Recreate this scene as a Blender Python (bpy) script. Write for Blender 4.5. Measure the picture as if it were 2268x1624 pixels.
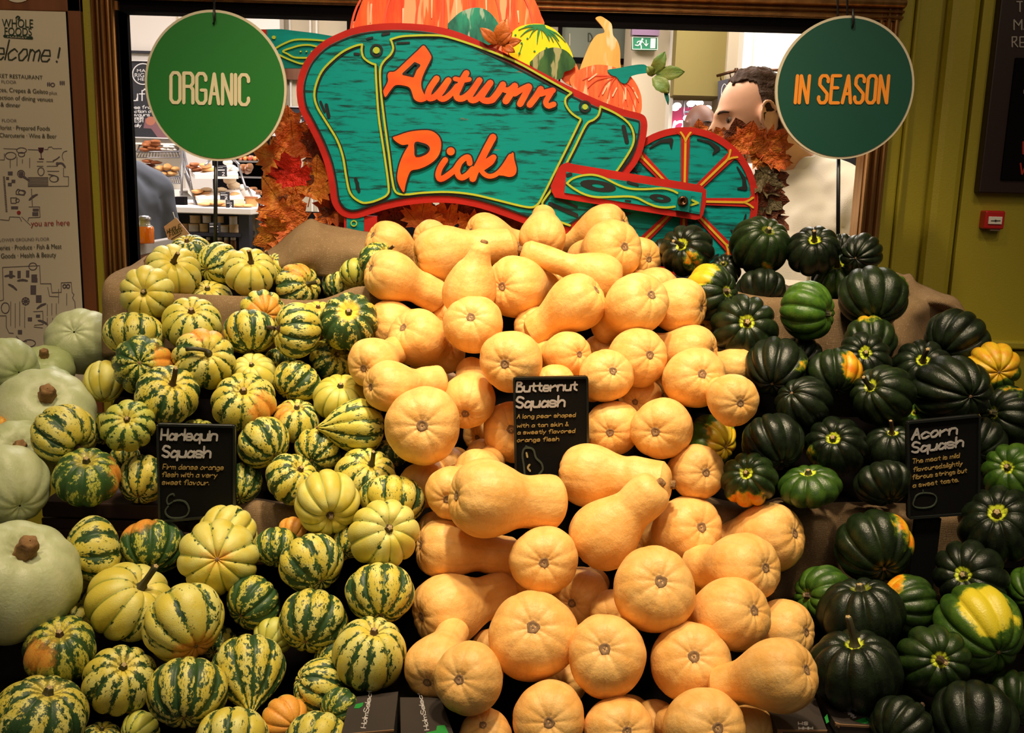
import bpy, bmesh, math, random
import numpy as np
from mathutils import Vector, Matrix, Euler, noise as mnoise
from mathutils.geometry import tessellate_polygon

for o in list(bpy.data.objects): bpy.data.objects.remove(o)
scn = bpy.context.scene
COL = scn.collection
PI = math.pi
rnd = random.Random(7)

# ------------------------------------------------------------ camera
F = 2150.0; CX, CY = 1134.0, 812.0
CAMZ = 1.55
camd = bpy.data.cameras.new('camera'); cam = bpy.data.objects.new('camera', camd)
COL.objects.link(cam)
camd.sensor_fit = 'HORIZONTAL'; camd.sensor_width = 36.0; camd.lens = 36.0*F/2268.0
camd.clip_start = 0.05; camd.clip_end = 100
RC = (Euler((math.radians(90-11.0), 0, 0)).to_matrix() @ Matrix.Rotation(math.radians(1.6), 3, 'Z'))
cam.matrix_world = Matrix.Translation((0, 0, CAMZ)) @ RC.to_4x4()
scn.camera = cam
O = Vector((0, 0, CAMZ)); RIGHT = RC @ Vector((1,0,0)); UP = RC @ Vector((0,1,0)); TOW = RC @ Vector((0,0,1))

# ------------------------------------------------------------ view, world, lights
vs = scn.view_settings
scn.display_settings.display_device = 'sRGB'
vs.view_transform = 'Standard'; vs.look = 'None'; vs.gamma = 1.0; vs.exposure = 0.0; vs.use_curve_mapping = False
scn.cycles.use_denoising = True
scn.cycles.max_bounces = 6; scn.cycles.diffuse_bounces = 4; scn.cycles.glossy_bounces = 3
scn.cycles.caustics_reflective = False; scn.cycles.caustics_refractive = False
scn.cycles.sample_clamp_indirect = 4.0

wd = bpy.data.worlds.new('world'); scn.world = wd; wd.use_nodes = True
wd.node_tree.nodes['Background'].inputs[0].default_value = (1.0, 0.78, 0.55, 1)
wd.node_tree.nodes['Background'].inputs[1].default_value = 0.05

def light(name, kind, loc, target, energy, color, size=0.2, spot=60, blend=1.0):
    l = bpy.data.lights.new(name, kind); l.energy = energy; l.color = color
    if kind == 'AREA': l.size = size
    else: l.shadow_soft_size = size
    if kind == 'SPOT': l.spot_size = math.radians(spot); l.spot_blend = blend
    o = bpy.data.objects.new(name, l); COL.objects.link(o); o.location = loc
    o.rotation_euler = (Vector(target)-Vector(loc)).to_track_quat('-Z', 'Y').to_euler()
    return o
WARM = (1.0, 0.80, 0.52)
light('overhead_spot', 'SPOT', (0.0, 1.25, 3.15), (0.10, 1.93, 1.42), 175, WARM, 0.07, 62)
light('overhead_spot', 'SPOT', (-0.65, 1.05, 3.1), (-0.55, 1.60, 1.2), 88, WARM, 0.07, 58)
light('overhead_spot', 'SPOT', (0.15, 0.85, 3.05), (0.10, 1.40, 0.95), 130, WARM, 0.07, 60)
light('overhead_spot', 'SPOT', (0.95, 0.95, 3.1), (0.78, 1.55, 1.05), 62, WARM, 0.07, 62)
light('sign_spot', 'SPOT', (0.0, 0.55, 2.75), (-0.05, 2.05, 1.62), 46, WARM, 0.06, 50)
light('overhead_spot', 'SPOT', (-1.0, 0.9, 3.0), (-1.12, 2.3, 1.5), 34, WARM, 0.08, 46)  # wall wash added to brighten the directory board and left jamb
light('overhead_spot', 'SPOT', (1.3, 0.8, 3.0), (1.2, 2.3, 1.7), 14, WARM, 0.08, 46)
light('shop_ceiling_light', 'AREA', (0.2, -0.8, 3.1), (0.2, 1.4, 1.0), 14, (1.0, 0.82, 0.58), 1.5)
light('back_room_light', 'AREA', (-1.2, 4.4, 3.3), (-1.3, 4.8, 0), 150, (1.0, 0.93, 0.88), 1.6)
light('back_room_light', 'AREA', (1.6, 5.2, 3.3), (1.6, 5.4, 0), 110, (1.0, 0.92, 0.82), 1.6)
light('back_room_light', 'AREA', (0.15, 2.62, 2.75), (0.72, 2.62, 1.55), 25, (1.0, 0.84, 0.66), 0.4)  # unseen fill lamp, placed to brighten the man's face and shirt

# ------------------------------------------------------------ pixel rays onto real planes
def ray(px, py):
    return (RC @ Vector(((px-CX)/F, -(py-CY)/F, -1.0)))
def W(px, py, Y):
    d = ray(px, py); return O + d*(Y/d.y)
def WZ(px, py, z):
    d = ray(px, py); return O + d*((z-CAMZ)/d.z)
def px2m(px, py, Y):
    d = ray(px, py); return (Y/d.y)/F      # metres per pixel there

# ------------------------------------------------------------ object helpers
def setp(o, label=None, cat=None, group=None, kind=None):
    if label: o['label'] = label
    if cat: o['category'] = cat
    if group: o['group'] = group
    if kind: o['kind'] = kind
    return o
WM = {}
def empty(name, loc=(0,0,0), label=None, cat=None, group=None, kind=None):
    o = bpy.data.objects.new(name, None); COL.objects.link(o); o.location = loc
    o.empty_display_size = 0.02
    WM[o.name] = Matrix.Translation(loc)
    return setp(o, label, cat, group, kind)
def link(name, me, mat=None, parent=None, M=None):
    o = bpy.data.objects.new(name, me); COL.objects.link(o)
    if mat is not None and len(me.materials) == 0: me.materials.append(mat)
    if parent is not None:
        o.parent = parent
        o.matrix_parent_inverse = WM[parent.name].inverted()
    if M is not None: o.matrix_basis = M
    WM[o.name] = M.copy() if M is not None else Matrix.Identity(4)
    return o
class MB:
    def __init__(s): s.v = []; s.f = []; s.m = []
    def add(s, v, f, mi=0):
        n = len(s.v); s.v += [tuple(x) for x in v]; s.f += [tuple(i+n for i in q) for q in f]; s.m += [mi]*len(f)
        return s
    def box(s, lo, hi, mi=0):
        x0,y0,z0 = lo; x1,y1,z1 = hi
        v = [(x0,y0,z0),(x1,y0,z0),(x1,y1,z0),(x0,y1,z0),(x0,y0,z1),(x1,y0,z1),(x1,y1,z1),(x0,y1,z1)]
        return s.add(v, [(0,3,2,1),(4,5,6,7),(0,1,5,4),(1,2,6,5),(2,3,7,6),(3,0,4,7)], mi)
    def tube(s, pts, r, n=8, mi=0, cap=True):
        pts = [Vector(p) for p in pts]; rs = r if isinstance(r, (list, tuple)) else [r]*len(pts)
        vs_ = []; up = Vector((0,0,1))
        for i, p in enumerate(pts):
            t = (pts[min(i+1, len(pts)-1)] - pts[max(i-1, 0)]).normalized()
            a = t.cross(up) if abs(t.dot(up)) < .95 else t.cross(Vector((1,0,0)))
            a.normalize(); b = t.cross(a)
            for k in range(n):
                q = 2*PI*k/n; vs_.append(p + (a*math.cos(q)+b*math.sin(q))*rs[i])
        fs = []
        for i in range(len(pts)-1):
            for k in range(n):
                fs.append((i*n+k, i*n+(k+1) % n, (i+1)*n+(k+1) % n, (i+1)*n+k))
        if cap: fs.append(tuple(range(n-1, -1, -1))); fs.append(tuple((len(pts)-1)*n+k for k in range(n)))
        return s.add(vs_, fs, mi)
    def lathe(s, prof, c=(0,0,0), n=20, mi=0):
        v = []; f = []
        for (r, z) in prof:
            for k in range(n):
                q = 2*PI*k/n; v.append((c[0]+r*math.cos(q), c[1]+r*math.sin(q), c[2]+z))
        for i in range(len(prof)-1):
            for k in range(n): f.append((i*n+k, i*n+(k+1) % n, (i+1)*n+(k+1) % n, (i+1)*n+k))
        return s.add(v, f, mi)
    def ell(s, c, r, n=14, m=9, mi=0, jit=0, seed=0, rot=None):
        v = []; f = []
        for i in range(m+1):
            a = PI*i/m
            for k in range(n):
                q = 2*PI*k/n
                p = Vector((math.sin(a)*math.cos(q), math.sin(a)*math.sin(q), math.cos(a)))
                if jit: p = p*(1+jit*mnoise.noise(p*1.7+Vector((seed,0,0))))
                p = Vector((p.x*r[0], p.y*r[1], p.z*r[2]))
                if rot: p = rot @ p
                v.append(p+Vector(c))
        for i in range(m):
            for k in range(n): f.append((i*n+k, (i+1)*n+k, (i+1)*n+(k+1) % n, i*n+(k+1) % n))
        return s.add(v, f, mi)
    def mesh(s, name='mesh', smooth=False, bevel=0, bseg=2):
        me = bpy.data.meshes.new(name); me.from_pydata([tuple(x) for x in s.v], [], s.f)
        if any(s.m): me.polygons.foreach_set('material_index', s.m)
        bm = bmesh.new(); bm.from_mesh(me)
        if bevel:
            bmesh.ops.remove_doubles(bm, verts=bm.verts, dist=1e-6)
            bmesh.ops.bevel(bm, geom=list(bm.edges), offset=bevel, segments=bseg, affect='EDGES', clamp_overlap=True, profile=.5)
        bmesh.ops.recalc_face_normals(bm, faces=bm.faces)
        bm.to_mesh(me); bm.free()
        if smooth: me.polygons.foreach_set('use_smooth', [True]*len(me.polygons))
        return me
    def build(s, name, mat, parent=None, smooth=False, bevel=0, bseg=2, **kw):
        me = s.mesh(name, smooth, bevel, bseg)
        for m_ in (mat if isinstance(mat, (list, tuple)) else [mat]): me.materials.append(m_)
        o = link(name, me, None, parent)
        return setp(o, **kw)

# planar drawing on a vertical plane at depth Y (front face at Y-off)
def vmap(Y):
    return lambda x, y, off: (lambda p: Vector((p.x, p.y-off, p.z)))(W(x, y, Y))
def zmap(z):
    return lambda x, y, off: (lambda p: Vector((p.x, p.y, p.z+off)))(WZ(x, y, z))
def poly2d(mb, outline, mp, o0, o1, holes=(), mi=0):
    loops = [list(outline)] + [list(h) for h in holes]
    pts = [p for l in loops for p in l]
    tris = tessellate_polygon([[Vector((x, y, 0)) for x, y in l] for l in loops])
    n = len(pts)
    v = [mp(x, y, o1) for x, y in pts] + [mp(x, y, o0) for x, y in pts]
    f = [tuple(t) for t in tris] + [tuple(i+n for i in reversed(t)) for t in tris]
    k = 0
    for l in loops:
        m_ = len(l)
        for i in range(m_): f.append((k+i, k+(i+1) % m_, n+k+(i+1) % m_, n+k+i))
        k += m_
    mb.add(v, f, mi)
STAG = [0]
def ribbon(mb, pts, w, mp, o0, o1, mi=0, caps=True, closed=False):
    pts = [Vector((x, y)) for x, y in pts]
    ws = w if isinstance(w, (list, tuple)) else [w]*len(pts)
    seg = list(range(len(pts)-1)) + ([len(pts)-1] if closed else [])
    for i in seg:
        a, b = pts[i], pts[(i+1) % len(pts)]; d = b-a
        if d.length < 1e-6: continue
        d.normalize(); nn = Vector((-d.y, d.x))
        wa, wb = ws[i]/2, ws[(i+1) % len(pts)]/2
        q = [a+nn*wa, a-nn*wa, b-nn*wb, b+nn*wb]
        STAG[0] += 1; e = o1+(STAG[0]*.6180339 % 1)*3.2e-4
        v = [mp(p.x, p.y, e) for p in q] + [mp(p.x, p.y, o0) for p in q]
        mb.add(v, [(0,1,2,3),(0,4,5,1),(1,5,6,2),(2,6,7,3),(3,7,4,0)], mi)
    if caps:
        for i, p in enumerate(pts):
            r = ws[i]/2; n = 8; STAG[0] += 1; ec = o1+(STAG[0]*.6180339 % 1)*3.2e-4
            c = [mp(p.x+r*math.cos(2*PI*k/n), p.y+r*math.sin(2*PI*k/n), ec) for k in range(n)]
            mb.add(c, [tuple(range(n))], mi)
def smooth(pts, k=6, closed=False):
    P = [Vector(p) for p in pts]; n = len(P); out = []
    rng = range(n if closed else n-1)
    for i in rng:
        p0 = P[(i-1) % n] if closed or i > 0 else P[0]
        p1 = P[i]; p2 = P[(i+1) % n]
        p3 = P[(i+2) % n] if closed or i+2 < n else P[-1]
        for j in range(k):
            t = j/k
            out.append(tuple(0.5*((2*p1)+(p2-p0)*t+(2*p0-5*p1+4*p2-p3)*t*t+(3*p1-p0-3*p2+p3)*t**3)))
    if not closed: out.append(tuple(P[-1]))
    return out

# ------------------------------------------------------------ materials
def mat(name, col, rough=.6, metal=0, noise=None, emis=0, spec=.5, bump=0, bscale=60, coat=0, alpha=1, trans=0):
    m = bpy.data.materials.new(name); m.use_nodes = True
    nt = m.node_tree; b = nt.nodes['Principled BSDF']
    b.inputs['Base Color'].default_value = (*col, 1); b.inputs['Roughness'].default_value = rough
    b.inputs['Metallic'].default_value = metal; b.inputs['Specular IOR Level'].default_value = spec
    b.inputs['Coat Weight'].default_value = coat; b.inputs['Transmission Weight'].default_value = trans
    if emis:
        b.inputs['Emission Color'].default_value = (*col, 1); b.inputs['Emission Strength'].default_value = emis
    if noise or bump:
        tc = nt.nodes.new('ShaderNodeTexCoord')
    if noise:                       # (scale, colour2, (sx,sy,sz), contrast)
        sc, c2, st, ct = noise
        mpn = nt.nodes.new('ShaderNodeMapping'); mpn.inputs['Scale'].default_value = st
        nz = nt.nodes.new('ShaderNodeTexNoise'); nz.inputs['Scale'].default_value = sc; nz.inputs['Detail'].default_value = 5
        rp = nt.nodes.new('ShaderNodeValToRGB')
        rp.color_ramp.elements[0].position = .5-ct; rp.color_ramp.elements[1].position = .5+ct
        rp.color_ramp.elements[0].color = (*c2, 1); rp.color_ramp.elements[1].color = (*col, 1)
        nt.links.new(tc.outputs['Object'], mpn.inputs[0]); nt.links.new(mpn.outputs[0], nz.inputs['Vector'])
        nt.links.new(nz.outputs['Fac'], rp.inputs[0]); nt.links.new(rp.outputs[0], b.inputs['Base Color'])
    if bump:
        n2 = nt.nodes.new('ShaderNodeTexNoise'); n2.inputs['Scale'].default_value = bscale; n2.inputs['Detail'].default_value = 4
        bp = nt.nodes.new('ShaderNodeBump'); bp.inputs['Strength'].default_value = bump; bp.inputs['Distance'].default_value = .005
        nt.links.new(tc.outputs['Object'], n2.inputs['Vector']); nt.links.new(n2.outputs['Fac'], bp.inputs['Height'])
        nt.links.new(bp.outputs[0], b.inputs['Normal'])
    return m

class NB:                           # tiny node builder
    def __init__(s, name):
        s.m = bpy.data.materials.new(name); s.m.use_nodes = True; s.nt = s.m.node_tree
        s.b = s.nt.nodes['Principled BSDF']
    def n(s, t, **kw):
        x = s.nt.nodes.new(t)
        for k, v in kw.items(): setattr(x, k, v)
        return x
    def L(s, a, b): s.nt.links.new(a, b)
    def put(s, sock, v):
        if hasattr(v, 'is_linked') or isinstance(v, bpy.types.NodeSocket): s.L(v, sock)
        else: sock.default_value = v
    def math(s, op, a, b=0.0, c=0.0, clamp=False):
        x = s.n('ShaderNodeMath', operation=op); x.use_clamp = clamp
        s.put(x.inputs[0], a); s.put(x.inputs[1], b)
        if op in ('MULTIPLY_ADD',): s.put(x.inputs[2], c)
        return x.outputs[0]
    def attr(s, name, out='Fac'):
        x = s.n('ShaderNodeAttribute', attribute_type='OBJECT', attribute_name=name); return x.outputs[out]
    def noise(s, vec, scale, detail=4, rough=.6):
        x = s.n('ShaderNodeTexNoise'); s.L(vec, x.inputs['Vector']); x.inputs['Scale'].default_value = scale
        x.inputs['Detail'].default_value = detail; x.inputs['Roughness'].default_value = rough
        return x.outputs['Fac']
    def mix(s, f, a, b):
        x = s.n('ShaderNodeMix', data_type='RGBA'); s.put(x.inputs[0], f)
        s.put(x.inputs[6], a if not isinstance(a, tuple) else (*a, 1)); s.put(x.inputs[7], b if not isinstance(b, tuple) else (*b, 1))
        return x.outputs[2]
    def step(s, v, lo, hi):
        x = s.n('ShaderNodeMapRange', interpolation_type='SMOOTHSTEP'); s.put(x.inputs[0], v)
        x.inputs[1].default_value = lo; x.inputs[2].default_value = hi; return x.outputs[0]
    def bump(s, h, st=.3, dist=.01):
        x = s.n('ShaderNodeBump'); x.inputs['Strength'].default_value = st; x.inputs['Distance'].default_value = dist
        s.L(h, x.inputs['Height']); s.L(x.outputs[0], s.b.inputs['Normal'])

# ============================================================ materials of the setting
M_lime = mat('lime_paint', (.40, .335, .022), .55, noise=(3, (.35, .28, .018), (1,1,1), .3), bump=.15, bscale=300)
M_brass = mat('dark_brass', (.62, .34, .12), .30, .85, noise=(9, (.28, .13, .05), (6,6,.6), .3))
M_bronze = mat('bronze_dark', (.10, .045, .022), .3, .8)
M_black = mat('black_frame', (.005, .004, .005), .9, spec=.05)
M_cream = mat('cream_panel', (.62, .52, .38), .7)
M_white = mat('white_panel', (.82, .76, .70), .6)
M_olive = mat('olive_paint', (.26, .20, .055), .7, noise=(2, (.22, .165, .04), (1,1,1), .3))
M_floor = mat('grey_floor', (.16, .14, .12), .5)
M_ceil = mat('pale_ceiling', (.6, .56, .5), .8)
M_dark = mat('dark_stand', (.005, .004, .004), 1.0, spec=0)
M_wood = mat('brown_wood', (.23, .075, .022), .5, noise=(5, (.13, .038, .012), (9,9,.7), .3))
M_darkwood = mat('dark_brown_wood', (.045, .018, .012), .5, noise=(6, (.025,.010,.007), (.6,9,9), .3))
M_teal_glass = mat('teal_glass', (.03, .10, .085), .15, spec=.8)

YW = 2.30
def struct(mb, name, m, **kw):
    return mb.build(name, m, None, kind='structure', **kw)
# opening in world units (left/right jambs and head), read off the photograph at wall depth
XL = W(286, 300, YW).x; XR = W(1900, 420, YW).x
ZT = (W(280, 36, YW).z + W(1800, 62, YW).z)/2
ZB = 1.02
# back wall of the shop floor, as pieces round the opening
mb = MB(); mb.box((-3.2, YW, 0), (XL-.055, YW+.035, 2.9)); struct(mb, 'wall_left', M_lime)
XJ = XR+.05
mb = MB(); mb.box((XJ, YW+.015, 0), (3.2, YW+.035, 2.9)); struct(mb, 'wall_right', M_lime)
mb = MB(); mb.box((XL-.055, YW, 0), (XJ, YW+.035, ZB)); struct(mb, 'wall_back', M_lime)
# vertical boards and beads on the green walls
def vboard(px0, px1, y, t, name='trim_1', mat_=M_lime, bev=.006):
    x0 = W(px0, 200, YW).x; x1 = W(px1, 200, YW).x
    mb = MB(); mb.box((x0, YW-t, .5), (x1, YW+.02, 2.6)); return struct(mb, name, mat_, bevel=bev)
vboard(1951, 2008, 0, .004, 'trim_1')
vboard(2009, 2018, 0, .012, 'trim_2')
vboard(2078, 2147, 0, .022, 'trim_3', bev=.018)
vboard(2149, 2420, 0, .020, 'trim_4', bev=.002)
vboard(2423, 2700, 0, .020, 'trim_5', bev=.002)
vboard(184, 214, 0, .010, 'trim_6')
p = W(2230, 766, YW-.03)
mb = MB(); mb.box((W(2100, 766, YW).x, YW-.045, p.z-.006), (3.2, YW+.01, p.z+.012)); struct(mb, 'trim_7', M_lime, bevel=.004)
mb = MB(); mb.box((W(2100, 766, YW).x, YW-.03, .0), (3.2, YW+.01, p.z-.012)); struct(mb, 'trim_8', M_lime, bevel=.004)

# window casing: ribbed brass mouldings
def rib(mb, a, b, w, d, y, vertical=True):
    """half-round rib between two ends, centre y"""
    n = 7; v = []; f = []
    for e, q in enumerate((a, b)):
        for k in range(n):
            t = PI*k/(n-1)
            off = -w/2*math.cos(t); dep = -d*math.sin(t)
            v.append((q[0]+off, y+dep, q[1]) if vertical else (q[0], y+dep, q[1]+off))
    for k in range(n-1): f.append((k, k+1, n+k+1, n+k))
    mb.add(v, f)
win = empty('window_1', (XL, YW, ZB), kind='structure')
mb = MB()
wl = .058
mb.box((XL-wl, YW-.03, ZB), (XL, YW+.02, ZT+.02))
for c, w_, d_ in ((-.053,.009,.016), (-.043,.009,.010), (-.032,.011,.014), (-.020,.010,.009), (-.010,.009,.013)):
    rib(mb, (XL+c, ZB), (XL+c, ZT+.12), w_, d_, YW-.03)
mb.build('left_jamb', M_brass, win, smooth=False)
mb = MB(); mb.box((XL-.005, YW-.032, ZB), (XL, YW+.036, ZT)); mb.build('black_reveal', M_black, win)
mb = MB(); mb.box((XR, YW-.02, ZB), (XR+.052, YW+.03, ZT+.12))
for c, w_, d_ in ((.008,.012,.012), (.024,.014,.016), (.042,.014,.012)):
    rib(mb, (XR+c, ZB), (XR+c, ZT+.12), w_, d_, YW-.02)
mb.build('right_jamb', M_brass, win)
mb = MB(); mb.box((XL-.01, YW-.02, ZT), (XR+.01, YW+.037, ZT+.026)); mb.build('black_head', M_black, win)
mb = MB(); mb.box((XL-wl, YW-.03, ZT+.024), (XR+.052, YW+.03, ZT+.115))
for c, w_, d_ in ((.030,.008,.010), (.041,.008,.014), (.058,.022,.024), (.076,.008,.012), (.092,.026,.018), (.111,.010,.012)):
    rib(mb, (XL-wl, ZT+c), (XR+.052, ZT+c), w_, d_, YW-.03, False)
mb.build('head_moulding', M_brass, win)
# transom light above the moulding
w2 = empty('window_2', (XL, YW, ZT+.12), kind='structure')
mb = MB(); mb.box((XL-.05, YW+.01, ZT+.115), (XR+.03, YW+.02, 2.6)); mb.build('window_pane', M_teal_glass, w2)
mb = MB()
for i in range(5):
    x = XL + (XR-XL)*i/4; mb.box((x-.02, YW-.01, ZT+.11), (x+.02, YW+.03, 2.6))
mb.build('window_frame', M_bronze, w2)
# shell of both rooms
mb = MB(); mb.box((-3.2, -2.5, -.05), (3.2, 9.6, 0)); struct(mb, 'floor', M_floor)
mb = MB(); mb.box((-3.2, YW+.035, 3.4), (3.2, 9.6, 3.5)); struct(mb, 'ceiling', M_ceil)
mb = MB(); mb.box((-3.3, YW+.035, 0), (-3.2, 9.6, 3.4)); struct(mb, 'wall_side_left', M_white)
mb = MB(); mb.box((3.2, YW+.035, 0), (3.3, 9.6, 3.4)); struct(mb, 'wall_side_right', M_cream)
mb = MB(); mb.box((-3.2, 9.5, 0), (3.2, 9.6, 3.4)); struct(mb, 'wall_far', M_white)

# ============================================================ stroke lettering
G = dict(a="55261503123254 5652", b="0902 04264654421203", c="55361504123253", d="55361504123254 5952",
 e="045446160403124253", f="5849382822 0646", g="55261503123254 5651402010", h="0902 0426465552", i="0602 0708",
 k="0902 4603 2452", l="0902", m="0602 05163532 35566562", n="0602 0416465552", o="2615041232544626",
 p="0600 05264655431203", q="55261503123254 5650", r="0602 04254655", s="55361605144453421203", t="282342 0646",
 u="0603124254 5652", v="062256", w="0612355266", y="0623 5610", H="0902 5952 0555", S="58391907164554422203",
 F="0902 0959 0545", B="0902 093948370636 3655534202", A="023952 1545", T="0959 3932", D="0902 0929475422 02",
 L="090252", E="59090252 0545", W="0912355299", O="2918041232547829", M="0902 09355259"[:-0] or '', R="0902 0949473605 2552")
G['&'] = "5218293826032254"; G['.'] = "0203"; G['W'] = "0912365259"; G['O'] = "291704132254573929"; G['M'] = "0902 09355952"
G['!'] = "0904 0203"; G['-'] = "0545"; G['P'] = "0902 0949560545"
BLK = dict(O="103041483919080110", R="0009 093948463505 354440", G="474839190801103041 4424"[:18]+"4424", A="002940 1333", N="00094049",
 I="0009", C="474839190801103041", S="474839190806434130100102", E="49090040 0535")
BLK['G'] = "4748391908011030414424"; BLK['C'] = "47483919080110304142"
def strokes(txt, x, y, h, w, gap, font=G, base=2, top=9, slant=0, narrow_i=True):
    """list of polylines in pixel space; (x,y) = baseline start, h = cap height, w = glyph width"""
    out = []; s = h/(top-base)
    for ch in txt:
        if ch == ' ': x += w*.7; continue
        g = font[ch]; mx = 0
        for st in g.split():
            pts = []
            for i in range(0, len(st)-1, 2):
                gx, gy = int(st[i]), int(st[i+1]); mx = max(mx, gx)
                pts.append((x+gx*w/5+slant*(gy-base)*s, y-(gy-base)*s))
            out.append(pts)
        x += mx*w/5+gap
    return out, x
def write(mb, txt, x, y, h, w, gap, lw, mp, o0, o1, slope=0, mi=0, **kw):
    st, xe = strokes(txt, 0, 0, h, w, gap, **kw)
    for pts in st:
        ribbon(mb, [(x+a, y+b+slope*a) for a, b in pts], lw, mp, o0, o1, mi)
    return x+xe
def text_obj(txt, px0, px1, ybase, hpx, Y, m, parent, name='lettering', off=.002, slope=0.0, align_w=True):
    cu = bpy.data.curves.new('t', 'FONT'); cu.body = txt; cu.size = 1; cu.extrude = 0
    o = bpy.data.objects.new('t', cu); COL.objects.link(o)
    dg = bpy.context.evaluated_depsgraph_get(); me = bpy.data.meshes.new_from_object(o.evaluated_get(dg))
    bpy.data.objects.remove(o); bpy.data.curves.remove(cu)
    n = len(me.vertices); co = np.empty(n*3); me.vertices.foreach_get('co', co); co = co.reshape(-1, 3)
    x0, x1 = co[:,0].min(), co[:,0].max(); sc = hpx/.72
    sx = (px1-px0)/(x1-x0) if px1 else sc
    mb = MB()
    v = []
    for c in co:
        X = px0+(c[0]-x0)*sx; Yp = ybase-c[1]*sc+slope*(X-px0)
        q = W(X, Yp, Y); v.append((q.x, q.y-off, q.z))
    mb.add(v, [tuple(p.vertices) for p in me.polygons])
    bpy.data.meshes.remove(me)
    return mb, v
def text(txt, px0, px1, ybase, hpx, Y, m, parent, name='lettering', **kw):
    mb, _ = text_obj(txt, px0, px1, ybase, hpx, Y, m, parent, name, **kw)
    return mb.build(name, m, parent)

def slab(mb, px0, py0, px1, py1, Y, t, mi=0):
    """upright box whose front face covers a pixel rectangle at depth Y"""
    ym, xm = (py0+py1)/2, (px0+px1)/2
    x0, x1 = W(px0, ym, Y).x, W(px1, ym, Y).x; z1, z0 = W(xm, py0, Y).z, W(xm, py1, Y).z
    mb.box((x0, Y, z0), (x1, Y+t, z1), mi); return (x0, x1, z0, z1)

# ============================================================ directory board on the left wall
M_paper = mat('board_paper', (.66, .56, .43), .5)
M_ink = mat('dark_ink', (.03, .035, .02), .6)
M_inkg = mat('green_ink', (.01, .035, .015), .6)
M_inkl = mat('grey_ink', (.19, .15, .15), .6)
M_red = mat('red_ink', (.35, .03, .03), .6)
M_plum = mat('plum_ink', (.07, .01, .025), .6)
YB = YW-.016
brd = empty('directory_board', W(90, 760, YB), 'cream store directory and floor map in a brown wooden frame, on the left wall', 'sign')
mb = MB()
def quad(mb, pts, Yf, t, mi=0): poly2d(mb, pts, vmap(Yf), -t, 0, mi=mi)
xfo = W(167, 20, YB).x; xfi = W(148, 35, YB).x
zt = W(90, 25, YB).z
mb.box((xfi+.004, YB-.006, .9), (xfi+.034, YB+.016, 2.2)); mb.build('frame', M_wood, brd, bevel=.002)
mb = MB(); mb.box((-2.2, YB-.006, zt), (xfi+.034, YB+.016, 2.2)); mb.build('frame', M_wood, brd, bevel=.002)
mb = MB(); mb.box((xfi, YB-.005, .9), (xfi+.006, YB+.016, zt)); mb.build('rebate', M_black, brd)
mb = MB(); mb.box((-2.2, YB-.004, .9), (xfi, YB+.016, zt)); mb.build('panel', M_paper, brd)
mb = MB(); poly2d(mb, [(40+34*math.cos(a*PI/12), -22+28*math.sin(a*PI/12)) for a in range(24)], vmap(YB-.006), 0, .002); mb.build('emblem', M_paper, brd)
YT = YB-.004
text('WHOLE', 5, 74, 60, 19, YT, M_inkg, brd, slope=.02)
text('FOODS', 11, 71, 78, 18, YT, M_inkg, brd, slope=.02)
mb = MB(); ribbon(mb, [(11, 78+2), (71, 84)], 6, vmap(YT), 0, .002); mb.build('logo_bar', M_inkg, brd)
mb = MB(); ribbon(mb, smooth([(36,40),(40,36),(44,39),(40,43)], 4), 2.2, vmap(YT), 0, .002); mb.build('logo_leaf', M_inkg, brd)
text('MARKET', 18, 62, 83.5, 3.6, YT, M_paper, brd, off=.003, slope=.05)
# the italic greeting, drawn as strokes
mb = MB(); x = -30
write(mb, 'elcome', -12, 131, 44, 19, 4.4, 2.6, vmap(YT), 0, .0016, slope=.045, slant=.22)
ribbon(mb, [(133,106),(129,128)], 3.2, vmap(YT), 0, .0016); ribbon(mb, [(126,136),(126.4,137)], 4, vmap(YT), 0, .0016)
mb.build('greeting', M_ink, brd)
for t_, a_, b_, yb, h_, m_ in (('KET RESTAURANT', -2, 95, 172, 9, M_ink), ('FLOOR', 4, 37, 184, 7, M_inkl), ('ices, Crepes & Gelato', -4, 107, 203, 10, M_ink),
    ('plus', 110, 127, 209, 8, M_inkl), ('lection of dining venues', -4, 118, 220, 10, M_ink), ('& dinner', 2, 46, 236, 10, M_ink), ('FLOOR', 5, 38, 270, 7, M_inkl),
    ('Florist · Prepared Foods', -3, 111, 287, 10, M_ink), ('Charcuterie · Wine & Beer', 0, 126, 304, 10, M_ink)):
    text(t_, a_, b_, yb, h_, YT, m_, brd, slope=.045 if yb < 250 else .02)
for t_, a_, b_, yb, h_, m_ in (('you are here', 69, 155, 501, 13, M_red), ('LOWER GROUND FLOOR', 0, 110, 535, 7, M_inkl), ('ceries · Produce · Fish & Meat', -4, 137, 554, 11, M_ink), ('Goods · Health & Beauty', 3, 125, 572, 11, M_ink)):
    text(t_, a_, b_, yb, h_, YT, m_, brd, slope=-.025)
mb = MB(); q = vmap(YT)
def ln(pts, w=1.1): ribbon(mb, pts, w, q, 0, .0012, caps=False)
ln([(8,329),(40,330)]); ln([(62,331),(88,332)]); ln([(98,331),(106,331),(108,326),(114,325),(118,329),(137,329)])
ln([(0,354),(10,354),(10,340)]); ln([(62,413),(152,412),(152,391),(141,391)]); ln([(141,391),(141,372)])
ln(smooth([(149,334),(141,337),(138,346),(141,356)],4)); ln([(70,418),(72,457)]); ln([(64,458),(88,458),(89,481),(64,482),(62,490)])
ln([(0,486),(20,488),(22,480),(44,481),(48,490)]); ln([(48,480),(68,499)],.8)
for x_, y0, y1 in ((23,354,372),(38,348,368),(66,350,372),(50,353,362)): ln([(x_,y0),(x_,y1)])
for y_, x0, x1 in ((358,82,96),(358,103,120),(368,82,96),(368,104,128),(379,105,131)): ln([(x0,y_),(x1,y_)])
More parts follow.
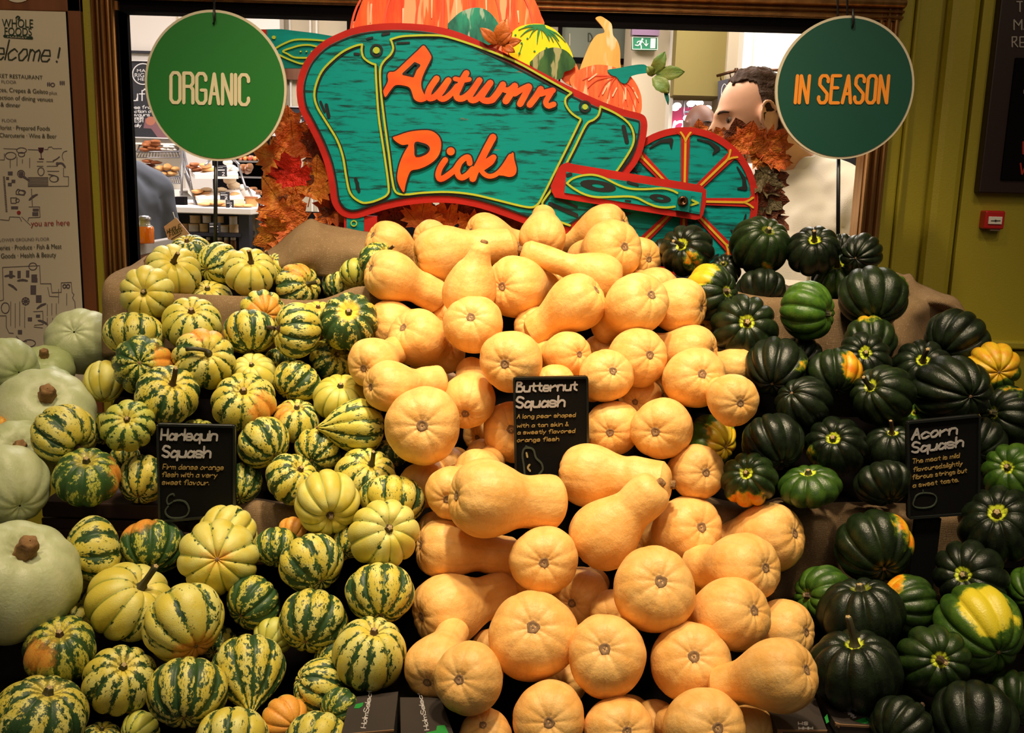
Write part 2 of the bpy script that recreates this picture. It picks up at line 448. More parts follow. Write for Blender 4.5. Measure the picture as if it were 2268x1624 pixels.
for k in range(20): ln([(7+k*.3, 392+k*4),(11+k*.3, 392+k*4)], 2.4)
for y_ in range(393, 412, 3): ln([(62,y_),(107,y_)], 1.2)
ln([(6,592),(88,588),(90,628),(113,628),(115,648),(136,647),(136,626),(158,625),(160,648),(164,652),(161,660),(166,668),(167,684)])
ln([(6,592),(8,664),(0,666)]); ln([(0,699),(14,699),(14,724),(20,737),(30,738)]); ln([(36,744),(46,755),(60,756)])
for x_, y0, y1 in ((24,668,722),(34,672,726),(44,668,722),(55,680,726),(105,674,700),(115,672,698),(125,672,696),(105,704,728),(117,704,722),(130,640,672),(148,650,676)): ln([(x_,y0),(x_,y1)], .9)
ln([(74,690),(95,689),(96,718),(76,720)], .9); ln([(75,724),(95,726)], .9); ln([(106,636),(110,656),(130,657)], .9)
mb.build('map_lines', M_inkl, brd, kind='stuff')
mb = MB()
def disc(mb, x, y, rx, ry, w=1.3, k=14, fill=False, mp=None, o1=.0012):
    pts = [(x+rx*math.cos(2*PI*i/k), y+ry*math.sin(2*PI*i/k)) for i in range(k)]
    if fill: poly2d(mb, pts, mp or q, 0, o1)
    else: ribbon(mb, pts, w, mp or q, 0, o1, caps=False, closed=True)
for a_ in ((48,333,11,6),(48,342,7,5),(24,345,12,8),(47,385,8,8),(91,380,7,9),(73,590,9,8),(57,667,8,8),(12,682,9,12),(120,396,10,7),(49,426,8,5),(43,462,0,0),(65,760,14,8)):
    if a_[2]: disc(mb, *a_)
for i in range(8):
    t = i*PI/4; ribbon(mb, [(57,667),(57+9*math.cos(t),667+9*math.sin(t))], 1.6, q, 0, .0012, caps=False); ribbon(mb, [(47,385),(47+6*math.cos(t),385+6*math.sin(t))], 2.2, q, 0, .0012, caps=False)
for (x0,y0,x1,y1) in ((14,392,20,398),(26,398,34,405),(18,405,26,412),(21,600,28,616),(39,600,46,616),(58,599,65,614),(70,608,82,616),(70,616,83,625),(68,632,80,652),(80,654,92,670),(80,697,89,703),(62,703,71,711),(40,731,49,740),(73,462,86,468),(72,470,85,478),(25,457,40,463),(18,380,28,388)):
    poly2d(mb, [(x0,y0),(x1,y0),(x1,y1),(x0,y1)], q, 0, .0012)
for cx_, cy_, a0 in ((74,437,-.6),(28,636,.6),(50,622,0),(95,714,.4),(22,612,0),(55,395,.5),(92,678,-.5)):
    ribbon(mb, smooth([(cx_-12*math.cos(a0),cy_-12*math.sin(a0)),(cx_,cy_-2),(cx_+12*math.cos(a0),cy_+12*math.sin(a0))],4), [1,3,4,4,5,4,4,3,1][:9], q, 0, .0012, caps=False)
ribbon(mb, [(24,438),(25,450),(36,450),(37,438),(24,438)], 1.4, q, 0, .0012); disc(mb, 39,444,4,4); ribbon(mb, [(36,424),(40,419),(54,424),(54,432),(36,430),(36,424)], 1.6, q, 0, .0012)
ribbon(mb, [(108,386),(122,389),(128,392),(128,400)], 1.8, q, 0, .0012)
ribbon(mb, smooth([(118,356),(126,352),(132,347)],3), 2, q, 0, .0012); ribbon(mb, smooth([(128,362),(138,362),(144,370)],3), 4, q, 0, .0012); disc(mb,127,363,3,4,fill=True)
for k in range(5): disc(mb, 126+k*4 if k>1 else 106+k*4, 187 if k<2 else 184, 1.5, 5, fill=True)
disc(mb, 117,188,4,4,2); disc(mb,143,634,3.5,4,2); disc(mb,151,634,3.5,4,2)
mb.build('map_icons', mat('map_grey', (.13,.10,.11), .6), brd, kind='stuff')
mb = MB(); poly2d(mb, [(85,327),(97,327),(96,335),(91,340),(86,335)], q, 0, .0014); ribbon(mb, [(91,339),(92,351)], 1.2, q, 0, .0014); ribbon(mb, [(87,352),(97,352)], 1.6, q, 0, .0014)
mb.build('wine_glass_icon', M_plum, brd)
mb = MB(); disc(mb, 42, 471, 4.2, 4.2, fill=True, o1=.0016); mb.build('location_dot', M_red, brd)

# ============================================================ chalkboard notice and fire call point on the right wall
YR = YW-.045
cbd = empty('chalkboard_notice', W(2240, 430, YR), 'dark framed chalkboard notice with pale capitals, on the right wall', 'sign')
mb = MB(); x0, x1, z0, z1 = slab(mb, 2196, -60, 2420, 431, YR, .03)
mb.build('frame', mat('oxblood_frame', (.022,.007,.006), .5), cbd, bevel=.003)
mb = MB(); a0 = W(2256, 260, YR).x
mb.box((x0+.045, YR-.006, z0+.03), (x1-.04, YR+.002, W(2240,128,YR).z)); mb.build('slate_panel', M_black, cbd, bevel=.002)
M_chalk = mat('chalk_white', (.42,.38,.36), .9)
M_chalkr = mat('chalk_red', (.45,.03,.015), .9)
mb = MB(); q = vmap(YR)
write(mb, 'TE', 2251, 26, 22, 12, 7, 2.6, q, 0, .002); write(mb, 'MA', 2245, 66, 22, 17, 5, 2.6, q, 0, .002); write(mb, 'RE', 2241, 104, 22, 12, 5, 2.6, q, 0, .002)
write(mb, 'F', 2264, 208, 8, 6, 3, 1.2, q, .006, .008)
mb.build('chalk_lettering', M_chalk, cbd, kind='stuff')
mb = MB(); write(mb, 'E', 2262, 341, 26, 12, 5, 3.4, q, .006, .009, slope=-.2); write(mb, 'W', 2256, 386, 24, 16, 5, 3.2, q, .006, .009)
mb.build('red_chalk_lettering', M_chalkr, cbd)
M_firered = mat('fire_red', (.50,.018,.018), .3, spec=.5)
fcp = empty('fire_call_point', W(2203, 510, YR), 'small red fire alarm call point on the green right wall', 'alarm')
mb = MB(); slab(mb, 2181, 467, 2226, 508, YR, .04); mb.build('housing', M_firered, fcp, bevel=.004, bseg=3)
mb = MB(); slab(mb, 2190, 480, 2220, 497, YR-.003, .004); mb.build('break_glass_panel', M_white, fcp, bevel=.001)
mb = MB(); q = vmap(YR-.003)
for pts in ([(2195,489),(2201,489)], [(2209,489),(2215,489)]): ribbon(mb, pts, 1.6, q, 0, .001)
disc(mb, 2205, 489, 2.4, 2.4, fill=True, mp=q); poly2d(mb, [(2201,488),(2201,490.6),(2203.5,489)], q, 0, .001); poly2d(mb, [(2209,488),(2209,490.6),(2206.5,489)], q, 0, .001)
mb.build('arrow_marks', M_ink, fcp)
mb = MB(); slab(mb, 2193, 507, 2216, 512, YR+.004, .03); mb.build('test_key_slot', mat('grey_plastic', (.3,.22,.16), .5), fcp, bevel=.002)

# ============================================================ tiered display stand
def zat(px, py, Y): return W(px, py, Y).z
YU, YM, YL = 1.88, 1.56, 1.17           # front planes of upper tier, middle tier, lowest row
ZU = zat(1134, 668, YU)-.02; ZM = zat(1134, 1118, YM)-.02
XS0, XS1 = W(246, 650, YU).x, W(2130, 720, YU).x
XM0, XM1 = W(100, 1120, YM).x, W(2168, 800, YU-.02).x
st = empty('display_stand', (0, 1.6, 0), 'dark stepped display stand beneath the heaped squashes', 'stand')
XC0, XC1 = -.22, .36                    # the butternut column fills the middle; the steps stand either side of it
def step_box(name, x0, x1, y0, y1, z1):
    mb = MB(); mb.box((x0, y0, 0), (x1, y1, z1)); mb.build(name, M_dark, st)
for a_, b_ in ((XS0, XC0), (XC1, XS1)): step_box('upper_step', a_, b_, YU+.01, 2.14, ZU-.12)
for a_, b_ in ((XM0, XC0), (XC1, XM1)): step_box('middle_step', a_, b_, YM+.01, YU+.01, ZM-.10)
step_box('lower_step', XM0-.1, XC0, YL+.06, YM+.01, .55); step_box('lower_step', XC1, XM1+.1, YL+.06, YM+.01, .55)
def slope(y0, z0, y1, z1, name, x0, x1):
    mb = MB(); t = .02
    v = [(x0,y0,z0),(x1,y0,z0),(x1,y1,z1),(x0,y1,z1)]; v2 = [(a,b,c-t) for a,b,c in v]
    mb.add(v+v2, [(0,1,2,3),(7,6,5,4),(0,4,5,1),(1,5,6,2),(2,6,7,3),(3,7,4,0)]); return mb.build(name, M_dark, st)
slope(YU+.03, ZU-.10, 2.12, ZU-.03, 'upper_tray', XS0, XC0); slope(YU+.03, ZU-.10, 2.12, ZU-.03, 'upper_tray', XC1, XS1)
slope(YM+.03, ZM-.08, YU-.01, ZU-.19, 'middle_tray', XM0, XC0); slope(YM+.03, ZM-.08, YU-.01, ZU-.19, 'middle_tray', XC1, XM1)
slope(YL+.03, .60, YM-.01, ZM-.22, 'lower_tray', XM0-.1, XC0); slope(YL+.03, .60, YM-.01, ZM-.22, 'lower_tray', XC1, XM1+.1)
slope(YL+.05, .50, 2.12, 1.14, 'centre_ramp', XC0-.01, XC1+.01)
# brown wooden fronts of the middle tier on the left
sh = empty('wooden_shelf', W(200, 1200, YM), 'dark brown wooden shelf front below the middle row of striped squashes', 'shelf')
mb = MB(); slab(mb, 92, 1118, 520, 1152, YM-.02, .10); mb.build('fascia', M_darkwood, sh, bevel=.003)
mb = MB(); slab(mb, 92, 1154, 520, 1178, YM-.012, .10); mb.build('rail', M_darkwood, sh, bevel=.002)
mb = MB(); slab(mb, 92, 1178, 520, 1250, YM-.018, .05); mb.build('lower_board', M_darkwood, sh, bevel=.002)

# ============================================================ burlap cloths
def make_burlap():
    g = NB('burlap'); tc = g.n('ShaderNodeTexCoord'); uv = tc.outputs['UV']
    g.b.inputs['Roughness'].default_value = .95; g.b.inputs['Specular IOR Level'].default_value = .1
    def wave(dirn):
        w = g.n('ShaderNodeTexWave', wave_type='BANDS', bands_direction=dirn); g.L(uv, w.inputs['Vector'])
        w.inputs['Scale'].default_value = 190; w.inputs['Distortion'].default_value = 1.2; w.inputs['Detail'].default_value = 1; return w.outputs['Fac']
    h = g.math('MULTIPLY', wave('X'), wave('Y'))
    n1 = g.noise(tc.outputs['Object'], 14, 4); n2 = g.noise(tc.outputs['Object'], 260, 2)
    c = g.mix(g.step(n1, .35, .65), (.30,.195,.10), (.40,.27,.15))
    c = g.mix(g.math('MULTIPLY', g.step(h, .0, .5), .55), (.10,.06,.03), c) if False else g.mix(g.step(h, 0, .45), (.17,.105,.055), c)
    c = g.mix(g.step(n2, .55, .75), c, (.36,.26,.16)); g.L(c, g.b.inputs['Base Color']); g.bump(h, .5, .002)
    return g.m
M_burlap = make_burlap()
def cloth(name, rows, label, k=6, thick=.003, amp=.004, seed=0):
    """rows: lists of (px,py,Y); bicubic through them"""
    nc = max(len(r) for r in rows)
    P = [[W(*c) for c in r] for r in rows]
    def cr(pts):
        return [Vector(p) for p in smooth([tuple(p) for p in pts], k)]
    A = [cr(r) for r in P]; B = list(zip(*A)); G2 = [cr(c) for c in B]        # columns
    nu, nv = len(G2), len(G2[0])
    v = []; uvs = []
    for i in range(nu):
        for j in range(nv):
            p = G2[i][j].copy(); nz = mnoise.noise(p*14+Vector((seed,0,0)))*amp + mnoise.noise(p*45+Vector((0,seed,0)))*amp*.3
            p.y -= nz; p.z += nz*.6; v.append(p)
    f = [(i*nv+j, (i+1)*nv+j, (i+1)*nv+j+1, i*nv+j+1) for i in range(nu-1) for j in range(nv-1)]
    me = bpy.data.meshes.new(name); me.from_pydata([tuple(p) for p in v], [], f)
    uvl = me.uv_layers.new(name='UVMap')
    for L_ in me.loops:
        p = v[L_.vertex_index]; uvl.data[L_.index].uv = (p.x*1.0, (p.y*.7+p.z))
    me.polygons.foreach_set('use_smooth', [True]*len(me.polygons)); me.materials.append(M_burlap)
    o = link(name, me); md = o.modifiers.new('s', 'SOLIDIFY'); md.thickness = thick
    setp(o, label, 'cloth', 'burlap cloths lining the tiers'); return o
cloth('burlap_cloth', [
  [(327,566,2.08),(322,575,2.06),(318,585,2.02),(330,640,1.96),(420,662,1.93),(560,670,1.93),(700,676,1.93),(780,650,1.95),(860,655,1.95)],
  [(298,588,2.02),(288,595,1.98),(300,615,1.92),(360,648,1.90),(430,654,1.885),(560,661,1.885),(700,667,1.885),(790,640,1.89),(860,645,1.89)],
  [(262,606,1.97),(236,628,1.88),(290,650,1.872),(360,655,1.87),(430,659,1.868),(560,665,1.868),(700,671,1.868),(800,645,1.868),(860,655,1.868)],
  [(240,680,1.95),(232,700,1.862),(290,690,1.858),(360,690,1.86),(430,692,1.856),(560,694,1.858),(700,700,1.856),(800,690,1.86),(860,690,1.86)],
  [(236,790,1.94),(234,790,1.86),(290,780,1.85),(360,780,1.86),(430,780,1.85),(560,780,1.86),(700,780,1.852),(800,770,1.86),(860,770,1.86)]],
  'tan burlap cloth folded over the edge of the upper left tier')
cloth('burlap_cloth', [
  [(570,572,2.06),(610,545,2.07),(650,512,2.08),(672,496,2.08),(690,487,2.085),(712,497,2.085),(745,505,2.08),(790,512,2.07),(840,522,2.06),(880,545,2.06)],
  [(575,580,2.02),(615,560,2.02),(655,535,2.01),(680,520,2.01),(702,513,2.02),(725,520,2.03),(755,527,2.02),(800,535,2.01),(845,545,2.01),(880,560,2.01)],
  [(590,592,2.0),(630,585,1.985),(665,572,1.97),(690,560,1.97),(712,552,1.98),(735,556,1.985),(765,560,1.98),(805,565,1.97),(845,570,1.98),(880,580,1.99)],
  [(600,620,2.02),(640,615,2.01),(675,610,2.0),(700,610,1.99),(722,612,1.99),(745,610,1.99),(775,605,1.99),(810,600,1.99),(845,600,2.0),(880,610,2.0)]],
  'tan burlap cloth humped up behind the striped squashes below the cart sign', amp=.006, seed=4)
cloth('burlap_cloth', [
  [(1560,655,1.97),(1615,645,1.95),(1650,655,1.94),(1700,660,1.94),(1760,665,1.94),(1840,668,1.94),(1900,665,1.95),(1960,660,1.96)],
  [(1560,652,1.90),(1620,651,1.90),(1660,657,1.895),(1700,661,1.89),(1760,664,1.89),(1840,668,1.89),(1900,668,1.89),(1970,668,1.90)],
  [(1560,662,1.87),(1620,661,1.87),(1660,667,1.868),(1700,671,1.868),(1760,674,1.868),(1840,678,1.868),(1900,678,1.868),(1970,690,1.87)],
  [(1560,700,1.86),(1620,700,1.856),(1660,702,1.86),(1700,706,1.855),(1760,710,1.86),(1840,710,1.855),(1900,715,1.86),(1980,730,1.86)],
  [(1560,790,1.86),(1620,790,1.852),(1660,790,1.86),(1700,790,1.85),(1760,790,1.86),(1840,790,1.85),(1900,795,1.858),(1990,795,1.86)]],
  'brown burlap cloth over the front edge of the upper right tier, under the dark squashes', seed=9)
cloth('burlap_cloth', [
  [(1940,618,2.03),(1975,606,2.04),(2000,611,2.04),(2015,610,2.04),(2028,628,2.03),(2055,640,2.02),(2085,652,2.0),(2112,660,1.98),(2128,680,1.96)],
  [(1950,650,1.99),(1985,640,1.99),(2005,650,1.98),(2025,655,1.98),(2045,665,1.96),(2070,668,1.94),(2095,672,1.93),(2125,684,1.93),(2148,715,1.94)],
  [(1960,700,1.94),(1990,695,1.93),(2010,690,1.92),(2035,685,1.92),(2055,684,1.95),(2080,690,1.97),(2105,700,1.96),(2135,715,1.92),(2158,745,1.93)],
  [(1970,740,1.91),(1995,740,1.90),(2015,735,1.91),(2040,728,1.94),(2060,730,1.96),(2085,735,1.95),(2110,745,1.93),(2140,755,1.91),(2166,780,1.92)],
  [(1975,800,1.90),(1995,800,1.89),(2015,800,1.90),(2040,800,1.92),(2060,800,1.92),(2085,800,1.91),(2115,805,1.90),(2145,805,1.90),(2175,815,1.91)]],
  'light burlap cloth with deep folds at the right end of the upper tier', amp=.006, seed=14)
cloth('burlap_cloth', [
  [(1540,1095,1.62),(1600,1112,1.62),(1650,1122,1.62),(1690,1118,1.61),(1725,1106,1.61),(1760,1112,1.61),(1820,1118,1.61),(1900,1117,1.61),(2000,1120,1.61),(2080,1128,1.61),(2160,1135,1.61)],
  [(1540,1100,1.58),(1600,1114,1.58),(1650,1122,1.575),(1690,1119,1.57),(1725,1108,1.565),(1760,1114,1.57),(1820,1119,1.575),(1900,1118,1.575),(2000,1121,1.575),(2080,1129,1.575),(2160,1136,1.575)],
  [(1540,1120,1.55),(1600,1132,1.548),(1650,1138,1.55),(1690,1132,1.54),(1725,1120,1.53),(1765,1130,1.545),(1820,1138,1.55),(1900,1136,1.545),(2000,1138,1.55),(2080,1146,1.55),(2160,1150,1.55)],
  [(1540,1180,1.545),(1600,1185,1.53),(1650,1190,1.55),(1690,1190,1.53),(1725,1185,1.52),(1765,1190,1.55),(1820,1190,1.535),(1900,1190,1.545),(2000,1190,1.53),(2080,1200,1.545),(2160,1200,1.54)],
  [(1540,1330,1.54),(1600,1330,1.53),(1650,1330,1.55),(1690,1330,1.53),(1725,1330,1.52),(1765,1330,1.55),(1820,1330,1.535),(1900,1330,1.545),(2000,1330,1.53),(2080,1330,1.545),(2160,1330,1.54)]],
  'tan burlap cloth hanging over the middle tier edge between the butternut and dark green squashes', amp=.006, seed=21)
cloth('burlap_cloth', [
  [(515,1110,1.62),(540,1110,1.62),(570,1108,1.62),(620,1115,1.62),(680,1120,1.62),(760,1120,1.62)],
  [(515,1116,1.58),(540,1115,1.58),(570,1113,1.575),(620,1120,1.575),(680,1126,1.575),(760,1126,1.575)],
  [(515,1128,1.545),(540,1126,1.545),(575,1126,1.535),(620,1134,1.545),(680,1140,1.545),(760,1140,1.545)],
  [(515,1250,1.54),(540,1250,1.53),(575,1250,1.52),(620,1250,1.54),(680,1250,1.53),(760,1250,1.54)]],
  'small piece of brown burlap beside the harlequin sign, over the middle tier edge', seed=30)
# back boards closing the stand under the sign
mb = MB(); mb.box((XS0, 2.14, 0), (XS1, 2.2, zat(1134, 640, 2.1))); o = mb.build('back_panel', M_dark, st)

# ============================================================ painted cart sign
def paint(name, c1, c2, sc=5, st=(1,1,9), ct=.12, ang=0, rough=.45, c3=None, lo=.5, ct3=.69):
    g = NB(name); tc = g.n('ShaderNodeTexCoord'); mp_ = g.n('ShaderNodeMapping')
    mp_.inputs['Rotation'].default_value = (0, ang, 0); mp_.inputs['Scale'].default_value = st
    g.L(tc.outputs['Object'], mp_.inputs[0])
    n1 = g.noise(mp_.outputs[0], sc, 6, .65)
    col = g.mix(g.step(n1, lo-ct, lo+ct), c2, c1)
    if c3:
        m3 = g.n('ShaderNodeMapping'); m3.inputs['Location'].default_value = (3,1,7); m3.inputs['Rotation'].default_value = (0, ang, 0); m3.inputs['Scale'].default_value = st
        g.L(tc.outputs['Object'], m3.inputs[0]); n2 = g.noise(m3.outputs[0], sc*.8, 3)
        col = g.mix(g.step(n2, ct3, ct3+.04), col, c3)
    g.L(col, g.b.inputs['Base Color']); g.b.inputs['Roughness'].default_value = rough; g.b.inputs['Specular IOR Level'].default_value = .2
    return g.m
TEAL = (.002, .27, .27)
M_teal = paint('teal_brushed', TEAL, (.006,.05,.048), 13, (1,1,8), .09, .12, c3=(.22,.13,.08), lo=.425)
M_teal2 = paint('teal_brushed_diagonal', TEAL, (.006,.045,.045), 12, (1,1,8), .12, -.95, lo=.44)
M_teal3 = paint('teal_plain', TEAL, (.004,.13,.12), 5, (1,1,5), .2)
M_cred = paint('cart_red', (.50,.022,.016), (.34,.014,.012), 6, (1,1,3), .25)
M_clime = mat('lime_line', (.42,.50,.03), .5); M_cyel = mat('ochre_line', (.62,.36,.02), .5)
M_cblack = mat('black_line', (.006,.008,.010), .5)
M_letter = mat('orange_letter', (.95,.135,.008), .45, noise=(16, (.80,.07,.006), (1,1,2), .2))
YC = 2.085
def z7(pts): return [(640+x/2.7, 40+y/2.7) for x, y in pts]
def zc(pts, ox, oy, s): return [(ox+x/s, oy+y/s) for x, y in pts]
def inset(pts, d):
    P = [Vector(p) for p in pts]; n = len(P)
    area = sum(P[i].x*P[(i+1) % n].y-P[(i+1) % n].x*P[i].y for i in range(n))
    s = 1 if area > 0 else -1; out = []
    for i in range(n):
        t = (P[(i+1) % n]-P[i-1]).normalized(); out.append(tuple(P[i]+Vector((-t.y, t.x))*d*s))
    return out
cart = empty('cart_sign', W(1100, 520, YC), 'painted teal and red wheelbarrow sign reading Autumn Picks, above the squash heap', 'sign')
out = smooth(z7([(45,430),(60,340),(105,240),(190,150),(300,90),(420,50),(600,30),(800,38),(950,65),(1080,110),(1250,190),(1450,290),(1650,395),(1850,490),(2000,545),
  (2105,572),(2138,605),(2142,670),(2120,780),(2080,870),(2030,935),(1960,1040),(1880,1140),(1780,1220),(1650,1290),(1480,1255),(1300,1190),(1150,1140),(1000,1110),(850,1105),(700,1120),
  (560,1150),(420,1195),(350,1195),(295,1165),(255,1100),(240,1000),(215,880),(170,760),(110,640),(60,540)]), 3, closed=True)
vp = vmap(YC)
mb = MB(); poly2d(mb, out, vp, -.012, 0); mb.build('border', M_cred, cart)
inn = inset(out, 15.5)
mb = MB(); poly2d(mb, inn, vp, 0, .002); mb.build('panel', M_teal, cart)
mb = MB(); ribbon(mb, inset(out, 18)[:], 3.4, vp, .0015, .003, closed=True, caps=False)
L1 = smooth(z7([(440,160),(400,168),(330,200),(260,255),(200,320),(165,400),(155,470),(175,540),(230,630),(290,730),(325,830),(345,950),(370,1050),(430,1100),(480,1103),(540,1085),(590,1055),(597,1000),(570,800),(540,600),(525,400),(520,280)]), 4) + z7([(520,280)]) + smooth(z7([(520,280),(490,270),(450,240),(437,200),(440,160)]), 4)
L2 = smooth(z7([(610,130),(625,180),(610,220),(570,260),(548,310),(550,420),(570,600),(600,820),(618,960),(640,1040),(700,1055),(800,1045),(950,1040),(1100,1055),(1250,1090),(1420,1130),(1480,1120),(1520,1060),(1600,900),(1680,740),(1742,612)]), 4) + smooth(z7([(1742,605),(1690,570),(1655,520),(1655,480),(1688,450)]), 4) + smooth(z7([(1688,448),(1550,370),(1350,260),(1150,180),(950,115),(850,105),(720,108),(660,115),(610,130)]), 4)
L3 = smooth(z7([(1862,530),(1850,580),(1820,610),(1775,640),(1700,790),(1600,980),(1530,1080),(1515,1110),(1530,1170),(1600,1210),(1680,1240)]), 4)
L4 = smooth(z7([(1862,530),(1950,570),(2030,630),(2060,700),(2050,770),(1990,870),(1940,940)]), 4)
for Lx in (L1, L2, L3, L4):
    ribbon(mb, [(x+2.6, y+2.4) for x, y in Lx], 6, vp, .0015, .0035, caps=False)
for (a, b, w_) in (((225,520),(240,590),12),((215,560),(190,500),8),((560,100),(600,92),9),((650,150),(720,148),7),((470,125),(500,118),8),((395,215),(420,218),9),((400,960),(420,1035),11),((2000,650),(2020,740),15),((410,985),(412,1020),12),((840,255),(850,280),5),((1560,1110),(1720,1180),14),((1600,1080),(1720,1130),9)):
    ribbon(mb, z7([a, b]), w_/1.6, vp, .0015, .0035)
for (c_, r_) in (((525,195), 33), ((1770,530), 31)):
    disc(mb, *z7([c_])[0], r_/2.7, r_/2.7, 4.6, 18, mp=vp, o1=.004)
mb.build('black_shading', M_cblack, cart, kind='stuff')
mb = MB()
for Lx in (L1, L2, L3, L4): ribbon(mb, Lx, 4.6, vp, .003, .0055)
disc(mb, *z7([(525,195)])[0], 7.4, 7.4, fill=True, k=18, mp=vp, o1=.006); disc(mb, *z7([(1770,532)])[0], 6.2, 6.2, fill=True, k=18, mp=vp, o1=.0045)
mb.build('lime_outline', M_clime, cart, kind='stuff')
# lettering
def za(p): return zc(p, 840, 90, 5.4)
def zp(p): return zc(p, 850, 270, 7.0875)
Ao = smooth(za([(530,65),(470,120),(330,250),(200,370),(130,380),(105,420),(110,490),(60,590),(55,620),(80,680),(140,600),(200,538),(300,542),(370,570),(400,640),(420,700),(470,735),(530,735),(585,700),(545,650),(510,570),(510,480),(550,370),(620,230),(620,180),(570,100)]), 3, True)
Ah = za([(430,275),(370,333),(295,402),(408,428),(440,350),(483,300)])
Po = smooth(zp([(150,250),(220,220),(400,160),(600,135),(750,145),(860,220),(905,330),(890,470),(820,590),(700,680),(560,740),(440,765),(390,850),(350,980),(322,1105),(270,1040),(225,930),(220,820),(260,640),(330,480),(395,362),(300,365),(210,320)]), 3, True)
Ph = smooth(zp([(510,335),(600,345),(680,375),(712,430),(650,500),(520,535),(505,440)]), 3, True)
So = smooth(zp([(2020,480),(2050,600),(2085,740),(2060,830),(1980,865),(1880,845),(1790,825),(1870,700)]), 3, True)
U = [([(690,460),(620,560),(588,640),(600,690),(660,680),(740,600),(830,480)],76),([(830,480),(760,600),(715,660),(745,700),(800,690),(880,620),(935,550)],70),
 ([(1045,395),(1000,470),(960,560),(925,640),(940,690),(1000,695),(1080,640),(1140,570),(1200,480)],76),([(910,462),(1000,480),(1080,468)],56),
 ([(1200,480),(1130,590),(1085,670),(1110,715),(1170,700),(1240,620),(1330,510)],76),([(1330,510),(1270,600),(1225,680),(1260,720),(1340,715),(1410,640),(1480,530)],76),
 ([(1350,715),(1420,630),(1480,535)],80),([(1475,580),(1540,600),(1615,550)],70),([(1515,725),(1570,640),(1620,550)],86),([(1620,640),(1700,590),(1785,550)],70),([(1685,760),(1740,660),(1790,560)],80),
 ([(1800,770),(1870,680),(1930,585)],78),([(1925,640),(2000,620),(2075,600)],72),([(2070,600),(2020,680),(1990,740),(2020,785),(2085,765)],66)]
K = [([(970,600),(890,720),(858,830),(885,895),(950,880),(1050,810),(1130,740),(1190,650),(1260,580),(1330,560),(1352,650)],92),([(1190,650),(1155,760),(1180,850),(1240,875),(1330,820),(1400,740)],92),
 ([(1715,245),(1620,420),(1520,620),(1430,800),(1400,890)],112),([(1540,680),(1650,610),(1725,560)],96),([(1725,570),(1680,640),(1550,730)],84),([(1520,750),(1590,830),(1680,855),(1780,815),(1880,710),(1990,540)],74)]
mb = MB(); ob = MB()
for P_, h in ((Ao, Ah), (Po, Ph), (So, None)):
    poly2d(mb, P_, vp, .004, .008, [h] if h else [])
    ribbon(ob, P_, 6.5, vp, .002, .0065, closed=True)
    if h: ribbon(ob, h, 5, vp, .002, .0085, closed=True)
for S_, fn, s_ in ((U, za, 5.4), (K, zp, 7.0875)):
    for pts, w_ in S_:
        q_ = smooth(fn(pts), 4); ribbon(mb, q_, w_/s_, vp, .004, .008); ribbon(ob, q_, w_/s_+6.5, vp, .002, .0065)
        ribbon(ob, [(x+1.2, y+2) for x, y in q_], w_/s_+4.5, vp, .002, .006)
d_ = zp([(1055,465)])[0]; disc(mb, *d_, 9, 9, fill=True, k=16, mp=vp, o1=.008); disc(ob, *d_, 12, 12, fill=True, k=16, mp=vp, o1=.006)
mb.build('lettering', M_letter, cart, kind='stuff'); ob.build('letter_outline', M_cblack, cart, kind='stuff')
# leg below the body
mb = MB(); slab(mb, 762, 478, 835, 540, YC+.004, .02); mb.build('leg', M_cred, cart)
mb = MB(); slab(mb, 768, 478, 806, 540, YC+.002, .004); lg = mb.build('leg_panel', M_teal2, cart)
mb = MB(); disc(mb, 784, 495, 6, 6, 2.4, 14, mp=vmap(YC+.002), o1=.002); mb.build('leg_ring', M_clime, cart)
# wheel
wy = YC+.016; wp = vmap(wy); wc = (1514.8, 445.6); WR = 164
wh = MB(); circ = lambda r, n=72: [(wc[0]+r*math.cos(2*PI*i/n), wc[1]+r*math.sin(2*PI*i/n)) for i in range(n)]
poly2d(wh, circ(WR), wp, -.012, 0); wheel = wh.build('wheel', M_teal2, cart)
mb = MB(); poly2d(mb, circ(WR), wp, -.013, .003, [circ(WR-15)]); mb.build('rim', M_cred, wheel)
bl = MB()
for i in range(8):
    a = PI/4*i+.02; u = (math.cos(a), math.sin(a)); v_ = (-u[1], u[0])
    P0 = [(wc[0]+u[0]*r+v_[0]*t, wc[1]+u[1]*r+v_[1]*t) for r, t in ((15,-7),(WR-20,-10),(WR-12,-22),(WR-12,22),(WR-20,10),(15,7))]
    mb = MB(); poly2d(mb, P0, wp, 0, .0035); sp = mb.build('spoke', M_cred, wheel)
    pt = lambda r, t: (wc[0]+u[0]*r+v_[0]*t, wc[1]+u[1]*r+v_[1]*t)
    mb = MB(); ribbon(mb, [pt(40,0), pt(WR-28,0)], 5, wp, .003, .0048)
    ribbon(mb, smooth([pt(WR-32,0), pt(WR-22,4), pt(WR-12,11)], 3), 4.4, wp, .003, .005); ribbon(mb, smooth([pt(WR-32,0), pt(WR-22,-4), pt(WR-12,-11)], 3), 4.4, wp, .003, .0052)
    mb.build('spoke_line', M_cyel, wheel)
    b0 = a+PI/8
    ribbon(bl, [(wc[0]+math.cos(b0+t)*(WR-s), wc[1]+math.sin(b0+t)*(WR-s)) for t, s in ((-.2,24),(.0,22),(.16,26),(.14,42))], [3,7,11,3], wp, 0, .002)
bl.build('black_shading', M_cblack, wheel, kind='stuff')
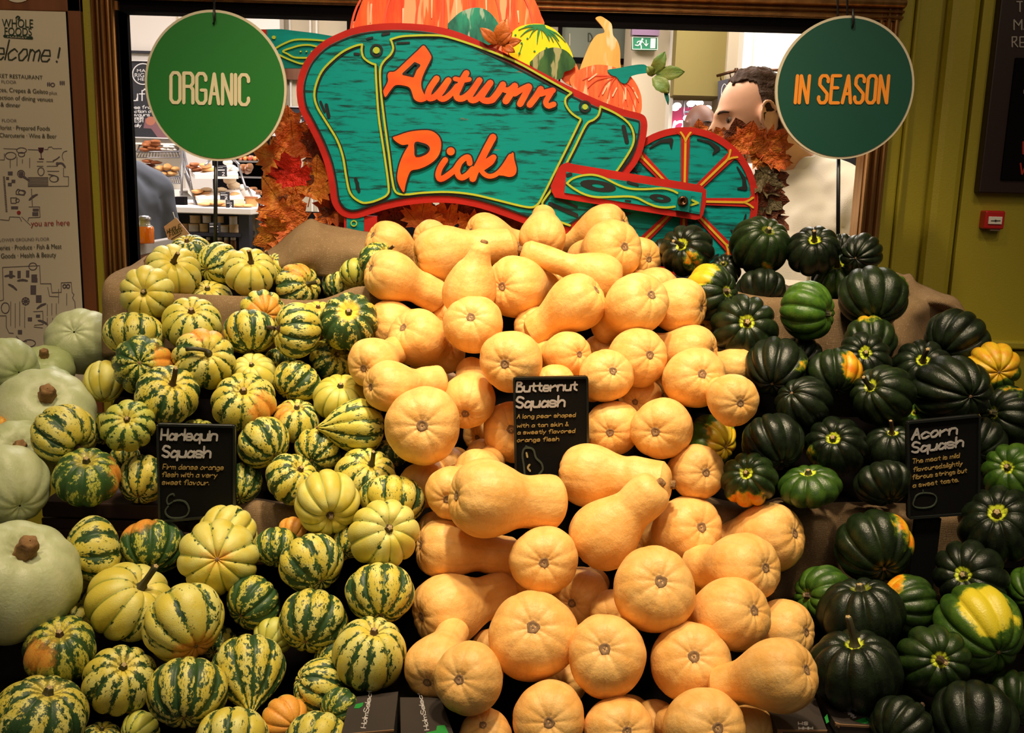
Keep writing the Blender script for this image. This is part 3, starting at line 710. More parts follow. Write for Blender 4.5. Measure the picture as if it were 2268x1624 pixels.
# shaft plank with bracket and bolt, in front of body and wheel
ps = vmap(YC-.016)
def z2(p): return zc(p, 1200, 230, 3.78)
plank = MB(); poly2d(plank, z2([(75,690),(105,620),(135,545),(165,510),(215,490),(265,505),(1330,680),(1378,725),(1375,830),(1350,930),(1330,962),(1285,972),(110,785),(82,735)]), ps, -.010, 0)
plank = plank.build('shaft', M_cred, cart)
mb = MB(); poly2d(mb, z2([(205,570),(1340,745),(1320,925),(190,745)]), ps, 0, .0025); mb.build('shaft_panel', M_teal, plank)
mb = MB()
for c_, r0, r1 in (((470,687), 150, 46), ((990,790), 90, 32)):
    o_ = [(c_[0]+r0*math.cos(2*PI*i/20), c_[1]+r1*math.sin(2*PI*i/20)+.15*r0*math.cos(2*PI*i/20)) for i in range(20)]
    h_ = [(c_[0]+r0*.35*math.cos(2*PI*i/14), c_[1]+r1*.35*math.sin(2*PI*i/14)+.05*r0*math.cos(2*PI*i/14)) for i in range(14)]
    poly2d(mb, z2(o_), ps, .002, .0035, [z2(h_)])
ribbon(mb, z2([(215,600),(240,590)]), 8, ps, .002, .0035); ribbon(mb, z2([(720,655),(800,680)]), 6, ps, .002, .0035); ribbon(mb, z2([(700,810),(740,815)]), 4, ps, .002, .0035)
mb.build('black_shading', M_cblack, plank, kind='stuff')
mb = MB()
for pts in ([(210,665),(260,625),(340,600),(430,595),(520,620),(640,680),(740,710),(860,715),(1000,708),(1080,722),(1135,748)], [(210,665),(260,705),(350,755),(450,780),(560,780),(720,775),(800,790),(880,830),(960,860),(1040,868),(1110,860)]):
    ribbon(mb, smooth(z2(pts), 4), 4.6, ps, .003, .0048)
ribbon(mb, z2([(1240,800),(1305,830),(1240,850)]), 4.6, ps, .003, .0048)
mb.build('lime_outline', M_clime, plank, kind='stuff')
mb = MB(); poly2d(mb, z2([(1140,735),(1245,745),(1225,905),(1120,890)]), ps, 0, .014); mb.build('bracket', M_teal3, plank)
mb = MB(); bc = W(*z2([(1180,815)])[0], YC-.03)
rb = Matrix.Rotation(PI/2, 3, 'X')
pf = [(0.0001,.002),(.005,.002),(.005,.006),(.009,.006),(.011,.003),(.011,0)]
t_ = MB(); t_.lathe(pf, n=20); mb.add([bc + rb @ Vector(v) for v in t_.v], t_.f); mb.build('bolt', M_bronze, plank, smooth=True)
# second shaft end at the left
mb = MB(); poly2d(mb, [(560,67),(625,66),(700,75),(760,85),(760,150),(720,152),(630,152),(560,152)], vmap(YC+.03), 0, .01); pl2 = mb.build('rear_shaft', M_teal3, cart)
mb = MB(); poly2d(mb, [(560,66),(591,66),(591,84),(560,90)], vmap(YC+.02), 0, .003); mb.build('shaft_tip', M_cred, pl2)
mb = MB(); q = vmap(YC+.02)
def z3(p): return zc(p, 580, 0, 4.512)
for pts in ([(130,490),(220,440),(330,400),(480,398),(640,410)], [(560,470),(480,452),(390,455),(300,480),(215,512),(260,540),(330,575),(460,580)], [(165,545),(260,590),(380,635),(430,635)]):
    ribbon(mb, smooth(z3(pts), 4), 4, q, 0, .003)
for c_ in ((122,375,4.4),(390,516,2),(448,516,2),(500,516,2)): disc(mb, *z3([c_[:2]])[0], c_[2], c_[2]*.9, fill=True, mp=q, o1=.003)
mb.build('lime_outline', M_clime, pl2, kind='stuff')
# cut-out painted gourds standing behind the body (flat boards in the place itself)
def z4(p): return zc(p, 980, 0, 4.512)
M_po = paint('painted_orange', (.98,.20,.05), (.90,.06,.03), 5, (9,1,1), .22, .15, c3=(1.0,.42,.22), ct3=.56)
M_po2 = paint('painted_orange_pale', (.98,.24,.08), (.92,.10,.04), 8, (7,1,1), .2, .3, c3=(1.0,.55,.35), ct3=.56)
M_pt = paint('painted_teal', (.03,.32,.22), (.02,.10,.09), 6, (6,1,2), .2, .7, c3=(.35,.50,.42), ct3=.56)
M_py = paint('painted_yellow', (.95,.80,.02), (.90,.62,.02), 4, (3,1,1), .3)
M_pg = paint('painted_dark_green', (.06,.16,.05), (.02,.07,.03), 6, (7,1,2), .2, .2, c3=(.35,.35,.18), ct3=.56)
M_pp = paint('painted_pear', (.86,.50,.16), (.82,.38,.10), 5, (5,1,1.5), .25, .2, c3=(.85,.66,.45), ct3=.56)
M_edge = mat('pale_board_edge', (.8,.72,.55), .7)
def board(name, pts, dy, m, k=3):
    P_ = smooth(pts, k, True); mb = MB(); poly2d(mb, P_, vmap(YC+dy), -.007, 0); o = mb.build(name, m, cart)
    mb = MB(); poly2d(mb, P_, vmap(YC+dy+.0075), -.002, 0)
    return o, P_
bo, _ = board('large_pumpkin_board', [(783,70),(787,45),(797,15),(815,-20),(850,-50),(920,-75),(1000,-82),(1080,-75),(1140,-45),(1175,-15),(1190,12),(1199,35),(1203,62),(1150,120),(1000,130),(880,110)], .046, M_po)
mb = MB(); q = vmap(YC+.046)
for a in (-.9,-.6,-.3,-.05,.22,.5,.8):
    ribbon(mb, smooth([(992+a*150, -70), (992+a*215, 0), (992+a*238, 60), (992+a*240, 110)], 4), [2,2.5,3,3.5,4,4.5,5,5,4,4,3,3,2][:13], q, 0, .0015, caps=False)
mb.build('rib_lines', mat('deep_orange_line', (.85,.10,.04), .5), bo, kind='stuff')
mb = MB()
for a, y0, y1 in ((-.72,10,50),(-.15,-10,40),(.08,2,34),(.36,-10,45),(.66,25,50),(-.42,20,60)):
    ribbon(mb, [(992+a*225+(a*10), y0), (992+a*238, y1)], [4, 1.5], q, 0, .0018)
mb.build('highlight_lines', mat('pale_orange_line', (1.0,.60,.42), .5), bo, kind='stuff')
board('teal_gourd_board', z4([(50,270),(110,180),(200,110),(330,75),(440,100),(530,190),(580,300),(560,400),(400,460),(200,400)]), .034, M_pt)
bo, _ = board('yellow_gourd_board', z4([(660,400),(690,330),(760,270),(880,240),(1010,243),(1130,300),(1220,400),(1280,500),(1300,600),(1200,740),(1000,700),(700,600)]), .026, M_py)
mb = MB(); q = vmap(YC+.026); s0 = (975, 265)
for ex, ey, w_ in ((780,365,7),(870,375,6),(945,440,9),(1000,380,3),(1070,410,12),(1110,420,9),(1165,410,8),(1230,420,5),(1185,480,4),(760,300,5),(820,270,8)):
    mx, my = (s0[0]+ex)/2+ (ex-s0[0])*.12, (s0[1]+ey)/2-12
    ribbon(mb, smooth(z4([s0, (mx, my), (ex, ey)]), 3), [w_/1.6, w_/1.6, w_/2, w_/2, w_/3, w_/4, 1], q, 0, .0016)
for c_ in ((850,385),(920,512),(730,350),(1040,480),(790,430),(770,530)): disc(mb, *z4([c_])[0], 2.4, 1.8, fill=True, mp=q, o1=.0016)
poly2d(mb, z4([(900,245),(1020,245),(1035,280),(980,300),(920,285)]), q, 0, .0017)
ribbon(mb, smooth(z4([(800,440),(780,500),(765,550)]),3), 1.6, q, 0, .0016)
mb.build('green_streaks', mat('green_streak', (.01,.22,.07), .5), bo, kind='stuff')
bo, _ = board('orange_squash_board', z4([(1180,720),(1260,640),(1320,620),(1360,700),(1375,800),(1300,860),(1200,800)]), .031, M_po2)
board('green_squash_board', z4([(880,640),(895,600),(960,530),(1050,485),(1140,475),(1240,510),(1310,590),(1330,650),(1280,700),(1220,720),(1180,790),(1000,780)]), .018, M_pg)
board('pear_gourd_board', z4([(1350,760),(1365,720),(1390,640),(1430,540),(1480,430),(1540,350),(1608,330),(1620,310),(1600,270),(1560,220),(1530,180),(1580,162),(1640,195),(1690,240),(1700,320),(1710,360),(1750,410),(1775,500),(1777,620),(1770,720),(1600,860)]), .034, M_pp)
bo, _ = board('small_pumpkin_board', z4([(1270,800),(1350,712),(1430,672),(1550,646),(1700,665),(1830,720),(1920,810),(1975,920),(1992,1010),(1982,1130),(1900,1200),(1600,1080),(1350,930)]), .022, M_po2)
mb = MB(); q = vmap(YC+.022)
for ex, ey in ((1400,800),(1450,880),(1560,960),(1650,980),(1760,1050),(1850,1060),(1930,1100),(1960,1020)):
    ribbon(mb, smooth(z4([(1740,760), ((1740+ex)/2+(ex-1740)*.16, (760+ey)/2-25), (ex, ey)]), 3), [1.5,2,3,3,3,2,1.5], q, 0, .0015, caps=False)
mb.build('rib_lines', bpy.data.materials['deep_orange_line'], bo, kind='stuff')
mb = MB()
for a, b in (((1460,800),(1540,740)),((1640,860),(1600,940)),((1740,880),(1700,960)),((1830,880),(1830,990)),((1900,880),(1950,980))): ribbon(mb, z4([a,b]), 3, q, 0, .0017)
mb.build('highlight_lines', bpy.data.materials['pale_orange_line'], bo, kind='stuff')
mb = MB(); poly2d(mb, smooth(z4([(1650,700),(1750,682),(1860,660),(1960,645),(2030,650),(2065,700),(2060,725),(1960,740),(1880,765),(1860,800),(1830,835),(1780,820),(1740,770),(1690,750)]), 3, True), vmap(YC+.018), -.004, 0); mb.build('pumpkin_stem_board', M_teal3, bo)
def petal(name, base, tip, w, Y, m, parent, curl=.01, k=8, serr=.0):
    """a single pointed leaf blade from base to tip (pixels), folded along its midrib"""
    b = Vector(base); t = Vector(tip); d = t-b; L_ = d.length; d.normalize(); n_ = Vector((-d.y, d.x))
    v = []; f = []
    for i in range(k+1):
        s_ = i/k; wd = w*math.sin(PI*min(1, s_*.92+.06))**.8*(1-.25*s_)
        if i == k: wd = .3
        if serr and i % 2: wd *= 1-serr
        c = b+d*L_*s_
        for side, dep in ((-1, 0), (-.5, .004), (0, .001), (.5, .004), (1, 0)):
            p = W(*(c+n_*wd*side), Y); v.append((p.x, p.y-dep-curl*math.sin(s_*2.2)-.004*abs(side)*math.sin(s_*3), p.z))
    for i in range(k):
        for j in range(4): f.append((i*5+j, i*5+j+1, (i+1)*5+j+1, (i+1)*5+j))
    v2 = [(x, y+.0012, z) for x, y, z in v]; n = len(v)
    mb = MB(); mb.add(v+v2, f+[tuple(i+n for i in reversed(q_)) for q_ in f])
    return mb.build(name, m, parent, smooth=True)
M_lg = mat('leaf_green', (.05,.20,.05), .5, noise=(22, (.22,.22,.04), (1,1,1), .25), bump=.3, bscale=120)
M_lo = mat('leaf_orange', (.62,.17,.02), .5, noise=(18, (.42,.08,.012), (1,1,1), .25), bump=.4, bscale=110)
sprig = empty('leaf_sprig', W(1447, 170, YC), 'green artificial leaf sprig on the stem of the small painted pumpkin', 'leaves')
def z1c(p): return zc(p, 1400, 0, 4.05)
for b_, t_, w_ in (((185,665),(290,468),17),((215,668),(466,650),19),((195,690),(325,842),20)):
    petal('leaf', *z1c([b_, t_]), w_, YC-.005, M_lg, sprig, serr=.08)
petal('leaf', *z1c([(290,800),(318,945)]), 5, YC, M_teal3, sprig)
petal('leaf', *z1c([(190,680),(130,600)]), 12, YC, M_lg, sprig)
sprig = empty('leaf_sprig', W(1100, 95, YC), 'orange artificial leaf sprig on the top edge of the cart beside the yellow gourd', 'leaves')
for b_, t_, w_ in (((560,440),(640,195),20),((545,440),(380,285),14),((600,450),(790,410),13),((600,455),(725,530),11),((560,450),(700,330),12)):
    petal('leaf', *z4([b_, t_]), w_, YC-.005, M_lo, sprig)

# ============================================================ autumn leaf garlands
def leaf_mat(name, c1, c2, vein):
    g = NB(name); tc = g.n('ShaderNodeTexCoord'); n1 = g.noise(tc.outputs['Object'], 2.2, 5)
    col = g.mix(g.step(n1, .36, .62), c1, c2)
    sx = g.n('ShaderNodeSeparateXYZ'); g.L(tc.outputs['Object'], sx.inputs[0])
    a = g.math('ARCTAN2', sx.outputs[0], sx.outputs[2]); v = g.math('ABSOLUTE', g.math('SINE', g.math('MULTIPLY', a, 3.6)))
    col = g.mix(g.step(v, .0, .10), vein, col)
    n2 = g.noise(tc.outputs['Object'], 30, 2); col = g.mix(g.step(n2, .66, .72), col, vein)
    g.L(col, g.b.inputs['Base Color']); g.b.inputs['Roughness'].default_value = .55
    g.bump(n1, .4, .1); return g.m
LM = dict(o=leaf_mat('maple_orange', (.66,.18,.02), (.55,.09,.012), (.16,.02,.008)), r=leaf_mat('maple_red', (.75,.02,.008), (.60,.012,.006), (.40,.008,.005)),
          b=leaf_mat('maple_brown', (.24,.06,.02), (.12,.03,.012), (.04,.012,.008)), g=leaf_mat('maple_olive', (.13,.10,.04), (.09,.06,.025), (.04,.02,.01)),
          y=leaf_mat('maple_amber', (.75,.30,.035), (.60,.15,.02), (.20,.04,.01)))
MAPLE = [(0,-.10),(.12,-.14),(.30,-.10),(.52,-.16),(.50,.02),(.72,.06),(.66,.20),(.90,.44),(.70,.46),(.72,.62),(.46,.52),(.50,.70),(.52,.88),(.34,.84),(.20,.96),(.0,1.18)]
MAPLE = MAPLE + [(-x, y) for x, y in reversed(MAPLE[1:-1])]
def maple_mesh(seed):
    r_ = random.Random(seed); P_ = [(x*(1+r_.uniform(-.12,.12)), y*(1+r_.uniform(-.08,.08))) for x, y in MAPLE]
    c = (0, .32); v = []; f = []
    rings = 4
    for k in range(1, rings+1):
        for x, y in P_:
            t = k/rings; X = c[0]+(x-c[0])*t; Z = c[1]+(y-c[1])*t
            an = math.atan2(X, Z); rr = math.hypot(X, Z)
            v.append((X, -.10*math.cos(an*3.6*2)*rr*.5 - .22*rr*rr + .06*mnoise.noise(Vector((X*3, Z*3, seed))), Z))
    n = len(P_); v.append((c[0], 0, c[1])); ci = len(v)-1
    for k in range(rings-1):
        for i in range(n): f.append((k*n+i, k*n+(i+1) % n, (k+1)*n+(i+1) % n, (k+1)*n+i))
    for i in range(n): f.append((ci, (i+1) % n, i))
    m_ = len(v); v2 = [(x, y+.02, z) for x, y, z in v]
    mb = MB(); mb.add(v+v2, f+[tuple(i+m_ for i in reversed(q_)) for q_ in f])
    mb.tube([(0,.0,.1),(0,-.02,-.1),(.02,.02,-.42)], .018, 5)
    return mb
LMESH = {}
def leaf(parent, px, py, size, ang, Y, key, tilt=0, name='leaf', label=None):
    sd = rnd.randrange(3); kk = (key, sd)
    if kk not in LMESH:
        me = maple_mesh(sd).mesh('leaf', smooth=True); me.materials.append(LM[key]); LMESH[kk] = me
    p = W(px, py, Y); s_ = size*px2m(px, py, Y)
    M = Matrix.Translation(p) @ Matrix.Rotation(-math.radians(ang), 4, 'Y') @ Matrix.Rotation(tilt, 4, 'X') @ Matrix.Rotation(rnd.uniform(-.5,.5), 4, 'Z') @ Matrix.Diagonal((s_, s_, s_, 1))
    o = link(name, LMESH[kk], None, parent, M)
    return setp(o, label)
# angle: 0 = tip up, positive = tip to the left
gl = empty('leaf_garland', W(660, 540, 2.14), 'garland of orange and amber autumn leaves at the left side of the cart sign', 'garland')
for a in ((655,345,60,10,2.15,'o',.1),(618,352,44,75,2.13,'y',.1),(690,330,50,-60,2.16,'b',0),(700,365,52,-30,2.16,'b',.1),(640,470,66,40,2.14,'y',.1),(690,430,62,-20,2.14,'y',0),(668,500,60,70,2.12,'o',.1),
          (720,470,60,-50,2.15,'o',0),(630,520,55,100,2.12,'y',.2),(700,520,60,160,2.13,'o',0),(745,500,50,-20,2.15,'b',0),(622,490,44,60,2.13,'o',0),(655,540,50,120,2.12,'o',0),(640,420,40,60,2.15,'b',0),(735,420,60,10,2.15,'b',0),(690,395,44,-70,2.15,'o',0),(760,480,55,150,2.15,'o',0),(640,300,50,-5,2.16,'o',0)):
    leaf(gl, a[0], a[1], a[2]*1.15, a[3], a[4], a[5], a[6])
leaf(gl, 652, 405, 62, 8, 2.105, 'r', .05, label='bright red maple leaf')
gb = empty('leaf_garland', W(900, 520, 2.14), 'dull brown autumn leaves hanging below the curved bottom edge of the cart', 'garland')
for a in ((800,492,46,20,2.15,'b'),(850,478,50,-30,2.15,'b'),(900,474,52,10,2.15,'b'),(950,476,44,50,2.16,'g'),(1000,474,52,-20,2.15,'b'),(1050,480,52,30,2.15,'b'),(1100,486,50,-10,2.15,'b'),(1150,500,50,15,2.15,'b'),(1200,510,50,-15,2.15,'b'),(880,520,60,60,2.14,'b'),(930,500,58,-10,2.13,'o'),(990,505,60,40,2.14,'o'),(1040,520,58,-40,2.14,'o'),(840,500,50,120,2.14,'b'),(1090,520,50,20,2.15,'b'),(900,540,50,170,2.13,'o'),(1120,540,50,0,2.15,'b'),(960,540,50,200,2.13,'b'),(1020,550,50,100,2.13,'b'),(860,545,50,-60,2.14,'o')):
    leaf(gb, *a)
gr = empty('leaf_garland', W(1690, 480, 2.14), 'garland of orange and brown autumn leaves behind the right side of the cart wheel', 'garland')
for a in ((1645,330,62,18,2.13,'b'),(1655,335,58,-2,2.12,'o'),(1690,345,66,-38,2.11,'o'),(1668,345,50,-70,2.12,'y'),(1600,316,34,30,2.14,'o'),(1690,385,54,-150,2.12,'g'),(1672,400,48,-100,2.13,'g'),(1700,410,44,-60,2.13,'b'),
          (1680,455,58,-75,2.12,'b'),(1685,430,50,-120,2.12,'g'),(1690,490,52,-110,2.13,'b'),(1670,500,50,-60,2.13,'b'),(1640,480,50,-20,2.14,'b'),(1548,312,38,3,2.15,'o'),(1712,365,40,-30,2.12,'o')):
    leaf(gr, *a)

# ============================================================ round hanging signs
M_rim = mat('cream_rim', (.62,.54,.40), .6)
M_grn = mat('grass_green', (.012,.16,.022), .5); M_dgrn = mat('bottle_green', (.003,.066,.045), .5)
M_ltr = mat('cream_lettering', (.70,.62,.42), .6); M_lor = mat('orange_lettering', (.92,.30,.02), .6)
M_rod = mat('black_rod', (.008,.008,.010), .4)
def round_sign(label, c, R_, Y, mf, ml, txt, x, y, h, w_, gap, lw, slope_, slant, pole, wires, skew):
    root = empty('round_sign', W(pole[0], 560, Y), label, 'sign')
    ctr = W(*c, Y); r_ = R_*px2m(*c, Y)
    def dsk(rad, y0, y1):
        mb = MB(); n = 72
        ring = [Vector((ctr.x+rad*math.cos(2*PI*i/n), 0, ctr.z+rad*math.sin(2*PI*i/n)*skew)) for i in range(n)]
        mb.add([(p.x, y0, p.z) for p in ring]+[(p.x, y1, p.z) for p in ring], [tuple(range(n)), tuple(range(2*n-1, n-1, -1))]+[(i, (i+1) % n, n+(i+1) % n, n+i) for i in range(n)])
        return mb
    dsk(r_, Y, Y+.006).build('disc', M_rim, root)
    dsk(r_*.965, Y-.0012, Y).build('face', mf, root)
    mb = MB(); write(mb, txt, x, y, h, w_, gap, lw, vmap(Y-.0012), 0, .0012, slope=slope_, font=BLK, base=0, slant=slant); mb.build('lettering', ml, root)
    mb = MB(); a, b = W(pole[0], c[1]+R_-10, Y+.012), W(pole[0]-1, 570, Y+.012); mb.tube([a, b], .0042, 8); mb.tube([W(c[0], c[1]-R_*.6, Y+.012), a], .0042, 8); mb.build('pole', M_rod, root, smooth=True)
    for wx, wy0, wy1, f_ in wires:
        mb = MB(); yy = Y+.010 if not f_ else Y-.006
        pts = [W(wx, wy0, yy), W(wx+1, wy1, yy)]
        if f_: pts += [W(wx-1, wy1+8, Y-.003)]
        mb.tube(pts, .0026 if f_ else .0022, 8); mb.build('hook' if f_ else 'wire', M_rod, root, smooth=True)
round_sign('round green hanging sign with cream lettering ORGANIC', (478,191.5), 157, 2.04, M_grn, M_ltr, 'ORGANIC', 379, 227, 66, 25, 8.6, 7.2, .03, .0, (478,0), ((474,-60,40,False),(474,20,44,True)), 1.03)
round_sign('round dark green hanging sign with orange lettering IN SEASON', (1871,195.5), 153.5, 2.04, M_dgrn, M_lor, 'IN SEASON', 1761, 228, 60, 22.5, 8.6, 7.2, 0, .085, (1857,0), ((1855,-60,60,False),(1876,-60,44,False),(1889,20,52,True)), 1.0)

# ============================================================ squash shapes
def grid_mesh(name, P, U, V, nu):
    """P: (nv, nu, 3); closed in u"""
    nv = P.shape[0]; me = bpy.data.meshes.new(name)
    f = [(i*nu+j, i*nu+(j+1) % nu, (i+1)*nu+(j+1) % nu, (i+1)*nu+j) for i in range(nv-1) for j in range(nu)]
    f = [q[::-1] for q in f] if P[0,:,2].mean() > P[-1,:,2].mean() and False else f
    me.from_pydata(P.reshape(-1,3).tolist(), [], f)
    uvl = me.uv_layers.new(name='UVMap'); uv = []
    for i in range(nv-1):
        for j in range(nu):
            for (a, b) in ((i, j), (i, j+1), (i+1, j+1), (i+1, j)):
                uv += [U[b] if b < nu else 10.0*(1 if b == nu else 0)+U[0], V[a]]
    uvl.data.foreach_set('uv', uv)
    bm = bmesh.new(); bm.from_mesh(me); bmesh.ops.recalc_face_normals(bm, faces=bm.faces); bm.to_mesh(me); bm.free()
    me.polygons.foreach_set('use_smooth', [True]*len(me.polygons))
    return me
def acorn_mesh(seed, point=0, d=.15, h=.78, nlob=10, soft=.52, nu=120, nv=44):
    r_ = random.Random(seed); ph = [r_.uniform(0, 6.28) for _ in range(6)]
    th = np.arange(nu)*2*PI/nu; v = np.linspace(.015, PI-.015, nv)[:, None]
    tw = th + .05*np.sin(2*th+ph[0]) + .035*np.sin(3*th+ph[1])
    L_ = np.abs(np.cos(nlob/2*tw))**soft
    rho = np.sin(v)**.82; z = h*np.cos(v)*(1+.0*v)
    low = np.clip(-np.cos(v), 0, 1)
    rho = rho*(1-(.10+.22*point)*low**1.2)
    z = np.where(z < 0, z*(1+.38*point), z)
    w_ = np.sin(v)**.35
    amp = (1+.10*np.sin(5*tw+ph[2])*.5)
    sc = 1-d*(1-L_)[None, :]*w_*amp[None, :]
    asym = 1+.05*np.sin(th+ph[3])[None, :]*np.sin(v)+.03*np.sin(2*th+ph[4])[None, :]
    rr = rho*sc*asym
    zz = z*(1-.55*d*(1-L_)[None, :]*np.abs(np.cos(v)))
    zz = zz-.26*np.exp(-(rho/.27)**2)*(v < PI/2)*h*(1-.3*(1-L_[None, :])) + .12*np.exp(-(rho/.2)**2)*(v > PI/2)*(1-point)
    if point: zz = zz-.28*point*np.exp(-(rho/.20)**2)*(v > PI/2)
    zz = zz+.04*rr*np.cos(th+ph[5])[None, :]
    P = np.stack([rr*np.cos(th)[None, :], rr*np.sin(th)[None, :], zz+0*rr], -1)
    return grid_mesh('squash', P, list(tw/(2*PI)*10), list((v/PI)[:, 0]), nu), float(zz[0].mean()), float(zz[-1].mean())
def butternut_mesh(seed, L=2.3, nk=.58, bend=.0, nu=64):
    r_ = random.Random(seed*7+int(L*10)); ph = [r_.uniform(0, 6.28) for _ in range(6)]
    cp = [(-.89,.02),(-.895,.10),(-.925,.20),(-.95,.34),(-.90,.58),(-.68,.84),(-.28,.995),(.12,.985),(.48,.87),(.82,.72),(1.12,(nk+.62)/2)]
    zn = 1.12
    while zn < L-.55: zn += .3; cp.append((zn, nk*(1+.03*math.sin(zn*3+ph[0]))))
    cp += [(L-.22, nk*.93), (L-.06, nk*.68), (L, nk*.34), (L-.015, .04)]
    q = smooth(cp, 4); z = np.array([p[0] for p in q])[:, None]; r = np.array([max(.01, p[1]) for p in q])[:, None]
    th = np.arange(nu)*2*PI/nu; tw = th+.06*np.sin(3*th+ph[1])
    L_ = np.abs(np.cos(5*tw))**.8
    near = np.clip((.25-z)/1.0, 0, 1)
    rr = r*(1-.042*(1-L_)[None, :]*near)*(1+.025*np.sin(2*th+ph[2])[None, :]+.02*np.sin(3*th+ph[3]+z*2)[None, :][0])
    zz = z+.022*(1-L_)[None, :]*near*(r < .7)*(r > .15)*(z < 0)+0*rr
    bx = bend*np.clip(z-.3, 0, None)**2
    P = np.stack([rr*np.cos(th)[None, :]+bx, rr*np.sin(th)[None, :], zz], -1)
    return grid_mesh('squash', P, list(tw/(2*PI)*10), list(np.linspace(0, 1, len(q))), nu), bend*(L-.3)**2
def stem_mesh(kind, seed):
    """unit: base at origin, along +Z"""
    r_ = random.Random(seed); n = 20; v = []; f = []; P_ = []
    if kind == 'tall': prof = [(0,.20),(.06,.135),(.16,.10),(.35,.085),(.6,.08),(.82,.085),(.88,.07),(.885,.01)]; b = .16
    elif kind == 'stub': prof = [(0,.20),(.05,.135),(.13,.11),(.20,.105),(.23,.08),(.232,.01)]; b = .02
    elif kind == 'curl': prof = [(0,.20),(.06,.14),(.2,.10),(.4,.085),(.65,.08),(.9,.085),(1.0,.09),(1.02,.01)]; b = .62
    else: prof = [(-.06,.19),(.0,.17),(.08,.145),(.18,.15),(.27,.13),(.30,.10),(.30,.01)]; b = .05    # corky
    if kind == 'curl':
        mb = MB(); mb.tube([(0,0,-.03),(0,0,.05),(.01,0,.14),(.06,0,.27),(.18,0,.38),(.36,0,.43),(.55,0,.40),(.72,0,.31),(.84,0,.22)], [.22,.16,.115,.095,.085,.08,.078,.08,.088], 12)
        mb.m[-1] = 1; return mb.mesh('stem', smooth=True)
    for z, r in prof:
        for k in range(n):
            a = 2*PI*k/n; rr = r*(1+(.20 if kind != 'cork' else .12)*math.cos(5*a))*(1+.05*r_.uniform(-1, 1))
            v.append((rr*math.cos(a)+b*z*z, rr*math.sin(a), z-(.5*b*z*z if kind == 'curl' else 0)))
    for i in range(len(prof)-1):
        for k in range(n): f.append((i*n+k, i*n+(k+1) % n, (i+1)*n+(k+1) % n, (i+1)*n+k))
    mb = MB(); m_ = [0]*len(f); k0 = (len(prof)-2)*n
    mb.v = v; mb.f = f; mb.m = [1 if i >= k0 else 0 for i in range(len(f))]
    return mb.mesh('stem', smooth=True)
def scar_mesh(kind, seed):
    r_ = random.Random(seed); n = 16; v = []; f = []
    prof = [(0,.0,.01),(.045,-.012,1),(.08,.004,1),(.115,.016,1),(.145,.010,1),(.165,-.03,1)] if kind == 'B' else [(0,.03,.01),(.03,.05,1),(.05,.02,1),(.07,-.02,1)]
    for r, z, _ in prof:
        for k in range(n):
            a = 2*PI*k/n; rr = (r+.002)*(1+.07*math.sin(3*a+seed)+.05*math.sin(5*a)+.08*r_.uniform(-1, 1)); v.append((rr*math.cos(a), rr*math.sin(a), -z+.01*r_.uniform(-1, 1)))
    for i in range(len(prof)-1):
        for k in range(n): f.append((i*n+k, i*n+(k+1) % n, (i+1)*n+(k+1) % n, (i+1)*n+k))
    mb = MB(); mb.v = v; mb.f = f; mb.m = [1 if i < n*2 else 0 for i in range(len(f))]
    return mb.mesh('blossom_scar', smooth=True)

# ------------------------------------------------------------ skins
def base_nodes(name):
    g = NB(name); tc = g.n('ShaderNodeTexCoord')
    ob = tc.outputs['Object']
    sd = g.n('ShaderNodeVectorMath', operation='SCALE'); cv = g.n('ShaderNodeCombineXYZ')
    for i in range(3): cv.inputs[i].default_value = (3.1, 5.7, 2.3)[i]
    g.L(cv.outputs[0], sd.inputs[0]); g.L(g.attr('seed'), sd.inputs[3])
    ad = g.n('ShaderNodeVectorMath', operation='ADD'); g.L(ob, ad.inputs[0]); g.L(sd.outputs[0], ad.inputs[1])
    sx = g.n('ShaderNodeSeparateXYZ'); g.L(tc.outputs['UV'], sx.inputs[0])
    fr = g.math('FRACT', g.math('ADD', sx.outputs[0], 10.0)); s = g.math('SUBTRACT', 1.0, g.math('ABSOLUTE', g.math('MULTIPLY', g.math('SUBTRACT', fr, .5), 2.0)))
    # coloured patch in a chosen direction
    nm = g.n('ShaderNodeVectorMath', operation='NORMALIZE'); g.L(ob, nm.inputs[0])
    dt = g.n('ShaderNodeVectorMath', operation='DOT_PRODUCT'); g.L(nm.outputs[0], dt.inputs[0]); g.L(g.attr('patch', 'Vector'), dt.inputs[1])
    npn = g.noise(ad.outputs[0], 2.6, 5)
    pm = g.math('ADD', dt.outputs['Value'], g.math('MULTIPLY', g.math('SUBTRACT', npn, .5), .65))
    pm = g.math('ADD', pm, g.attr('patch_size'))
    patch = g.step(pm, .86, 1.10)
    return g, ob, ad.outputs[0], s, sx.outputs[1], patch
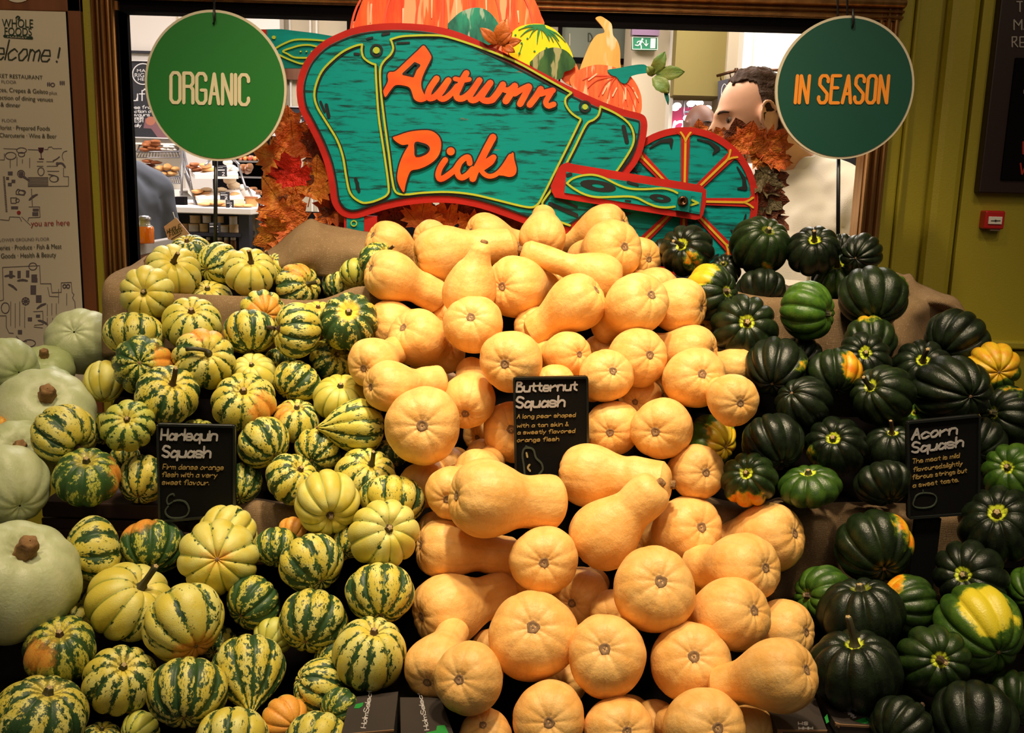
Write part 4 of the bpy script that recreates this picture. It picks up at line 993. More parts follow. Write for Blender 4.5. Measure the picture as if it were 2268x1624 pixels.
def skin_harlequin():
    g, ob, vec, s, v, patch = base_nodes('harlequin_skin')
    mp_ = g.n('ShaderNodeMapping'); mp_.inputs['Scale'].default_value = (1, 1, .42); g.L(vec, mp_.inputs[0])
    sp = g.noise(mp_.outputs[0], 8.5, 5, .68); big = g.noise(vec, 1.3, 2); fine = g.noise(mp_.outputs[0], 22, 3, .6)
    gr = g.attr('green')
    m = g.math('ADD', g.math('MULTIPLY', g.math('POWER', s, 1.5), .55), g.math('MULTIPLY', g.math('SUBTRACT', sp, .5), 2.3))
    m = g.math('ADD', m, g.math('MULTIPLY', g.math('SUBTRACT', big, .5), 1.2)); m = g.math('ADD', m, gr)
    mask = g.step(m, .33, .43)
    m2 = g.math('ADD', g.math('SUBTRACT', fine, .5), g.math('MULTIPLY', gr, .35)); mask2 = g.math('MULTIPLY', g.step(m2, .13, .18), .8)
    fur = g.math('MULTIPLY', g.step(s, .80, .99), .75)
    yel = g.mix(g.step(big, .38, .62), (.62,.51,.07), (.68,.63,.185)); yel = g.mix(g.attr('lime'), yel, (.38,.46,.07))
    yel = g.mix(fur, yel, (.20,.25,.035))
    grn = g.mix(g.step(sp, .5, .74), (.030,.075,.022), (.008,.024,.012)); grn = g.mix(g.math('MULTIPLY', g.attr('lime'), .6), grn, (.04,.11,.02))
    c = g.mix(mask2, yel, (.14,.17,.03)); c = g.mix(mask, c, grn)
    org = g.mix(g.step(fine, .3, .7), (.75,.24,.03), (.80,.38,.06)); c = g.mix(g.math('MULTIPLY', patch, .88), c, org)
    # pale throat round the stem
    th = g.math('SUBTRACT', 1.0, g.step(g.math('ADD', v, g.math('MULTIPLY', g.math('SUBTRACT', sp, .5), .10)), .05, .13)); c = g.mix(g.math('MULTIPLY', th, g.attr('throat')), c, (.85,.62,.07))
    g.L(c, g.b.inputs['Base Color']); g.b.inputs['Roughness'].default_value = .42; g.b.inputs['Specular IOR Level'].default_value = .42
    g.bump(g.noise(vec, 30, 3), .12, .05); return g.m
def skin_acorn():
    g, ob, vec, s, v, patch = base_nodes('acorn_skin')
    n1 = g.noise(vec, 3.2, 5); n2 = g.noise(vec, 26, 3)
    dk = g.mix(g.step(n1, .35, .7), (.005,.008,.004), (.012,.022,.008)); lm = g.mix(g.step(n1, .3, .7), (.035,.11,.012), (.10,.22,.018))
    c = g.mix(g.attr('lime'), dk, lm)
    c = g.mix(g.math('MULTIPLY', g.step(n2, .68, .75), .35), c, (.06,.07,.035))
    org = g.mix(g.step(n1, .35, .6), (.75,.20,.008), (.75,.42,.02)); org = g.mix(g.attr('yellow'), org, (.70,.58,.03))
    halo = g.step(g.math('ADD', g.math('MULTIPLY', patch, 1.0), 0.0), .0, .5)
    c = g.mix(halo, c, (.09,.17,.015)); c = g.mix(g.step(patch, .25, .95), c, org)
    ring = g.math('SUBTRACT', 1.0, g.step(g.math('ADD', v, g.math('MULTIPLY', g.math('SUBTRACT', n1, .5), .10)), .036, .056)); c = g.mix(g.math('MULTIPLY', ring, g.attr('throat')), c, (.60,.68,.04))
    g.L(c, g.b.inputs['Base Color']); g.b.inputs['Roughness'].default_value = .30; g.b.inputs['Specular IOR Level'].default_value = .42
    g.bump(n2, .12, .05); return g.m
def skin_butternut():
    g, ob, vec, s, v, patch = base_nodes('butternut_skin')
    n1 = g.noise(vec, 1.6, 4); n2 = g.noise(vec, 9, 5)
    c = g.mix(g.step(n1, .3, .7), (.80,.415,.105), (.88,.53,.18))
    mp_ = g.n('ShaderNodeMapping'); mp_.inputs['Scale'].default_value = (6, 6, .7); g.L(vec, mp_.inputs[0]); st = g.noise(mp_.outputs[0], 1.6, 3)
    c = g.mix(g.math('MULTIPLY', g.step(st, .5, .75), .30), c, (.90,.60,.26))
    c = g.mix(g.math('MULTIPLY', g.step(s, .75, 1.0), .16), c, (.52,.27,.10))
    end = g.math('SUBTRACT', 1.0, g.step(g.math('ADD', v, g.math('MULTIPLY', g.math('SUBTRACT', n2, .5), .10)), .045, .16)); c = g.mix(g.math('MULTIPLY', end, .42), c, (.50,.30,.14))
    c = g.mix(g.math('MULTIPLY', g.step(g.noise(vec, 15, 2), .74, .78), .55), c, (.32,.16,.06))
    c = g.mix(g.math('MULTIPLY', patch, .5), c, (.62,.34,.16))
    g.L(c, g.b.inputs['Base Color']); g.b.inputs['Roughness'].default_value = .46; g.b.inputs['Specular IOR Level'].default_value = .35
    g.b.inputs['Subsurface Weight'].default_value = 0
    g.bump(g.noise(vec, 5, 4), .10, .12); return g.m
def skin_pale():
    g, ob, vec, s, v, patch = base_nodes('pale_pumpkin_skin')
    n1 = g.noise(vec, 2.2, 4); n2 = g.noise(vec, 14, 4)
    c = g.mix(g.step(n1, .3, .7), (.46,.51,.27), (.57,.61,.38)); c = g.mix(g.attr('lime'), c, (.30,.38,.11))
    c = g.mix(g.math('MULTIPLY', g.step(n2, .66, .72), .4), c, (.42,.36,.18))
    g.L(c, g.b.inputs['Base Color']); g.b.inputs['Roughness'].default_value = .42; g.bump(n2, .10, .06); return g.m
SK = dict(H=skin_harlequin(), A=skin_acorn(), B=skin_butternut(), P=skin_pale())
M_stem_d = mat('dark_green_stem', (.055,.055,.018), .6, noise=(6, (.03,.022,.012), (2,2,.5), .2)); M_stem_b = mat('brown_stem', (.10,.055,.025), .7, noise=(6, (.045,.025,.012), (2,2,.5), .2))
M_cork = mat('corky_stem', (.34,.19,.07), .9, noise=(7, (.17,.08,.03), (1,1,1), .2), bump=.6, bscale=12)
M_cut = mat('pale_stem_cut', (.42,.30,.14), .8); M_scar = mat('scar_brown', (.30,.17,.075), .85, noise=(8, (.15,.08,.035), (1,1,1), .2)); M_scar2 = mat('scar_centre', (.27,.16,.085), .85)
STEMS = {}
def get_stem(kind, sd, m0):
    k = (kind, sd, m0.name)
    if k not in STEMS:
        me = stem_mesh(kind, sd); me.materials.append(m0); me.materials.append(M_cut if kind != 'cork' else M_cork); STEMS[k] = me
    return STEMS[k]
SCARS = {}
def get_scar(kind, sd):
    if (kind, sd) not in SCARS:
        me = scar_mesh(kind, sd); me.materials.append(M_scar); me.materials.append(M_scar2); SCARS[(kind, sd)] = me
    return SCARS[(kind, sd)]
BODY = {}
def get_body(k, it, idx):
    if k == 'B':
        key = ('B', round(it.get('L', 2.3), 1), round(it.get('n', .58), 2), idx % 2)
        if key not in BODY:
            me, bx = butternut_mesh(idx % 2, key[1], key[2], .04 if idx % 2 else -.03); me.materials.append(SK['B']); BODY[key] = (me, bx, 0)
    else:
        hh = it.get('h', {'H': .80, 'A': .84, 'P': .78}[k]); pt = it.get('p', 0)
        key = (k, round(hh, 1), pt, idx % 3)
        if key not in BODY:
            if k == 'P': me, zt, zb = acorn_mesh(idx % 3+40, 0, .045, hh, 10, 1.2, 72, 32)
            else: me, zt, zb = acorn_mesh(idx % 3+(0 if k == 'H' else 10), pt, .125 if k == 'H' else .165, hh)
            me.materials.append(SK[k]); BODY[key] = (me, zt, zb)
    return BODY[key]

# ------------------------------------------------------------ the heap, one line per squash:
# kind  cx cy R  (pixels, for its place and size)   stem direction right/up/+towards -away   layer   options | label
TABLE = open_table = r"""
# --- harlequin, upper tier
H 381 600 62 .1 .5 + 0 g=-.35,s=tall | pale cream yellow squash with the tallest upright stem, at the top left of the heap
H 328 652 61 -.2 .12 + -1 g=-.30,h=.9 | pale yellow squash facing forward with a dark stem hollow, on the burlap corner
H 420 560 46 -.15 .85 + 1.5 g=.15 | dark green striped squash peeping out behind the tall-stemmed pale one
H 485 583 49 .7 .35 - .5 g=.05,h=.9,px=-.1,py=.8,l=.2 | squash with a big plain green blotch on top, top row
H 556 604 58 .02 .62 + -.5 g=-.22,s=tall | pale squash with thin green furrows and a leaning stem, centre of the top left row
H 460 668 52 0 .8 + 1 g=-.15 | squash half sunk behind the left burlap edge, only its ribbed top showing
H 610 596 38 -.4 .75 + 1.2 g=.0,s=tall | small striped squash tucked in behind the right of the leaning-stemmed one
H 661 634 52 .65 .15 + .3 g=.08,s=tall,o=.1,px=0,py=.9 | mottled squash lying sideways with its stem pointing right, behind the burlap edge
H 757 632 47 .05 .9 - .3 g=.05 | upright squash with one broad dark stripe, beside the stacked butternut of the top tier
H 790 604 38 0 .9 - 1.5 g=-.1,l=.5 | light green squash mostly hidden behind the broad-striped one
H 838 580 47 .55 .62 + .8 g=.2,l=.35,s=tall | mottled green squash wedged between butternuts with its stem up
# --- harlequin, middle tier
H 298 742 68 .05 .95 - 0 g=.0,h=.7 | squash with one very wide dark band down its front, left end of the second row
H 428 718 65 -.08 .66 + .2 g=-.12,s=stub,l=.2 | light striped squash with a short dark upright stem under the burlap edge
H 552 736 60 -.1 .93 - .3 g=.06 | speckled green squash right of the one with the short dark upright stem
H 659 730 63 -.95 .05 + -.4 g=.02,s=curl,h=.75 | squash lying on its side with bold bands and a curled stem pointing left
H 583 690 49 -.15 .2 - 1.2 g=.05,th=0,o=.35,px=.1,py=0,pz=1 | orange yellow squash showing its blossom end like a flower under the burlap
H 705 706 45 0 .85 + 1.4 g=-.1,s=stub,o=.1 | yellowish squash hidden behind the curled-stem one, only its top and stem seen
H 775 712 67 -.05 .42 + -.3 g=.24,th=1,h=.9 | dark green and yellow mottled squash with a yellow throat round its stem
H 315 812 67 .1 -.15 - -.1 g=.18,l=.3,o=.22,px=.8,py=0,pz=.5,h=.9 | green mottled squash with an orange right side, blossom end forward
H 455 797 69 .12 .28 + -.7 g=-.06,s=curl,o=.2,px=0,py=1,pz=.1,h=.9,spin=3.4 | cream squash with an orange top and a long stem drooping down its face
H 232 845 46 0 .95 - .5 g=-.45,h=1.0 | plain butter yellow squash at the left edge of the striped heap
H 562 828 50 -.15 .6 + .6 g=-.5 | plain pale yellow squash with a thick stub, right of the drooping-stemmed one
H 372 878 72 .2 .6 + -.3 g=.1,s=tall | large squash with wide dark stripes and a dark stem, above the harlequin chalkboard
H 656 845 54 .6 .7 - .4 g=.12 | dark squash with slanting stripes below the sideways curled-stem one
H 733 796 50 .4 .3 + 1.6 g=.15 | shadowed dark striped squash under the yellow-throated one
H 620 800 36 0 .9 - 2 g=.2 | barely seen dark green squash in the gap under the curled-stem one
H 537 893 71 .04 .56 + -.3 g=.0,s=stub,o=.12,px=.6,py=-.2,pz=.5 | striped squash with an orange tinge on its right and a pale-tipped stem
H 752 884 60 .05 .72 + 0 g=-.42,s=stub,l=.15 | pale cream green squash with a straight stub touching the butternuts
H 795 946 62 .97 .02 - -.4 g=-.02,p=1,h=.9,s=no,l=.15 | squash with a sharp pointed tip aimed to the left
H 655 934 54 .05 .85 + .8 g=.03,o=.1,px=-.7,py=.6 | striped squash half hidden with an orange shoulder, left of the sharp-tipped one
H 586 980 62 -.5 .68 - .1 g=.08 | squash with slanting stripes just right of the harlequin chalkboard's top corner
H 702 1001 54 .3 .5 - .6 g=.14 | dark banded squash in the hollow under the sharp-tipped one
H 648 1065 61 .4 .62 + .2 g=.08 | squash with speckled ribs left of the big smooth cream one on the tier edge
H 812 1056 68 .22 .62 + .4 g=.0,s=tall | squash with a slender upright stem close to the biggest butternut
H 722 1111 75 .18 -.55 + -.6 g=-.5,h=.95 | big smooth cream squash with its dark stem pointing down, on the tier edge
H 872 1108 73 .02 .95 - .2 g=.03,h=.7 | speckled squash behind the cream star-faced one, touching the butternuts
H 851 1180 79 .18 .16 + -.6 g=-.36,h=.9,th=0 | cream squash facing forward like a star with thin green furrows
H 866 1005 38 0 .85 + 1.6 g=.25 | dim dark squash in the gap left of the biggest butternut
H 286 942 60 -.12 .33 + .2 g=.0,l=.55,h=.85 | yellow green squash with its stem hollow facing forward, left of the harlequin sign
H 232 950 42 .1 .9 - 1.2 g=.05,l=.3 | dull half-hidden squash between the bold-banded ball and the yellow green one
H 138 963 70 .62 -.55 + -.3 g=.02,h=.95 | round squash with thick dark bands running down right, beside the white pumpkins
H 192 1057 73 -.05 .72 + -.2 g=.30,l=.6,h=.75,o=.12,px=.95,py=.1,pz=.2 | green squash with an orange right flank on the wooden shelf
H 316 1062 57 .15 .85 - .3 g=.05,h=.95 | golden streaked squash partly behind the harlequin chalkboard's left side
H 278 1014 34 0 .8 - 1.4 g=.15 | tiny visible part of a dim squash above the golden streaked one
H 532 1072 46 0 .8 - .8 g=.18,l=.2,h=1.0 | dark striped squash behind the right edge of the harlequin chalkboard
H 436 972 48 .0 .7 + 1.0 g=.0,l=.4 | pale green squash peeping over the top of the harlequin chalkboard
# --- harlequin, lowest tier
H 207 1222 76 .97 .1 - .2 g=.05,h=.72 | squash on its side with wide level bands, left end of the lower heap
H 335 1213 73 .0 .85 - .2 g=.26,l=.45,o=.12,px=-.4,py=.8,pz=.3 | green squash with an orange shoulder, below the harlequin chalkboard
H 505 1182 68 .5 .6 - .6 g=-.3 | cream squash hidden behind the flat-faced cream one of the lower heap
H 486 1238 87 .08 .02 - -.7 g=-.32,h=.85,th=0,o=-.02,px=-.1,py=0,pz=1 | big cream squash showing a pinkish blossom end, right below the harlequin sign
H 613 1212 52 0 .9 - .6 g=.18,l=.2 | small dark mottled squash under the brown burlap piece
H 728 1205 58 .3 .7 - .8 g=.0,o=.1,px=-.2,py=.9 | lumpy golden squash behind the diagonal dark-barred one
H 690 1250 74 -.45 .7 - -.2 g=.08,h=.8 | squash with slanting dark bars and cream blotches in the middle of the lower heap
H 844 1314 77 0 .86 - .0 g=.10,h=.8 | squash with upright dark green bands under the star-faced cream one
H 821 1450 80 .08 .72 + -.6 g=-.08,h=1.0,s=stub | tall ribbed yellow squash with clean dark furrows and a cut stem, above the cartons
H 690 1376 78 .2 .82 - .0 g=.12,h=.8 | broad green-streaked squash left of the tall ribbed yellow one
H 562 1337 63 .6 .62 - .3 g=.24,l=.25 | green mottled squash in the shadow of the pinkish-ended cream one
H 553 1480 80 -.08 .82 - -.1 g=.12,p=1,h=.85 | squash tapering to a point at the bottom with wavy dark stripes
H 708 1518 60 .92 -.25 - .2 g=.08,h=.95 | squash with level wavy bands below the broad green-streaked one
H 735 1468 46 .8 .2 - 1.0 g=.2 | dark sliver of squash between the wavy-banded one and the tall ribbed one
H 750 1568 46 .6 .5 - .8 g=.28,l=.3 | green squash low down beside the left carton
H 285 1337 96 .38 .58 + -.5 g=-.28,s=tall,h=.8 | largest pale yellow squash with a dark stem, left part of the lower heap
H 408 1382 93 -.45 .75 - -.6 g=-.12,h=.75,o=.18,px=.35,py=-.7,pz=.4 | cream and peach squash with a reddish underside beside the largest pale yellow one
H 163 1376 42 .4 .6 - .8 g=-.05 | small piece of a yellow speckled squash beside the biggest white pumpkin
H 135 1443 79 -.12 .62 + -.2 g=.22,l=.3,h=.95,o=.10,px=-.65,py=-.1,pz=.75 | knobbly green squash with a round orange patch on its left
H 262 1507 79 .12 .48 + -.3 g=.0,s=stub,h=.9 | striped yellow squash with a small woody stem facing up, lower left
H 413 1534 87 .0 .9 - -.2 g=.16,h=.78 | squash with very bold broad black green bars, lower row
H 93 1590 101 .08 .8 + -.3 g=.14,h=.8 | big golden squash with ragged dark stripes in the bottom left corner
H 310 1618 45 .6 .5 - .3 g=-.15,l=.5 | small yellow green squash at the bottom edge under the bold-barred one
H 222 1642 46 0 .8 + .3 g=.1 | top of a striped squash cut off by the bottom edge, left
H 516 1636 79 0 .9 - -.1 g=-.05 | wide cream striped squash cut off by the bottom edge
H 632 1596 57 -.5 .3 - .4 g=-.2,o=.7,px=.1,py=.1,pz=1 | blurred pinkish orange squash at the bottom between two striped ones
H 703 1642 71 .3 .75 - .1 g=.0 | white and green striped squash at the bottom edge left of the cartons
H 602 1412 46 .3 .6 - 1.2 g=-.4,l=.4 | dim pale squash deep in the gap above the tapering striped one
H 484 1424 42 .3 .7 - 1.2 g=.12 | speckled squash mostly covered by the peach squash
H 172 1322 48 .2 .7 - 1.4 g=-.1 | dim yellow squash behind the largest pale yellow one, by the white pumpkin
H 770 1204 38 .2 .8 - 1.4 g=.15 | small mottled piece of squash left of the star-faced cream one
H 652 1180 36 .3 .7 - 1.4 g=.0,o=.5,px=0,py=.6,pz=.7 | little orange tinted squash just under the cream one on the tier edge
H -4 938 18 .3 .6 + .2 g=-.4,o=1.2,px=.5,py=.2,pz=.7,s=no | small orange gourd at the far left edge among the white pumpkins
# --- pale pumpkins
P 182 755 76 .25 -.3 - .8 h=.95,s=cork | round pale green pumpkin without visible stem, leaning on the burlap corner
P 22 812 66 -.4 .3 - .8 l=.25 | pale pumpkin cut off by the left edge below the directory board
P 100 818 60 -.05 .75 + 1.6 l=.6 | green pumpkin with a twisted corky stem behind the stemless pale one
P 108 872 68 .2 .7 - 2.4 l=.6 | greener pumpkin barely visible between three paler ones
P 102 912 108 .02 .52 + .8 h=.7 | wide whitish pumpkin with a knobbly round stem, middle of the pale stack
P 34 1012 84 .12 .35 + .8 h=.85,l=.1 | pale pumpkin with a long reddish corky stem on its right side
P 22 1076 88 -.3 .6 - .0 h=.9 | smooth whitish pumpkin cut off by the left edge in the middle
P 26 1288 140 .18 .58 + -.6 h=.92 | biggest pale pumpkin, at the left edge of the lower heap
# --- butternuts, top
B 863 541 50 .8 -.45 - .6 L=2.3 | butternut at the left end of the top row under the cart's leg
B 958 528 40 .6 -.1 - 1.2 L=1.8 | butternut whose round top shows behind the long one of the top row
B 981 562 64 .97 .18 - -.1 L=2.6,n=.66 | long butternut lying level with its neck to the right, top row
B 1080 521 48 .85 -.2 - .9 L=2.2 | butternut right at the back of the top row under the red cart edge
B 1202 524 53 .02 .62 - .0 L=1.7,n=.5 | lumpy short butternut standing up in the middle of the top row
B 1338 506 53 -.88 -.28 - .4 L=2.2,n=.6 | highest butternut, its neck to the left, just under the cart shaft
B 1353 554 65 -.5 -.12 - -.4 L=2.2 | round faced butternut with its blossom end right, below the highest one
B 1416 570 46 -.5 .1 - .9 L=2.0 | butternut hiding behind the round faced one beside the first dark squashes
B 1322 612 55 -.93 .33 + -.2 L=3.2,n=.50 | very long crooknecked butternut reaching up left across the heap
B 868 612 58 .86 -.35 - .0 L=2.3,n=.7 | butternut with its dark scar at far left, neck sloping down right, beside the green squashes
B 1040 642 61 .24 .94 + -.6 L=1.75,n=.40 | upright pear shaped butternut with its stem on top
B 1146 635 67 .55 .0 - .2 L=2.0 | disc-like butternut with a ragged dark scar, right of the upright pear shaped one
B 1049 721 65 .1 -.3 - -.6 L=2.0 | round butternut facing forward, directly below the upright pear shaped one
B 868 722 57 .85 -.1 - .6 L=2.3 | butternut right of the yellow-throated mottled squash, mostly overlapped
B 928 750 63 .6 -.42 - .0 L=2.2,n=.66 | butternut with a dark scar on its left cheek, neck running down right into shadow
B 1273 673 65 -.80 -.52 - -.3 L=2.0,n=.62 | butternut with its neck bent down to the lower left and scar at upper right
B 1407 676 69 -.55 -.35 - -.2 L=2.0,n=.66 | large butternut with a small scar at right, middle of the upper heap
B 1502 677 60 -.93 .08 - .2 L=2.0,n=.75 | butternut seen from the side with a dark scar at its right end
B 1452 636 46 -.6 .2 - 1.2 L=1.9 | butternut with only its pale top showing above the side-seen one
B 1232 624 30 0 .3 - 2.0 L=1.9 | small shadowed butternut beneath the crooknecked one
B 1186 724 45 .3 -.2 - .9 L=1.9 | butternut peeping out beneath the bent-necked one
B 1134 800 69 .25 .1 - -.4 L=2.1 | round butternut facing forward above the chalkboard, left
B 1255 785 51 -.6 .0 - .1 L=2.0 | butternut with a torn dark brown scar at its right side
B 1409 792 65 -.5 -.1 - .0 L=2.1 | plump butternut between the torn-scarred one and the right hand ones
B 1341 834 59 -.3 -.22 - -.5 L=2.0 | butternut with a pockmark, touching the chalkboard's upper right corner
B 1528 776 57 -.92 .02 - .3 L=2.1,n=.7 | smooth butternut lying level above the big right hand one
B 1536 838 68 -.3 -.15 - -.5 L=2.1 | big greyish tan butternut on the right edge of the heap
B 1630 812 44 -.9 .1 - .8 L=2.2,n=.7 | butternut at far right, upper, tucked against the dark squashes
B 1621 885 57 -.35 .15 - .1 L=2.1 | lone round butternut on the right edge with a dark hollow scar
B 829 803 56 .45 .25 - .3 L=2.1 | butternut left side of the heap beside the shadowed striped squash
B 867 856 58 .85 .02 - -.1 L=2.3,n=.7 | tan butternut with a grey scar at left, right of the pale cream green squash
B 937 943 85 .02 .0 - -.9 L=2.0 | biggest butternut, facing forward with a large brown scar
B 1037 886 60 .12 .55 - .0 L=2.4,n=.62 | butternut with its scar at the bottom and neck rising behind
B 1139 958 68 .1 -.1 - .3 L=2.0 | butternut half covered by the left side of the butternut chalkboard
B 1358 948 62 .12 .18 - -.1 L=2.0 | butternut with a small dark round scar right of the chalkboard
B 1467 949 68 .25 .12 - -.1 L=2.0 | butternut with a wide pinkish scar, second right of the chalkboard
B 1542 1046 61 -.38 .02 - -.1 L=2.1 | glossy butternut resting above the right burlap edge
B 1308 1052 69 .97 -.06 + -.6 L=2.6,n=.68 | long thick-necked butternut lying level just below the chalkboard
B 1082 1104 85 .90 -.08 - -.7 L=2.1,n=.74 | large butternut lying level with a dark hollow scar at left, below the chalkboard's foot
B 936 1074 52 .3 .3 - .3 L=2.0 | shiny round butternut under the biggest one
B 1001 1090 58 .2 .3 - .1 L=2.0 | butternut squeezed between the shiny one and the large level one
B 1058 1050 55 .4 .4 - .9 L=2.0 | butternut top showing behind the large level one
B 1340 1182 75 .74 .62 + -.7 L=2.2,n=.62 | long butternut lying diagonally with its neck up to the right
B 1518 1176 76 -.5 -.1 - -.3 L=2.1 | butternut with a dark scar at right, beside the neck of the diagonal one
B 1700 1190 75 -.85 -.12 - .3 L=2.1,n=.62 | outermost right butternut hanging over the burlap edge
B 1643 1258 77 -.72 .0 - -.3 L=2.0,n=.7 | butternut with a puckered scar at right below the outermost one
B 1205 1240 75 .0 .1 - -.5 L=2.0 | rough skinned round butternut in the middle of the lower heap
B 991 1216 68 .95 -.12 - -.1 L=2.4,n=.66 | long butternut stretching right from the star-faced squash
B 968 1178 45 .6 .2 - .8 L=2.0 | butternut top peeping above the long one beside the star-faced squash
B 995 1350 78 .85 .22 - -.1 L=2.2,n=.64 | butternut with its scar at left and neck up right, left side of the lower heap
B 1181 1411 98 .0 -.22 - -.9 L=2.0 | largest lower butternut with a neat round scar, centre front
B 1284 1318 64 .3 .3 - 1.3 L=2.0 | shadowed butternut between the rough skinned and the smooth large ones
B 1447 1308 92 -.2 -.22 - -.7 L=2.0 | smooth large butternut with its scar near the top right
B 1344 1455 88 .05 -.2 - -.5 L=2.0 | round butternut with a small pale ringed scar, front centre
B 1617 1362 81 -.7 -.12 - -.4 L=2.1,n=.7 | ribbed butternut with a twisted scar at upper right
B 1528 1468 87 -.12 -.15 - -.6 L=2.0 | broad butternut with a rough square scar, front right
B 1732 1397 66 -.85 .05 - .3 L=2.1,n=.75 | smooth pinkish butternut at the right edge of the lower heap
B 1720 1496 83 -.85 -.15 - -.4 L=2.0,n=.6 | lowest right butternut with its neck to the left, above a carton
B 1040 1502 77 .32 .05 - -.4 L=2.1 | round butternut with a deep scar at left, above the lettered carton
B 966 1472 68 .3 .6 - .5 L=2.2 | shadowed reddish butternut at the left of the lower heap
B 1216 1592 81 .0 .12 - -.5 L=2.0 | butternut at the bottom edge below the largest lower one
B 1075 1636 60 .1 -.5 - -.3 L=2.0 | small pale butternut cut off by the bottom edge
B 1368 1617 74 -.3 .05 - -.3 L=2.0 | shiny butternut at the bottom edge under the pale ringed one
B 1557 1614 88 -.4 .0 - -.5 L=2.1 | big butternut cut off by the bottom edge, right
B 1450 1602 50 -.6 .3 - .6 L=2.2,n=.7 | butternut glimpsed between two at the bottom edge
B 1660 1628 62 -.5 .2 - .2 L=2.0 | last butternut at the bottom right, partly behind the big one
B 1420 882 48 .3 .2 - 1.3 L=2.0 | reddish shadowed butternut in the gap right of the chalkboard
B 1482 862 48 .2 .3 - 1.4 L=2.0 | shadowed butternut under the big greyish tan one
B 1228 852 46 .2 .1 - .8 L=2.0 | butternut with its bright top just above the chalkboard
B 944 846 48 .6 .0 - 1.4 L=2.0 | shadowed orange butternut above the biggest one
B 1064 962 38 .2 .2 - 1.8 L=2.0 | deep-set butternut in the dark hollow left of the chalkboard
B 988 1034 48 .3 .2 - 1.2 L=2.0 | orange shadowed butternut under the right side of the biggest one
B 1066 1006 34 .2 .2 - 2.0 L=2.0 | small orange butternut deep below the chalkboard's left side
B 996 702 38 .3 .2 - 1.6 L=1.9 | shadowed butternut left of the round forward-facing one
B 1332 782 42 .2 .2 - 1.4 L=2.0 | butternut in shadow between the torn-scarred and plump ones
B 1544 716 32 -.4 .2 - 1.2 L=2.0 | little pinkish butternut under the side-seen one
B 1412 1186 50 .3 .2 - 1.3 L=2.0 | butternut in the gap below the diagonal one's neck
B 1560 1292 60 -.3 .2 - 1.2 L=2.0 | dark orange shadowed butternut left of the puckered-scarred one
B 1358 1360 52 .2 .3 - 1.4 L=2.0 | shadowed butternut behind the smooth large one, at its lower left
B 1130 1310 55 .3 .1 - 1.3 L=2.0 | shadowed butternut under the rough skinned round one
B 1252 1508 50 .2 .2 - 1.4 L=2.0 | dark butternut deep between the three front centre ones
B 1090 1440 48 .2 .2 - 1.4 L=2.0 | dark butternut behind the deep-scarred one
# --- acorn squashes
A 1524 558 61 -.32 .32 + -.3 h=.9,s=tall,o=-.02,px=.15,py=-.35,pz=.9 | dark green squash with an orange spot, leftmost of the top dark row
A 1476 560 36 0 .8 - 1.0 | sliver of dark green squash behind the leftmost of the top dark row
A 1684 547 67 .3 .68 + -.2 l=.10,h=.95,o=-.03,px=.3,py=-.8,pz=.4 | big dark green squash overlapping the cart wheel's lower right
A 1803 557 59 0 .62 + .3 s=tall | black green squash with a tall upright stem below the man
A 1908 562 47 .3 .25 - .3 h=.95 | smooth black squash at the right end of the top row
A 1866 550 34 0 .8 - 1.4 | sliver of dark squash between the upright-stemmed one and the smooth black one
A 1606 600 38 -.15 .6 + 1.0 | small dark squash with a green stem hollow under the cart wheel
A 1574 650 64 .78 .1 + 0 o=.28,px=-.5,py=.75,pz=.3,y=.6,l=.05,s=stub | squash with a big yellow orange shoulder beside the butternuts
A 1686 642 56 0 .85 - .6 h=.7 | ribbed black squash sitting behind the right burlap edge
A 1648 724 76 .12 .18 + -.2 h=.85,l=.04,th=1 | dark squash facing forward with a bright lime ring, below the yellow shouldered one
A 1787 691 67 .93 -.1 + -.5 l=.75,h=.85 | mid green squash lying sideways with level ribs over the burlap edge
A 1860 618 62 -.12 .7 + .2 l=.30,s=tall | green squash with a pale-tipped stem in the upper right pile
A 1930 660 74 -.15 .75 - -.4 h=.95,l=.05,px=0,py=.8 | large dark squash leaning on the light burlap
A 1976 640 36 .2 .6 - 1.2 l=.8 | bright green rib of a squash showing behind the large leaning one
A 2116 752 72 .5 .55 - -.1 h=.8 | blue black squash tilted to the right in front of the light burlap
A 1926 754 58 -.1 .7 - .6 o=.05,px=-.1,py=.9,pz=.2,y=.4,l=.1 | dark squash with yellow marks on its crown behind the short-stemmed one
A 1912 795 62 .12 .3 + -.1 s=stub | dark squash with a short cut stem in a lime star, upper dark heap
A 2040 822 68 .08 .5 + .1 s=tall,h=.75 | broad dark squash with a thick mossy stem and lime collar
A 2198 816 61 -.3 .2 - .0 o=1.0,px=-.1,py=.7,pz=.5,y=.35,l=.5 | bright orange squash at the far right edge
A 1716 813 68 .1 .62 - -.3 h=1.0,o=-.04,px=.85,py=.1,pz=.4 | dark squash with its pale blossom scar facing down, beside the butternuts
A 1776 786 46 .2 .6 - 1.0 | dull dark squash behind the down-facing one
A 1848 826 61 -.1 .86 - .1 o=.16,px=.78,py=.25,pz=.5,h=.8,l=.06 | dark squash with an orange blotch on its right side
A 1955 880 70 -.45 .42 + -.1 s=tall,h=.9,l=.04 | dark squash with a grey bent stem at its upper left
A 2111 861 82 -.5 .25 - -.5 h=.9 | very large dark squash right above the acorn chalkboard
A 2240 922 70 -.72 .15 + .1 o=-.05,px=0,py=.8,pz=.3 | brownish dark squash at the right edge with a yellow arc round its stem
A 2028 930 42 0 .55 + .6 l=1.0,s=stub | bright green squash peeking between two dark ones over the chalkboard
A 1778 894 64 .5 -.5 - .2 h=.8 | dark squash with curved glinting ribs in the centre of the dark heap
A 1714 980 72 -.3 .82 - -.1 h=.75 | black squash with a scuffed top, left of the centre
